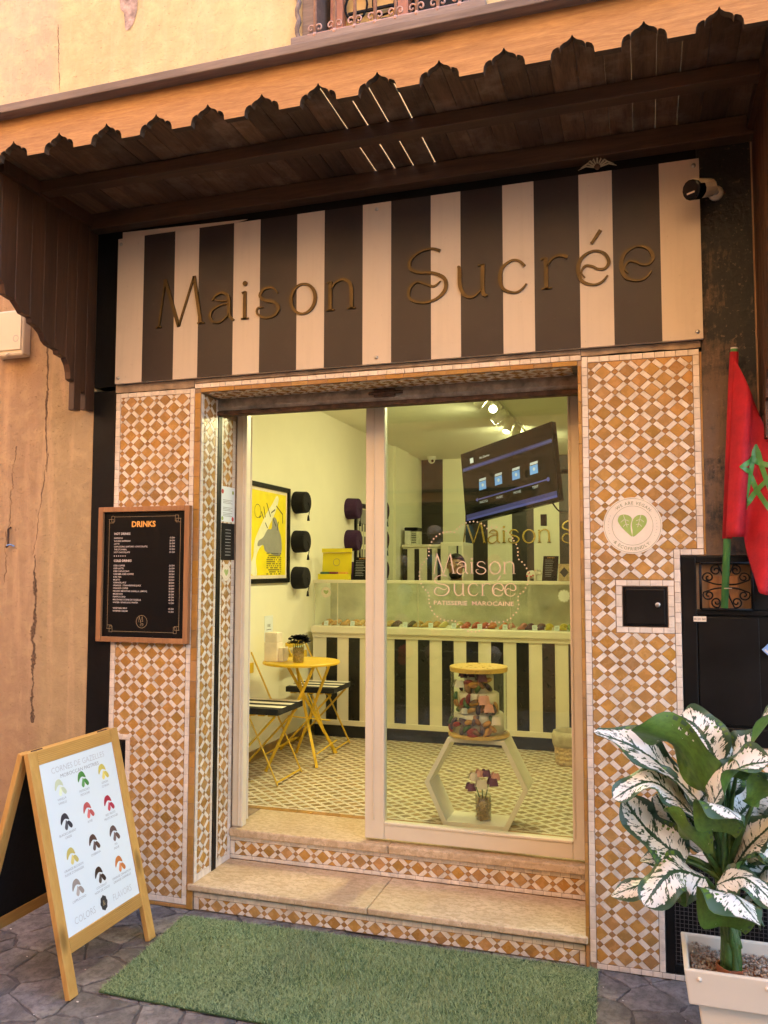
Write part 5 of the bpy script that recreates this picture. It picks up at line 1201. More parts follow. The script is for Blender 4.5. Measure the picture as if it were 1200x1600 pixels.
FL = [('VANILLA|VANILLE', .21, .77, (.62, .66, .45)), ('PISTACHIO|PISTACHE', .51, .77, (.07, .25, .05)), ('LEMON|CITRON', .80, .77, (.62, .50, .10)),
      ('BLACKCURRANT|CASSIS', .21, .565, (.03, .03, .045)), ('ROSE|', .51, .575, (.55, .10, .10)), ('RED FRUITS|FRUITS ROUGES', .80, .565, (.42, .02, .05)),
      ('ORANGE BLOSSOM|FLEUR D\'ORANGER', .21, .36, (.58, .47, .14)), ('CHEBAKIA|', .51, .375, (.09, .045, .035)), ('FIG|FIGUE', .80, .37, (.13, .075, .065)),
      ('CAPPUCCINO|', .21, .175, (.36, .30, .27)), ('COCONUT|NOIX DE COCO', .51, .175, (.04, .018, .012)), ('ORANGE CINNAMON|ORANGE CANNELLE', .80, .175, (.60, .20, .05))]
for t_, u, v, c_ in FL:
    a, b = t_.split('|'); mb.text(a, .0135, OP+E1*(QW*u)+E2*(QH*v-.008), E1, E2, off=.0003)
    if b: mb.text(b, .0135, OP+E1*(QW*u)+E2*(QH*v-.024), E1, E2, off=.0003)
obj('lettering', mb, 'ink_grey', ab)
cres = catmull([(-.030, .006), (-.020, .028), (.0, .034), (.014, .022), (.020, .004), (.010, .008), (-.004, .012), (-.016, .006), (-.028, -.006)], 4, True)
drop = catmull([(-.012, -.022), (-.004, -.004), (.002, .006), (.008, -.006), (.006, -.024), (-.003, -.032)], 4, True)
drop2 = catmull([(.006, -.002), (.018, .0), (.030, -.012), (.034, -.024), (.024, -.030), (.012, -.018)], 4, True)
for i, (t_, u, v, c_) in enumerate(FL):
    M[f'fl{i}'] = flat(f'pastry_print_{t_.split("|")[0].lower().replace(" ", "_")}', c_); M[f'fh{i}'] = flat(f'pastry_print_light_{i}', tuple(min(.9, x*1.25+.05) for x in c_))
    mb = MB()
    for q, m_ in ((cres, 0), (drop, 1), (drop2, 0)):
        q = [(x*1.05, y*1.05) for x, y in q]; mb.sheet(q if area(q) > 0 else q[::-1], OP+E1*(QW*u)+E2*(QH*v+.042), E1, E2, .0003, m_)
    obj('pastry_picture', mb, [f'fl{i}', f'fh{i}'], ab)
mb = MB(); bd = [(.022*(1+.06*math.cos(8*t))*math.cos(t), .030*(1+.06*math.cos(8*t))*math.sin(t)) for t in [2*math.pi*i/48 for i in range(48)]]
mb.sheet(bd, OP+E1*(QW*.5)+E2*(QH*.07), E1, E2, .0003); bg_ = obj('badge', mb, 'ink_dark', ab)
obj('badge_sign', MB().text('&', .030, OP+E1*(QW*.5)+E2*(QH*.07-.010), E1, E2, off=.0007), 'ink_gold', bg_)
# rear half
TOPC = OA+E2*(AL-.004)-E3*.026
E2b = Vector((math.sin(.26), 0, math.cos(.26))); ang_b = TOPC.z/math.cos(.26)
OB = TOPC-E2b*(TOPC.z/E2b.z)+Vector((0, 0, .003)); E3b = E1.cross(E2b); AL2 = (TOPC.z-.003)/E2b.z
rear = dict(o=OB, e1=E1, e2=E2b, e3=E3b)
for a, b in ((0, .05), (AW-.05, AW)): obj('leg', fbar(MB(), a, b, 0, AL2, -.026, -.002, **rear), 'pine_z', ab, bev=.003)
for a, b in ((.155, .213), (AL2-.06, AL2-.002)): obj('rail', fbar(MB(), .0505, AW-.0505, a, b, -.024, -.005, **rear), 'pine_y', ab, bev=.002)
obj('chalkboard', fbar(MB(), .05, AW-.05, .212, AL2-.059, -.018, -.010, **rear), 'chalk', ab)
ch = MB()
p1, p2 = OA+E1*(AW-.03)+E2*.16-E3*.024, OB+E1*(AW-.03)+E2b*.16-E3b*.002
for i in range(26):
    t = i/25; q = p1.lerp(p2, t)-Vector((0, 0, .055*math.sin(math.pi*t))); dd = (p2-p1).normalized()*.009
    s_ = Vector((0, .004, 0)) if i % 2 else Vector((0, 0, .004)); ch.tube([q-dd, q-dd*.5+s_, q+dd*.5+s_, q+dd, q+dd*.5-s_, q-dd*.5-s_, q-dd], .0014, 4)
obj('chain', ch, 'rust', ab)
for u in (.08, AW-.08): obj('hinge', MB().tube([TOPC+E1*(u-.03)+Vector((0, 0, .004)), TOPC+E1*(u+.03)+Vector((0, 0, .004))], .005, 8), 'rust', ab)

# ================================================================== INSIDE THE SHOP
FZ = .29; WX = -2.73; CZ = 3.07; BY = 6.5; RX = .75
# floor
fl_ = obj('shop_floor', MB().box(WX, RX, .735, BY, .20, FZ-.0045).box(WX, -2.156, .47, .7345, .20, FZ-.002).box(-.272, RX, .47, .7345, .20, FZ-.002), 'grout', label='olive and white lattice tiled shop floor', kind='structure', loc=(0, 0, 0))
of = (0, 0, FZ-.0042); nf = lambda u, v: math.hypot(u, v+3.68)
strip(fl_, 'edge_tile', -2.7, .4, .738, .782, of, X3, Y3, 'edge_t', L=.085, t=.0042); strip(fl_, 'border_tile', -2.7, .4, .784, .806, of, X3, Y3, 'floor_w', L=.05, t=.0042)
zellige(fl_, [(WX, -.2, .808, 2.80)], of, X3, Y3, (0, 0), lim=(300, 0, 0), mats=('floor_o', 'floor_w', 'floor_w'), names=('floor_tile', 'white_floor_tile', 'small_floor_tile'), order=nf, t=.0042)
obj('rear_floor', bx(WX, RX, 2.80, BY, FZ-.0045, FZ), 'floor_o', fl_)
obj('shop_wall_left', MB().box(WX-.15, WX, .45, BY+.1, .2, CZ+.1).box(WX, WX+.03, 5.25, 5.78, FZ, CZ), 'int_wall', label='cream painted left wall of the shop', kind='structure')
obj('shop_wall_front', MB().box(WX, -2.155, .45, .47, .2, CZ).box(-.272, RX, .45, .47, .2, CZ).box(-2.155, -.272, .45, .47, 2.62, CZ), 'int_wall', label='inner face of the shopfront wall', kind='structure')
obj('shop_wall_right', bx(RX, RX+.15, .45, BY+.1, .2, CZ+.1), 'int_wall', label='cream painted right wall of the shop', kind='structure')
obj('shop_ceiling', bx(WX, RX, .45, BY, CZ, CZ+.1), 'int_ceil', label='plain cream ceiling of the shop', kind='structure')
sxs = [-2.73, -2.45, -2.16, -1.876, -1.571, -1.303, -.994, -.72, -.43, -.15, .14, .42, RX]
mb = MB()
for i in range(len(sxs)-1): mb.add([(sxs[i], BY, FZ), (sxs[i+1], BY, FZ), (sxs[i+1], BY, CZ), (sxs[i], BY, CZ)], [(0, 1, 2, 3)], 1-i % 2)
mb.box(WX, RX, BY+.004, BY+.1, .2, CZ, 0)
bw = obj('shop_wall_back', mb, ['int_wall', 'int_dark'], label='back wall painted in wide cream and dark brown stripes', kind='structure')
k_ = 1.088/4.06
for ch, x in (('M', 0), ('a', 1.17), ('i', 1.86), ('s', 2.12), ('o', 2.78), ('n', 3.48), ('S', 4.55), ('u', 5.5)):
    obj('letter', glyph(ch, (-2.187+x*k_, BY-.001, 1.995), X3, Z3, k_, .02), 'gold', bw)
sk = MB(); sk.box(WX, WX+.014, .8, 2.75, FZ, FZ+.075); obj('skirting', sk, 'skirting', fl_, bev=.003)

# track lights
tl = thing('track_light', 'ceiling track carrying a row of white spot heads, the front two added unseen', 'track light', (-1.15, 3, CZ))
obj('rail', bx(-1.168, -1.132, 1.1, 4.9, CZ-.022, CZ-.001), 'lamp_white', tl, bev=.002)
M['lens'] = emis('lit_lens', (1, .93, .66), 6)
heads = [(1.2, (-.9, .95, .5)), (1.5, (-1.6, 1.2, .3)), (1.8, (-2.7, 2.0, 1.6)), (2.15, (-.6, .2, 1.0)), (2.45, (-2.7, 3.2, 1.4)), (2.85, (-.7, -.4, 1.6)), (3.25, (-2.7, 3.4, 1.9)), (3.65, (-1.6, 2.9, 1.2)), (4.1, (-1.9, 6.5, 1.9)), (4.5, (-.9, 6.5, 2.1))]  # first two heads are unseen additions that brighten the hexagon stand and cake
for y, tgt in heads:
    pivot = Vector((-1.15, y, CZ-.085)); d = (Vector(tgt)-pivot).normalized()
    hd = obj('spot_head', MB().tube([pivot-d*.055, pivot-d*.05, pivot+d*.085, pivot+d*.09], [.030, .038, .038, .036], 14), 'lamp_white', tl, smooth=False)
    obj('stem', MB().box(-1.162, -1.138, y-.03, y+.03, CZ-.036, CZ-.022).tube([(-1.15, y, CZ-.036), (-1.15, y, CZ-.06)], .009, 8), 'lamp_white', hd)
    obj('lens', MB().tube([pivot+d*.0895, pivot+d*.0915], .030, 14), 'lens', hd)
    L = bpy.data.lights.new('spot', 'SPOT'); L.energy = 3.7*(2.4 if y < 1.6 else .8 if tgt[0] < -2.6 else 1.6); L.color = (1, .91, .45); L.spot_size = R(168); L.spot_blend = .9; L.shadow_soft_size = .03
    lo = bpy.data.objects.new('spot_lamp', L); COL.objects.link(lo); lo.parent = tl
    p = pivot+d*.10; lo.location = p-Vector(BASE[tl]); lo.rotation_euler = (-d).to_track_quat('Z', 'Y').to_euler()

# dome camera
dc = thing('dome_camera', 'small white dome camera at the back of the ceiling', 'camera', (-2.5, 6.3, CZ))
obj('base', MB().lathe([(.055, 0), (.055, -.02), (.045, -.03)], (-2.52, 6.2, CZ-.001), 16), 'lamp_white', dc, smooth=True); obj('dome', MB().ball((-2.52, 6.2, CZ-.045), .045, 12, 8), 'lamp_white', dc, smooth=True); obj('eye', MB().ball((-2.50, 6.16, CZ-.06), .018, 8, 6), 'tv_black', dc)

# television on a ceiling arm
tv = thing('television', 'tilted television hung from the ceiling showing a blue menu', 'television', (-.987, 2.462, 2.376))
ty, tp, tr = -.648, -.015, .127
r_ = Vector((math.cos(ty), math.sin(ty), 0)); n_ = Vector((math.sin(ty), -math.cos(ty), 0)); u_ = Vector((0, 0, 1))*math.cos(tp)+n_*math.sin(tp)
TR, TU = r_*math.cos(tr)+u_*math.sin(tr), u_*math.cos(tr)-r_*math.sin(tr); TN = TR.cross(TU); TO = Vector((-.987, 2.462, 2.376))
def tvbox(u0, u1, v0, v1, w0, w1): return fbar(MB(), u0, u1, v0, v1, w0, w1, o=TO, e1=TR, e2=TU, e3=TN)
obj('case', tvbox(-.5, .5, -.2875, .2875, -.045, 0), 'tv_black', tv, bev=.004); obj('rear_case', tvbox(-.3, .3, -.2, .2, -.09, -.046), 'tv_black', tv, bev=.01)
obj('screen', tvbox(-.485, .485, -.262, .274, 0, .0012), 'tv_black', tv)
M['scr_blue'] = emis('screen_blue', (.06, .07, .40), .028); M['scr_icon'] = emis('screen_icon', (.12, .30, .85), .055); M['scr_white'] = emis('screen_white', (.5, .55, .75), .035)
ob = TO+TN*.0013; mb = MB()
def grad(mb, v0, v1, m):
    mb.sheet([(-.485, v0), (.485, v0), (.485, v1), (-.485, v1)], ob, TR, TU, .0003, m)
def glow(name, col, v0, v1, peak):
    g = N(name); return g
for v0, v1 in ((.135, .150), (.150, .165), (-.262, -.235), (-.235, -.215)): grad(mb, v0, v1, 0)
M['scr_blue2'] = emis('screen_deep_blue', (.03, .03, .16), .06)
obj('blue_band', mb, 'scr_blue2', tv)
mb = MB(); mb.sheet([(-.485, .146), (.485, .146), (.485, .153), (-.485, .153)], ob, TR, TU, .0006); mb.sheet([(-.485, -.262), (.485, -.262), (.485, -.245), (-.485, -.245)], ob, TR, TU, .0006); obj('blue_glow', mb, 'scr_blue', tv)
for i, u in enumerate((-.27, -.09, .10, .285)):
    mb = MB(); mb.sheet([(u-.040, -.05), (u+.040, -.05), (u+.044, .015), (u-.036, .015)], ob, TR, TU, .0006, 0); mb.sheet([(u-.034, .02), (u+.044, .02), (u+.048, .038), (u-.030, .038)], ob, TR, TU, .0006, 1)
    mb.sheet(circ(u+.004, -.015, .013, 12), ob, TR, TU, .0009, 1); obj('menu_icon', mb, ['scr_icon', 'scr_white'], tv)
mb = MB(); line(mb, (-.33, -.118), (.40, -.118), .010, ob, TR, TU, .0006); mb.sheet([(-.36, -.118), (-.335, -.135), (-.335, -.101)], ob, TR, TU, .0006); mb.sheet(circ(.415, -.118, .016, 10), ob, TR, TU, .0006)
obj('scroll_bar', mb, 'scr_blue', tv)
mb = MB()
for u, t_ in ((-.27, 'PHOTO'), (-.09, 'MUSIC'), (.10, 'MOVIE'), (.285, 'TEXT')): mb.text(t_, .026, ob+TR*u-TU*.155, TR, TU, off=.0006)
mb.text('No Device', .026, ob-TR*.22+TU*.195, TR, TU, off=.0006); mb.sheet([(-.39, .185), (-.35, .185), (-.35, .225), (-.39, .225)], ob, TR, TU, .0006)
obj('screen_text', mb, 'scr_white', tv)
obj('bracket', MB().tube([TO-TN*.09, TO-TN*.16, TO-TN*.2+TR*.2, (RX-.01, 2.75, 2.42)], .018, 8), 'iron', tv)
cb = thing('television_cable', 'black cable looping from the television to the right wall', 'cable', (-.6, 2.2, 2.1))
obj('cable', MB().tube(catmull([TO+TR*.38-TU*.27-TN*.05, TO+TR*.46-TU*.36-TN*.05, TO+TR*.62-TU*.34-TN*.03, TO+TR*.9-TU*.15-TN*.02, (RX-.02, 2.0, 2.2)], 6), .006, 6), 'iron', cb)
obj('plug', MB().box(-.70, -.66, 2.16, 2.20, 1.98, 2.06), 'iron', cb)

# counter with glass case
ct = thing('display_counter', 'black and cream striped pastry counter with glass case', 'counter', (-1.5, 2.75, FZ))
KX0, KX1, KY, KB = -2.67, .30, 2.75, 3.45
obj('plinth', bx(KX0+.01, KX1, KY+.02, KB, FZ+.001, .388), 'plinth', ct)
obj('front_panel', bx(KX0, KX1, KY+.006, KY+.03, .389, 1.138), 'c_white', ct)
obj('back_body', bx(KX0, KX1, KY+.031, KB, .389, 1.138), 'c_white', ct)
obj('rail', bx(KX0-.002, KX1, KY-.004, KY+.0055, .389, .432), 'c_white', ct, bev=.003); obj('rail', bx(KX0-.002, KX1, KY-.006, KY+.0055, 1.105, 1.1385), 'c_white', ct, bev=.003)
x = -2.548
while x < KX1-.1:
    obj('stripe', bx(x, x+.096, KY+.002, KY+.0058, .433, 1.104), 'c_black', ct); x += .1975
obj('worktop', bx(KX0-.012, KX1, KY-.025, KB, 1.139, 1.20), 'c_white', ct, bev=.008)
obj('top_edge', bx(KX0-.005, KX1, KY-.002, KY+.022, 1.555, 1.582), 'c_white', ct, bev=.004)
obj('glass_top', bx(KX0, KX1, KY+.0225, KB, 1.572, 1.580), 'glass2', ct)
obj('glass_front', bx(KX0+.005, KX1, KY+.004, KY+.009, 1.2005, 1.5545), 'glass2', ct)
for x in (-2.66, -2.455, -1.76, -1.01, -.26): obj('glass_bar', bx(x-.004, x+.004, KY+.009, KY+.018, 1.2005, 1.5545), 'c_white', ct)
M['case_back'] = pm('frosted_case_back', (.60, .59, .46), .25, bst=0)
obj('case_back', bx(KX0, KX1, KY+.40, KY+.41, 1.2005, 1.5545), 'case_back', ct)
vegan('vegan_sticker', 'small round vegan sticker on the left end of the glass pastry case', -2.555, 1.478, .044, (0, KY+.0035, 0), X3, Z3, False)
M['st_white'] = flat('white_fleur_sticker', (.75, .75, .66))
obj('rosette_decal', MB().sheet([(-.60+.045*(1+.12*math.cos(12*t))*math.cos(t), 1.47+.045*(1+.12*math.cos(12*t))*math.sin(t)) for t in [i*math.pi/24 for i in range(48)]], (0, KY+.0035, 0), X3, Z3, .0006), 'st_white', ct)

# pastries in the case
def pastry_mesh(mat):
    mb = MB(); n = 9; V = []
    for i in range(n):
        t = i/(n-1); a = -.75+1.5*t; r = .016*math.sin(math.pi*(.08+.84*t))**.6; cx, cy = .038*math.sin(a)*1.3, .02*math.cos(a)-.02
        for j in range(8): q = 2*math.pi*j/8; V.append((cx+r*math.cos(q)*math.sin(a)*.3, cy+r*math.cos(q), max(0, r*.95+r*.95*math.sin(q))))
    F = [(i*8+j, i*8+(j+1) % 8, (i+1)*8+(j+1) % 8, (i+1)*8+j) for i in range(n-1) for j in range(8)]+[tuple(range(8))[::-1], tuple((n-1)*8+j for j in range(8))]
    mb.add(V, F); me = mb.mesh('pastry', mat); me.polygons.foreach_set('use_smooth', [True]*len(me.polygons)); return me
BT = [(-2.62, -2.33, 'golden', (.55, .31, .08), 'beside the vegan sticker'), (-2.32, -2.02, 'pale golden', (.60, .40, .14), 'below the small standing menu'), (-2.01, -1.83, 'dark brown', (.10, .055, .03), 'behind the door stile'), (-1.82, -1.62, 'toasted gold', (.50, .30, .07), 'left of the yellow ones'), (-1.61, -1.43, 'soft yellow', (.55, .45, .12), 'under the printed word patisserie'), (-1.42, -1.22, 'brick red', (.45, .10, .05), 'below the printed shop name'), (-1.21, -1.07, 'orange', (.60, .21, .07), 'in the middle of the case'), (-1.06, -.92, 'salmon pink', (.60, .24, .20), 'right of the orange ones'), (-.91, -.77, 'plum', (.14, .06, .09), 'right of the pink ones'), (-.76, -.60, 'bright yellow', (.66, .52, .03), 'left of the green ones'), (-.59, -.44, 'lime green', (.28, .40, .04), 'at the right end')]
for i, (x0, x1, nm, c_, where) in enumerate(BT):
    M[f'ps{i}'] = pm(f'pastry_{nm.replace(" ", "_")}', c_, .55, ns=30, amt=.25, bs=120, bst=.3); me = pastry_mesh(f'ps{i}')
    nx = max(2, int((x1-x0)/.062))
    for j in range(nx):
        for r in range(3):
            o = bpy.data.objects.new('pastry', me); COL.objects.link(o); o.location = (x0+.03+(x1-x0-.05)*j/max(1, nx-1)+random.uniform(-.006, .006), 2.83+r*.055+random.uniform(-.006, .006), 1.2002+(.008*r))
            o.rotation_euler = (0, 0, random.uniform(-.6, .6)+.9); tag(o, f'{nm} crescent pastry in the batch {where} of the glass case', 'pastry', f'{nm} pastries in the glass case')
for x, w_ in ((-2.565, 'before the golden pastries by the vegan sticker'), (-2.33, 'before the pale golden pastries'), (-2.09, 'beside the door stile on the left'), (-1.875, 'just right of the door stile'), (-1.66, 'before the toasted gold pastries'), (-1.47, 'before the soft yellow pastries'), (-1.26, 'before the brick red pastries'), (-1.06, 'before the salmon pink pastries'), (-.83, 'before the plum pastries'), (-.66, 'before the bright yellow pastries'), (-.52, 'before the lime green pastries')):
    t = thing('price_card', f'small white price card {w_}', 'price card', (x, 2.785, 1.20), group='price cards in the glass case')
    obj('card', MB().prism([(x-.019, 0), (x+.019, 0), (x+.019, .040), (x-.019, .040)], (0, 2.782, 1.2005), X3, (0, .2, .98), .0012), 'board_white', t)
    mb = MB(); line(mb, (x-.012, .026), (x+.012, .026), .003, (0, 2.7805, 1.2005), X3, (0, .2, .98), .0014); line(mb, (x-.008, .015), (x+.008, .015), .003, (0, 2.7805, 1.2005), X3, (0, .2, .98), .0014); obj('print', mb, 'ink_grey', t)

# things standing on the counter
yb = thing('yellow_gift_box', 'open yellow gift box of wrapped sweets on the counter', 'box', (-2.49, 2.85, 1.582))
obj('tray', MB().box(-2.640, -2.375, 2.78, 2.785, 1.583, 1.63).box(-2.640, -2.375, 2.865, 2.87, 1.583, 1.63).box(-2.640, -2.635, 2.7855, 2.8645, 1.583, 1.63).box(-2.38, -2.375, 2.7855, 2.8645, 1.583, 1.63).box(-2.635, -2.38, 2.7855, 2.8645, 1.583, 1.59), 'yellow_card', yb)
lid = obj('lid', fbar(MB(), -2.640, -2.375, 0, .18, 0, .004, o=Vector((0, 2.876, 1.63)), e1=Vector(X3), e2=Vector((0, .1, .995)), e3=Vector((0, -.995, .1))), 'yellow_card', yb, bev=.002)
obj('lid_flap', fbar(MB(), -2.640, -2.375, .182, .215, .0, .03, o=Vector((0, 2.876, 1.63)), e1=Vector(X3), e2=Vector((0, .1, .995)), e3=Vector((0, -.995, .1))), 'yellow_card', yb)
ri = MB(); ring(ri, -2.51, .10, .03, .004, (0, 2.8705, 1.63), X3, (0, .1, .995), .0008, 20); obj('emblem', ri, 'ink_gold', lid)
M['wr_teal'] = flat('wrap_teal', (.03, .12, .11)); M['wr_plum'] = flat('wrap_plum', (.18, .02, .05)); M['wr_amber'] = flat('wrap_amber', (.7, .35, .04))
for x, m_ in ((-2.59, 'wr_teal'), (-2.51, 'wr_plum'), (-2.43, 'wr_amber')): obj('wrapped_sweet', MB().box(x-.036, x+.036, 2.79, 2.86, 1.60, 1.648), m_, yb, bev=.008)
def card_menu(label, x0, x1, y, h, skew=0):
    t = thing('counter_menu', label, 'menu', ((x0+x1)/2, y, 1.582)); z = 1.5825
    obj('card', MB().prism([(x0, 0), (x1, 0), (x1+skew, h), (x0+skew, h)], (0, y, z), X3, (0, .15, .988), .004), 'chalk', t)
    mb = MB()
    for i in range(10): line(mb, (x0+.02+skew*.5, h*.84-i*h*.072), (x0+.02+skew*.5+(x1-x0)*random.uniform(.35, .6), h*.84-i*h*.072), .003, (0, y-.0045, z), X3, (0, .15, .988), .0012)
    obj('text_lines', mb, 'ink_grey', t); obj('heading', MB().text('DRINKS', .016, ((x0+x1)/2+skew, y-.004+.15*h*.9, z+h*.9), X3, (0, .15, .988), off=.002), 'ink_orange', t); obj('stand', fbar(MB(), x0+.03, x1-.03, 0, h*.6, 0, .004, o=Vector((0, y+.08, z)), e1=Vector(X3), e2=Vector((0, -.45, .89)), e3=Vector((0, .89, .45))), 'chalk', t)
card_menu('standing black menu card on the counter beside the yellow gift box', -2.333, -2.185, 2.80, .19)
card_menu('standing black menu card on the counter beside the cow figurine', -.772, -.655, 2.80, .195, .012)
# cow figurine
cow = thing('cow_figurine', 'small white spotted cow figurine on the counter', 'figurine', (-.845, 2.82, 1.582))
mb = MB(); mb.ball((-.85, 2.82, 1.632), .036, 12, 8, (1.25, .8, .9)); mb.ball((-.80, 2.80, 1.652), .026, 10, 7, (1, .9, 1)); mb.ball((-.782, 2.785, 1.640), .014, 8, 6)
for x in (-.875, -.825):
    for y in (2.805, 2.835): mb.tube([(x, y, 1.583), (x, y, 1.62)], .010, 7)
for s_ in (-1, 1): mb.ball((-.805+.0, 2.80+s_*.026, 1.668), .010, 6, 5)
obj('body', mb, 'cush_w', cow, smooth=True)
mb = MB()
for x, z in ((-.87, 1.645), (-.84, 1.625), (-.855, 1.615), (-.82, 1.66), (-.885, 1.62)): mb.ball((x, 2.794+random.uniform(0, .004), z), .008, 6, 4)
obj('spots', mb, 'p_red', cow, smooth=True)
kbx = thing('kraft_box', 'brown cardboard box with a black diamond mark on the counter end', 'box', (-.60, 2.85, 1.582))
obj('carton', bx(-.645, -.50, 2.80, 2.93, 1.583, 1.715), 'wicker', kbx, bev=.003); obj('diamond_mark', MB().sheet([(-.60, 1.61), (-.565, 1.65), (-.60, 1.69), (-.635, 1.65)], (0, 2.8, 0), X3, Z3, .0006), 'ink_dark', kbx)

# back shelving cabinet with machine
bc = thing('back_cabinet', 'low striped cabinet behind the counter below the dark wall stripe', 'cabinet', (-2.4, 5.4, FZ))
obj('carcass', bx(-2.66, -2.2, 5.40, 5.9, FZ+.001, 1.92), 'c_white', bc)
for x in (-2.66, -2.52, -2.37, -2.25): obj('stripe', bx(x, x+.055, 5.394, 5.3995, .5, 1.90), 'int_dark', bc)
obj('top', bx(-2.67, -2.19, 5.385, 5.91, 1.9205, 1.95), 'c_white', bc, bev=.004)
fr_ = thing('tall_fridge', 'tall cream cabinet with a glass side behind the seated man', 'cabinet', (-2.05, 5.3, FZ))
obj('body', bx(-2.19, -1.93, 5.30, 5.85, FZ+.001, 1.97), 'c_white', fr_, bev=.006); obj('door_glass', bx(-2.10, -1.95, 5.294, 5.2995, .6, 1.93), 'case_back', fr_); obj('door_stripe', bx(-2.005, -1.985, 5.29, 5.2938, .6, 1.93), 'int_dark', fr_)
cm = thing('coffee_machine', 'cream upright machine with vents on the striped back cabinet', 'machine', (-2.56, 5.5, 1.95))
obj('body', bx(-2.645, -2.575, 5.42, 5.65, 1.951, 2.11), 'lamp_white', cm, bev=.006); obj('side', bx(-2.574, -2.50, 5.43, 5.64, 1.951, 2.10), 'case_back', cm, bev=.004); obj('hood', bx(-2.65, -2.49, 5.415, 5.66, 2.1105, 2.15), 'iron', cm, bev=.012)
mb = MB()
for i in range(6): mb.box(-2.565, -2.51, 5.4275, 5.4295, 1.97+i*.02, 1.978+i*.02)
obj('vent_slots', mb, 'iron', cm)

# yellow framed poster, framed drawing
def on_wall(y0, y1, z0, z1): return MB().box(WX+.001, WX+.022, y0, y1, z0, z1)
ps = thing('framed_poster', 'yellow poster with a pale hand in a black frame on the left wall', 'poster', (WX, 1.98, 1.57))
a, b, c, d_ = 1.62, 2.36, 1.565, 2.315
for r4 in ((a, a+.035, c, d_), (b-.035, b, c, d_)): obj('frame_side', on_wall(*r4), 'iron', ps, bev=.003)
for r4 in ((a+.0355, b-.0355, c, c+.035), (a+.0355, b-.0355, d_-.035, d_)): obj('frame_side', on_wall(*r4), 'iron', ps, bev=.003)
obj('mount', MB().box(WX+.001, WX+.006, a+.03, b-.03, c+.03, d_-.03), 'sticker', ps)
M['po_y'] = flat('poster_yellow', (.85, .70, .01)); M['po_g'] = flat('poster_grey', (.30, .30, .27)); M['po_w'] = flat('poster_cream', (.82, .80, .58))
OW = (WX+.0062, 0, 0)
obj('yellow_field', MB().sheet([(a+.06, c+.06), (b-.06, c+.06), (b-.06, d_-.06), (a+.06, d_-.06)], OW, Y3, Z3, .0004), 'po_y', ps)
hand = catmull([(1.70, 1.64), (1.80, 1.63), (1.78, 1.74), (1.83, 1.82), (1.93, 1.88), (1.99, 1.99), (2.08, 2.08), (2.16, 2.20), (2.13, 2.24), (2.05, 2.17), (1.96, 2.10), (1.86, 2.00), (1.76, 1.88), (1.74, 1.77), (1.69, 1.70)], 4, True)
obj('pale_hand', MB().sheet(hand if area(hand) > 0 else hand[::-1], OW, Y3, Z3, .0008), 'po_w', ps)
mb = MB(); fig = catmull([(1.95, 1.80), (2.20, 1.78), (2.22, 1.90), (2.17, 1.98), (2.12, 2.06), (2.06, 2.06), (2.04, 1.98), (1.97, 1.97), (1.90, 1.91), (1.82, 1.88), (1.81, 1.84), (1.90, 1.85)], 4, True)
mb.sheet(fig if area(fig) > 0 else fig[::-1], OW, Y3, Z3, .0012)
obj('grey_figure', mb, 'po_g', ps)
mb = MB()
for i in range(16):
    for j in range(11):
        if random.random() < .72: y, z = 1.96+i*.0165, 1.63+j*.0155; mb.sheet([(y, z), (y+.012, z), (y+.012, z+.010), (y, z+.010)], OW, Y3, Z3, .0014)
for p, q in (((1.86, 2.10), (1.90, 2.05)), ((1.90, 2.14), (1.93, 2.06)), ((1.95, 2.17), (2.02, 2.07)), ((2.03, 2.10), (2.10, 2.13)), ((2.12, 2.16), (2.24, 2.10)), ((2.24, 2.10), (2.24, 2.03)), ((1.86, 2.07), (1.83, 2.05)), ((2.06, 2.06), (2.12, 2.0)), ((2.14, 1.97), (2.16, 2.04)), ((1.93, 2.02), (1.97, 1.98))): line(mb, p, q, .010, OW, Y3, Z3, .0016)
ring(mb, 1.80, 2.10, .05, .004, OW, Y3, Z3, .0016, 24)
obj('black_print', mb, 'ink_dark', ps)
p2 = thing('framed_drawing', 'black framed drawing of tall houses on the left wall behind the counter', 'picture', (WX, 4.6, 1.5))
a, b, c, d_ = 3.93, 4.52, 1.52, 2.33
for r4 in ((a, a+.045, c, d_), (b-.045, b, c, d_)): obj('frame_side', on_wall(*r4), 'iron', p2, bev=.003)
for r4 in ((a+.0455, b-.0455, c, c+.045), (a+.0455, b-.0455, d_-.045, d_)): obj('frame_side', on_wall(*r4), 'iron', p2, bev=.003)
obj('sheet', MB().box(WX+.001, WX+.006, a+.04, b-.04, c+.04, d_-.04), 'po_w', p2)
mb = MB(); mb.sheet([(a+.08, 2.12), (b-.08, 2.12), (b-.08, 2.27), (a+.08, 2.27)], OW, Y3, Z3, .0004, 0)
for i in range(5):
    y = a+.10+i*.085; line(mb, (y, c+.10), (y, 2.1), .006, OW, Y3, Z3, .0004, 1)
    for j in range(4): mb.sheet([(y+.02, c+.14+j*.13), (y+.06, c+.14+j*.13), (y+.06, c+.22+j*.13), (y+.02, c+.22+j*.13)], OW, Y3, Z3, .0006, 1 if (i+j) % 3 else 0)
obj('drawing', mb, ['po_g', 'ink_dark'], p2)

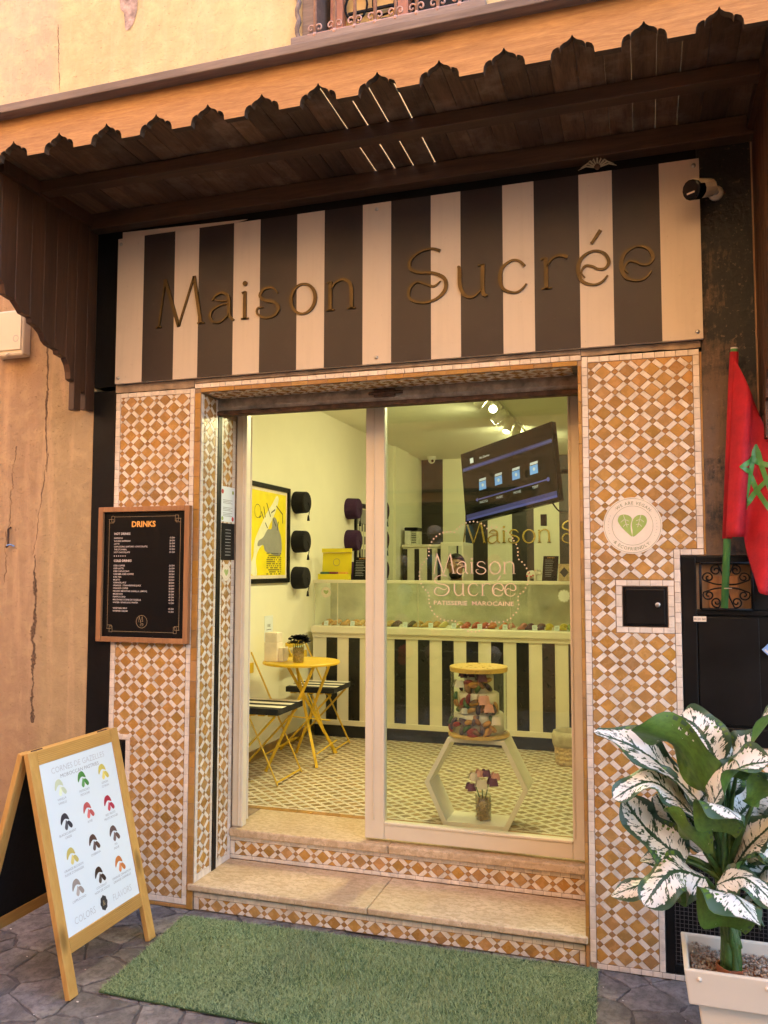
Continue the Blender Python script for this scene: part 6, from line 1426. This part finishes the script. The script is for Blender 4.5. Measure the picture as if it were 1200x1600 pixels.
# fez hats hung on the wall
def fez(label, y, z, mat, group, s=1.0):
    t = thing('fez', label, 'fez', (WX, y, z), group=group)
    obj('crown', MB().lathe([(.090*s, .002), (.092*s, .01), (.087*s, .098*s), (.084*s, .106*s), (.078*s, .110*s), (.01, .110*s)], (WX, y, z), 24, 'x'), mat, t, smooth=False)
    k = WX+.112*s
    obj('tassel', MB().tube(catmull([(k, y, z), (k+.004, y+.02, z-.03), (k+.002, y+.025, z-.08*s), (k-.004, y+.022, z-.12*s)], 4), .003, 6).tube([(k-.004, y+.022, z-.105*s), (k-.004, y+.022, z-.15*s)], [.006, .012], 8), 'felt_black', t)
for z, w_ in ((2.215, 'top'), (1.895, 'middle'), (1.60, 'lowest')): fez(f'black fez with tassel, {w_} of the column beside the yellow poster', 2.50, z, 'felt_black', 'black fezzes beside the poster')
for z, w_ in ((2.25, 'top'), (1.945, 'middle'), (1.64, 'lowest')): fez(f'plum fez with tassel, {w_} of the column left of the framed drawing', 3.74, z, 'felt_purple', 'plum fezzes left of the drawing', 1.12)
for z, w_ in ((2.29, 'top'), (1.98, 'middle'), (1.66, 'lowest')): fez(f'plum fez, {w_} of the column right of the framed drawing', 4.62, z, 'felt_purple', 'plum fezzes right of the drawing', 1.12)
nt2 = thing('wall_notice', 'small white notice on the left wall above the table', 'notice', (WX, 2.03, 1.15))
obj('sheet', MB().box(WX+.001, WX+.003, 1.95, 2.09, 1.13, 1.32), 'board_white', nt2)
mb = MB(); mb.text('VIBE', .03, (WX+.0032, 2.02, 1.235), Y3, Z3, off=.0004); line(mb, (1.98, 1.215), (2.06, 1.215), .004, (WX+.0032, 0, 0), Y3, Z3, .0004); mb.sheet([(2.01, 1.165), (2.035, 1.165), (2.035, 1.195), (2.01, 1.195)], (WX+.0032, 0, 0), Y3, Z3, .0004); obj('print', mb, 'ink_dark', nt2)
sw = thing('wall_socket', 'blue and white socket low on the left wall behind the table', 'socket', (WX, 2.55, .72)); obj('plate', MB().box(WX+.001, WX+.012, 2.5, 2.6, .72, .80), 'white_paint', sw, bev=.003); obj('label_print', MB().box(WX+.0125, WX+.0135, 2.52, 2.58, .735, .785), 'card_blue', sw)

# bistro table
tb = thing('bistro_table', 'round yellow folding bistro table by the left wall', 'table', (-2.33, 1.80, FZ))
TX, TY, TZ = -2.345, 1.76, 1.02
obj('top', MB().lathe([(.01, TZ-.004), (.262, TZ-.004), (.27, TZ-.016), (.274, TZ-.014), (.274, TZ-.002), (.27, TZ+.002), (.01, TZ+.002)], (TX, TY, 0), 40), 'yellow', tb)
ft = [(-2.218, 1.75), (-2.24, 2.237), (-2.52, 1.50), (-2.56, 2.05)]
def flatleg(a, b, par, nm='leg', w=.022, t=.008, mat='yellow'): obj(nm, MB().bar(a, b, w, t, (0, 0, 1) if abs((Vector(b)-Vector(a)).normalized().z) < .6 else (1, 1, 0)), mat, par, bev=.002)
for (tx, ty), (fx, fy) in (((-2.50, 2.00), (-2.205, 1.72)), ((-2.52, 1.86), (-2.24, 2.19)), ((-2.19, 1.62), (-2.50, 1.52)), ((-2.20, 1.96), (-2.53, 2.10))):
    flatleg((tx, ty, TZ-.016), (fx, fy, FZ+.003), tb)
obj('stretcher', MB().tube([(-2.205, 1.72, FZ+.1), (-2.24, 2.19, FZ+.1)], .006, 6).tube([(-2.50, 1.52, FZ+.12), (-2.53, 2.10, FZ+.12)], .006, 6), 'yellow', tb)
obj('brace', MB().tube([(-2.35, 1.55, TZ-.35), (-2.22, 2.0, FZ+.28)], .005, 6).tube([(-2.26, 1.77, .78), (-2.22, 1.95, FZ+.15)], .005, 6), 'yellow', tb)

def folding_chair(label, x, y, rz):
    """seat along local x; the sitter faces local +y"""
    t = thing('folding_chair', label, 'chair', (x, y, FZ), rz, 'yellow folding chairs at the bistro table', local=True)
    S = .44; w = .19
    for sx in (-1, 1):
        flatleg((sx*w, .20, .003), (sx*w, -.19, .80), t); flatleg((sx*(w-.014), -.24, .003), (sx*(w-.014), .17, S-.005), t)
    for z, yy in ((.72, -.157), (.80, -.192)): pass
    obj('back_slat', MB().box(-w+.005, w-.005, -.176, -.166, .66, .73), 'yellow', t, bev=.002); obj('back_slat', MB().box(-w+.005, w-.005, -.204, -.194, .77, .815), 'yellow', t, bev=.002)
    for k in range(5): obj('seat_slat', MB().box(-w+.006, w-.006, -.16+k*.07, -.115+k*.07, S-.006, S+.004), 'yellow', t, bev=.002)
    obj('stretcher', MB().tube([(-w, .195, .025), (w, .195, .025)], .006, 6).tube([(-w, -.235, .025), (w, -.235, .025)], .006, 6).tube([(-w, -.02, .43), (w, -.02, .43)], .006, 6), 'yellow', t)
    cu = MB(); n = 6
    for k in range(6):
        a_, b_ = -.20+k*.4/6, -.20+(k+1)*.4/6
        cu.add([(a_, -.19, S+.045), (b_, -.19, S+.045), (b_, .20, S+.045), (a_, .20, S+.045)], [(0, 1, 2, 3)], k % 2)
        cu.add([(a_, -.19, S+.006), (b_, -.19, S+.006), (b_, -.19, S+.045), (a_, -.19, S+.045)], [(0, 1, 2, 3)], 1); cu.add([(a_, .20, S+.006), (b_, .20, S+.006), (b_, .20, S+.045), (a_, .20, S+.045)], [(3, 2, 1, 0)], 1)
    cu.add([(-.2, -.19, S+.006), (-.2, .2, S+.006), (-.2, .2, S+.045), (-.2, -.19, S+.045), (.2, -.19, S+.006), (.2, .2, S+.006), (.2, .2, S+.045), (.2, -.19, S+.045)], [(3, 2, 1, 0), (4, 5, 6, 7), (0, 1, 5, 4)], 1)
    obj('cushion', cu, ['cush_w', 'cush_b'], t)
    return t
folding_chair('yellow folding chair with striped cushion in front of the table, nearest the door', -2.46, 1.39, R(-90))
folding_chair('yellow folding chair with striped cushion behind the table by the counter', -2.46, 2.36, R(-88))

# things on the table
vs2 = thing('table_vase', 'glass of grain holding dark dried flowers on the yellow table', 'vase', (-2.30, 1.64, TZ))
VX, VY, VZ = -2.325, 1.66, TZ+.003
obj('glass', MB().lathe([(.038, 0), (.040, .004), (.040, .125), (.0385, .125), (.0385, .006), (.005, .005)], (VX, VY, VZ), 20, cap=False), 'jar_glass', vs2, smooth=True)
def grains(cx, cy, z0, h, r, n, mat, par):
    mb = MB()
    for _ in range(n):
        a = random.uniform(0, 6.28); rr = r*math.sqrt(random.uniform(.5, 1)); p = Vector((cx+rr*math.cos(a), cy+rr*math.sin(a), z0+random.uniform(.005, h))); d = Vector((random.uniform(-1, 1), random.uniform(-1, 1), random.uniform(-1, 1))).normalized()*.008
        mb.tube([p-d, p+d], .0032, 5)
    mb.lathe([(r*.8, z0+.004), (r*.8, z0+h)], (cx, cy, 0), 12)
    obj('grain', mb, mat, par, kind='stuff')
M['grain'] = pm('dry_grain', (.60, .38, .12), .7, ns=60, amt=.4)
grains(VX, VY, VZ, .10, .035, 350, 'grain', vs2)
M['dark_flower'] = pm('black_dried_flower', (.012, .010, .016), .7)
mb = MB()
for _ in range(44):
    a, e = random.uniform(0, 6.28), random.uniform(.15, 1.5); c = Vector((VX+.062*math.cos(a)*math.sin(e), VY+.062*math.sin(a)*math.sin(e), VZ+.120+.055*math.cos(e)))
    for k in range(5):
        q = k*1.257+a; d = Vector((math.cos(q), math.sin(q), random.uniform(-.2, .7)))*.034; s_ = Vector((-math.sin(q), math.cos(q), .2))*.019; mb.add([c, c+d*.6+s_, c+d, c+d*.6-s_], [(0, 1, 2, 3)])
obj('flower_heads', mb, 'dark_flower', vs2)
mb = MB()
for k in range(8): a = k*.785; mb.tube([(VX+.02*math.cos(a), VY+.02*math.sin(a), VZ+.08), (VX+.03*math.cos(a), VY+.03*math.sin(a), VZ+.17)], .002, 4)
obj('stems', mb, 'dark_flower', vs2)
nk = thing('napkin_holder', 'cream block napkin dispenser on the yellow table by the wall', 'napkin holder', (-2.52, 1.70, TZ))
obj('case', bx(-2.575, -2.475, 1.63, 1.73, TZ+.003, TZ+.135), 'napkin', nk, bev=.004); obj('cover', bx(-2.572, -2.478, 1.633, 1.727, TZ+.1355, TZ+.205), 'napkin', nk, bev=.004); obj('napkin', bx(-2.474, -2.44, 1.65, 1.74, TZ+.003, TZ+.10), 'napkin', nk, bev=.002)

# hexagon stand behind the glass
hx = thing('hexagon_stand', 'open cream hexagonal display frame behind the glass', 'display stand', (-.895, .86, FZ))
hp = [(-1.071, .293), (-.721, .293), (-.611, .515), (-.735, .762), (-1.045, .762), (-1.176, .515)]; hc = (-.895, .527)
hin = [(hc[0]+(x-hc[0])*.90, hc[1]+(z-hc[1])*.90) for x, z in hp]
for i in range(6):
    q = [hp[i], hp[(i+1) % 6], hin[(i+1) % 6], hin[i]]; obj('board', MB().prism(q if area(q) > 0 else q[::-1], (0, .952, 0), X3, Z3, .205), 'c_white', hx, bev=.002)
# cake under a glass drum
ck = thing('cake_display', 'decorated tiered cake in a glass drum with gold lid on the hexagon stand', 'cake', (-.89, .852, .763))
KX, KYc, KZ = -.892, .852, .763
M['gold_paint'] = pm('gold_lacquer', (.75, .48, .12), .3, .35, ns=6, amt=.08, bst=.02)
obj('base', MB().lathe([(.150, 0), (.168, .004), (.168, .016), (.160, .022), (.02, .022)], (KX, KYc, KZ+.001), 40), 'gold_paint', ck)
obj('glass_drum', MB().lathe([(.154, .023), (.154, .372)], (KX, KYc, KZ), 48, cap=False), 'jar_glass', ck, smooth=True)
obj('lid', MB().lathe([(.158, .352), (.160, .374), (.158, .378), (.02, .379)], (KX, KYc, KZ), 48), 'gold_paint', ck)
for r, z0, z1 in ((.138, .023, .128), (.112, .1285, .238), (.082, .2385, .335)): obj('cake_tier', MB().lathe([(r, z0), (r, z1-.008), (r-.008, z1), (.01, z1)], (KX, KYc, KZ), 36), 'icing', ck, smooth=True)
def rose(c, r, mat, par, nm='sugar_rose', petals=11):
    mb = MB(); c = Vector(c)
    for k in range(petals):
        t = k/petals; a = k*2.4; rr = r*(.25+.75*t); e = .25+1.0*t
        d = Vector((math.cos(a)*math.sin(e), math.sin(a)*math.sin(e), math.cos(e))); sd = d.cross(Vector((0, 0, 1))).normalized(); upv = sd.cross(d)
        V = []
        for i in range(5):
            for j in range(4):
                u, v = -1+2*i/4, j/3; V.append(c+d*(rr*.75+.22*rr*v-.16*rr*u*u)+sd*(u*rr*.6*(1-.25*v))+upv*(rr*(v-.35)*.9))
        mb.add(V, [(i*4+j, (i+1)*4+j, (i+1)*4+j+1, i*4+j+1) for i in range(4) for j in range(3)])
    obj(nm, mb, mat, par, smooth=True)
for c, r, m_ in (((-.845, .735, .955), .055, 'rose_pink'), ((-.82, .735, .915), .050, 'rose_pink'), ((-.985, .765, 1.035), .045, 'rose_cream'), ((-.86, .765, 1.07), .048, 'rose_plum'), ((-.965, .78, 1.085), .035, 'rose_plum'), ((-.785, .745, .85), .048, 'icing'), ((-.92, .78, 1.09), .03, 'rose_plum'), ((-.95, .735, .90), .035, 'rose_cream')): rose(c, r, m_, ck)
pc = [(.5, .25, .05), (.30, .04, .03), (.06, .11, .02), (.09, .05, .06), (.22, .10, .04), (.14, .09, .09), (.35, .15, .05)]
for i, c_ in enumerate(pc): M[f'mini{i}'] = pm(f'mini_pastry_{i}', c_, .5, ns=30, amt=.15)
mini = [pastry_mesh(f'mini{i}') for i in range(7)]
for i, (th, r, z, k, sp) in enumerate([(-2.45, .142, .085, 5, 1.0), (-1.85, .142, .06, 2, .8), (-1.1, .142, .09, 0, .4), (-2.2, .116, .165, 4, .5), (-1.85, .116, .21, 1, 1.5), (-1.2, .116, .17, 6, 1.2), (-1.75, .086, .29, 0, .3), (-1.4, .086, .27, 2, 1.0),]+[(random.uniform(-2.9, -.5), r_, random.uniform(z0_, z1_), random.randrange(7), random.uniform(0, 3)) for r_, z0_, z1_ in ((.142, .04, .115),)*9+((.116, .145, .225),)*7+((.086, .255, .32),)*6]+[ (-2.3, .142, .075, 1, .3), (-2.0, .128, .05, 5, 1.2), (-1.75, .13, .095, 0, .2), (-1.5, .13, .045, 4, -.4), (-1.25, .13, .055, 5, 1.8), (-1.0, .13, .05, 6, 1.0), (-1.45, .13, .105, 6, 2.2), (-2.15, .096, .19, 1, 1.2), (-1.95, .096, .185, 2, 1.9), (-1.7, .096, .155, 0, .4), (-1.4, .096, .16, 3, 1.4), (-2.35, .096, .15, 2, 0), (-2.6, .128, .06, 3, .7), (-1.9, .066, .26, 4, 1.5), (-2.1, .066, .27, 6, 1.7), (-1.6, .13, .03, 1, 0)]):
    o = bpy.data.objects.new('mini_pastry', mini[k]); COL.objects.link(o); o.parent = ck
    r = {.128: .142, .13: .143, .096: .116, .066: .086}.get(r, r); o.matrix_local = Matrix.Translation((KX+r*math.cos(th)-BASE[ck][0], KYc+r*math.sin(th)-BASE[ck][1], z))@Matrix.Rotation(th+math.pi/2, 4, 'Z')@Matrix.Rotation(math.pi/2, 4, 'X')@Matrix.Rotation(sp, 4, 'Z')@Matrix.Scale(.88, 4)
mb = MB()
for k in range(40):
    a = random.uniform(0, 6.28); r = random.uniform(.128, .148); c = Vector((KX+r*math.cos(a), KYc+r*math.sin(a), KZ+.026)); d = Vector((math.cos(a*3), math.sin(a*3), .25))*.02; s_ = Vector((-math.sin(a*3), math.cos(a*3), .1))*.009
    mb.add([c, c+d*.5+s_, c+d, c+d*.5-s_], [(0, 1, 2, 3)], k % 3)
obj('petals', mb, ['rose_plum', 'rose_cream', 'rose_plum'], ck)
# bouquet jar
bj = thing('bouquet_jar', 'glass jar of grain with cream and plum roses inside the hexagon stand', 'vase', (-.868, .83, .315))
BX_, BYj, BZ = -.868, .84, .317
obj('glass', MB().lathe([(.042, 0), (.043, .004), (.043, .135), (.0415, .135), (.0415, .006), (.005, .005)], (BX_, BYj, BZ), 22, cap=False), 'jar_glass', bj, smooth=True)
grains(BX_, BYj, BZ, .118, .038, 420, 'grain', bj)
for c, r, m_ in (((-.868, .785, .500), .052, 'rose_cream'), ((-.810, .80, .515), .046, 'rose_plum'), ((-.930, .805, .478), .044, 'rose_plum'), ((-.915, .82, .53), .046, 'rose_cream'), ((-.85, .825, .555), .040, 'rose_plum'), ((-.80, .83, .54), .040, 'rose_pink'), ((-.885, .83, .55), .040, 'rose_pink')): rose(c, r, m_, bj, 'rose')
mb = MB()
for c in ((-.868, .80, .52), (-.83, .81, .53), (-.91, .82, .51)): mb.tube([(BX_, BYj, BZ+.06), c], .003, 5)
obj('stems', mb, 'stem', bj)

# waste basket
bk = thing('wicker_basket', 'wicker basket with linen liner on the floor before the counter', 'basket', (-.55, 2.36, FZ))
pr_ = [(.095, 0)]+[(.098+.012*i/9+(.004 if i % 2 else 0), .016*i+.004) for i in range(10)]
obj('weave', MB().lathe(pr_+[(.105, .165), (.02, .165)], (-.54, 2.40, FZ+.001), 28, wob=lambda i, j: .02*((i+j) % 2)), 'wicker', bk)
obj('liner', MB().lathe([(.116, .13), (.120, .15), (.124, .20), (.112, .235), (.098, .232), (.09, .18), (.085, .168)], (-.54, 2.40, FZ), 28, wob=lambda i, j: .03*math.sin(j*1.7+i)), 'linen', bk, smooth=True)

# ================================================================== THE PERSON BEHIND THE COUNTER
pe = thing('person', 'bearded person with dark hair leaning down behind the counter', 'person', (-1.80, 4.6, FZ))
px_, ex_ = -1.80, -1.80
J = {'pel': ((px_, 4.66, 1.10), .125), 'sp': ((px_, 4.58, 1.26), .12), 'ch': ((px_, 4.47, 1.40), .135), 'nk': ((px_, 4.375, 1.535), .058), 'hb': ((px_, 4.345, 1.60), .062), 'hm': ((px_, 4.33, 1.68), .082), 'hu': ((px_, 4.335, 1.745), .082), 'ht': ((px_, 4.345, 1.785), .05)}
E_ = [('pel', 'sp'), ('sp', 'ch'), ('ch', 'nk'), ('nk', 'hb'), ('hb', 'hm'), ('hm', 'hu'), ('hu', 'ht')]
for s_, n_ in ((-1, 'l'), (1, 'r')):
    J['sh'+n_] = ((px_+s_*.185, 4.48, 1.44), .062); J['el'+n_] = ((px_+s_*.25, 4.42, 1.19), .045); J['wr'+n_] = ((px_+s_*.16, 4.18, 1.10), .030); J['pa'+n_] = ((px_+s_*.13, 4.11, 1.09), .034)
    J['hp'+n_] = ((px_+s_*.10, 4.66, 1.02), .10); J['kn'+n_] = ((px_+s_*.11, 4.57, .68), .065); J['an'+n_] = ((px_+s_*.11, 4.66, .36), .045); J['to'+n_] = ((px_+s_*.13, 4.50, .325), .035)
    E_ += [('ch', 'sh'+n_), ('sh'+n_, 'el'+n_), ('el'+n_, 'wr'+n_), ('wr'+n_, 'pa'+n_), ('pel', 'hp'+n_), ('hp'+n_, 'kn'+n_), ('kn'+n_, 'an'+n_), ('an'+n_, 'to'+n_)]
    for k, (dx, L1, L2) in enumerate(((-.028, .035, .026), (-.010, .042, .032), (.009, .038, .03), (.026, .030, .022))):
        J[f'f{k}{n_}'] = ((px_+s_*.13+dx, 4.11-L1, 1.083), .0095); J[f'g{k}{n_}'] = ((px_+s_*.13+dx*1.1, 4.11-L1-L2, 1.066), .008); E_ += [('pa'+n_, f'f{k}{n_}'), (f'f{k}{n_}', f'g{k}{n_}')]
    J['t0'+n_] = ((px_+s_*.095, 4.12, 1.085), .010); J['t1'+n_] = ((px_+s_*.075, 4.09, 1.07), .009); E_ += [('wr'+n_, 't0'+n_), ('t0'+n_, 't1'+n_)]
def skin_body(name, joints, edges, mat, root, parent, grow=0):
    keys = list(joints); me = bpy.data.meshes.new(name); b = BASE[parent]
    me.from_pydata([tuple(joints[k][0][i]-b[i] for i in range(3)) for k in keys], [(keys.index(a), keys.index(c)) for a, c in edges], []); me.materials.append(M[mat])
    o = bpy.data.objects.new(name, me); COL.objects.link(o); o.parent = parent
    md = o.modifiers.new('skin', 'SKIN'); md.use_smooth_shade = True
    for i, k in enumerate(keys):
        me.skin_vertices[0].data[i].radius = (joints[k][1]+grow, joints[k][1]+grow); me.skin_vertices[0].data[i].use_root = (k == root)
    ss = o.modifiers.new('sub', 'SUBSURF'); ss.levels = 2; ss.render_levels = 2
    return o
skin_body('body', J, E_, 'skin', 'pel', pe)
SJ = {k: J[k] for k in ('pel', 'sp', 'ch', 'shl', 'shr', 'ell', 'elr', 'wrl', 'wrr')}; SJ['nkx'] = ((px_, 4.42, 1.495), .075); SJ['ch'] = (J['ch'][0], .15)
skin_body('shirt', SJ, [('pel', 'sp'), ('sp', 'ch'), ('ch', 'nkx'), ('ch', 'shl'), ('ch', 'shr'), ('shl', 'ell'), ('shr', 'elr'), ('ell', 'wrl'), ('elr', 'wrr')], 'shirt', 'pel', pe, .014)
TJ = {k: J[k] for k in ('pel', 'hpl', 'hpr', 'knl', 'knr', 'anl', 'anr')}
skin_body('trousers', TJ, [('pel', 'hpl'), ('pel', 'hpr'), ('hpl', 'knl'), ('hpr', 'knr'), ('knl', 'anl'), ('knr', 'anr')], 'shirt', 'pel', pe, .012)
hm_ = MB(); hm_.ball((px_, 4.345, 1.735), .097, 18, 12, (.93, 1.05, .98))
ho = obj('hair', hm_, 'hair', pe, smooth=True)
# keep the hair off the face: drop the part in front of the brow
import bmesh
bm = bmesh.new(); bm.from_mesh(ho.data)
bmesh.ops.delete(bm, geom=[v for v in bm.verts if (v.co.y+4.6 < 4.30 and v.co.z+FZ < 1.775) or v.co.z+FZ < 1.66], context='VERTS'); bm.to_mesh(ho.data); bm.free()
bd_ = MB(); bd_.ball((px_, 4.318, 1.615), .066, 14, 10, (1.0, .85, .72)); obj('beard', bd_, 'hair', pe, smooth=True)
obj('nose', MB().tube([(px_, 4.252, 1.715), (px_, 4.236, 1.682), (px_, 4.246, 1.668)], [.008, .015, .010], 8), 'skin', pe, smooth=True)
for s_ in (-1, 1):
    e_ = obj('eye', MB().ball((px_+s_*.031, 4.256, 1.712), .011, 10, 7), 'ink_white', pe, smooth=True); obj('iris', MB().ball((px_+s_*.031, 4.2475, 1.711), .0055, 8, 6), 'hair', e_)
    obj('eyebrow', MB().tube([(px_+s_*.014, 4.248, 1.733), (px_+s_*.031, 4.245, 1.739), (px_+s_*.05, 4.256, 1.733)], [.004, .006, .003], 6), 'hair', pe)
    obj('ear', MB().ball((px_+s_*.085, 4.345, 1.70), .022, 10, 7, (.4, .7, 1.3)), 'skin', pe, smooth=True)
obj('mouth', MB().tube([(px_-.022, 4.262, 1.634), (px_, 4.255, 1.633), (px_+.022, 4.262, 1.634)], .005, 6), 'rose_pink', pe, smooth=True)
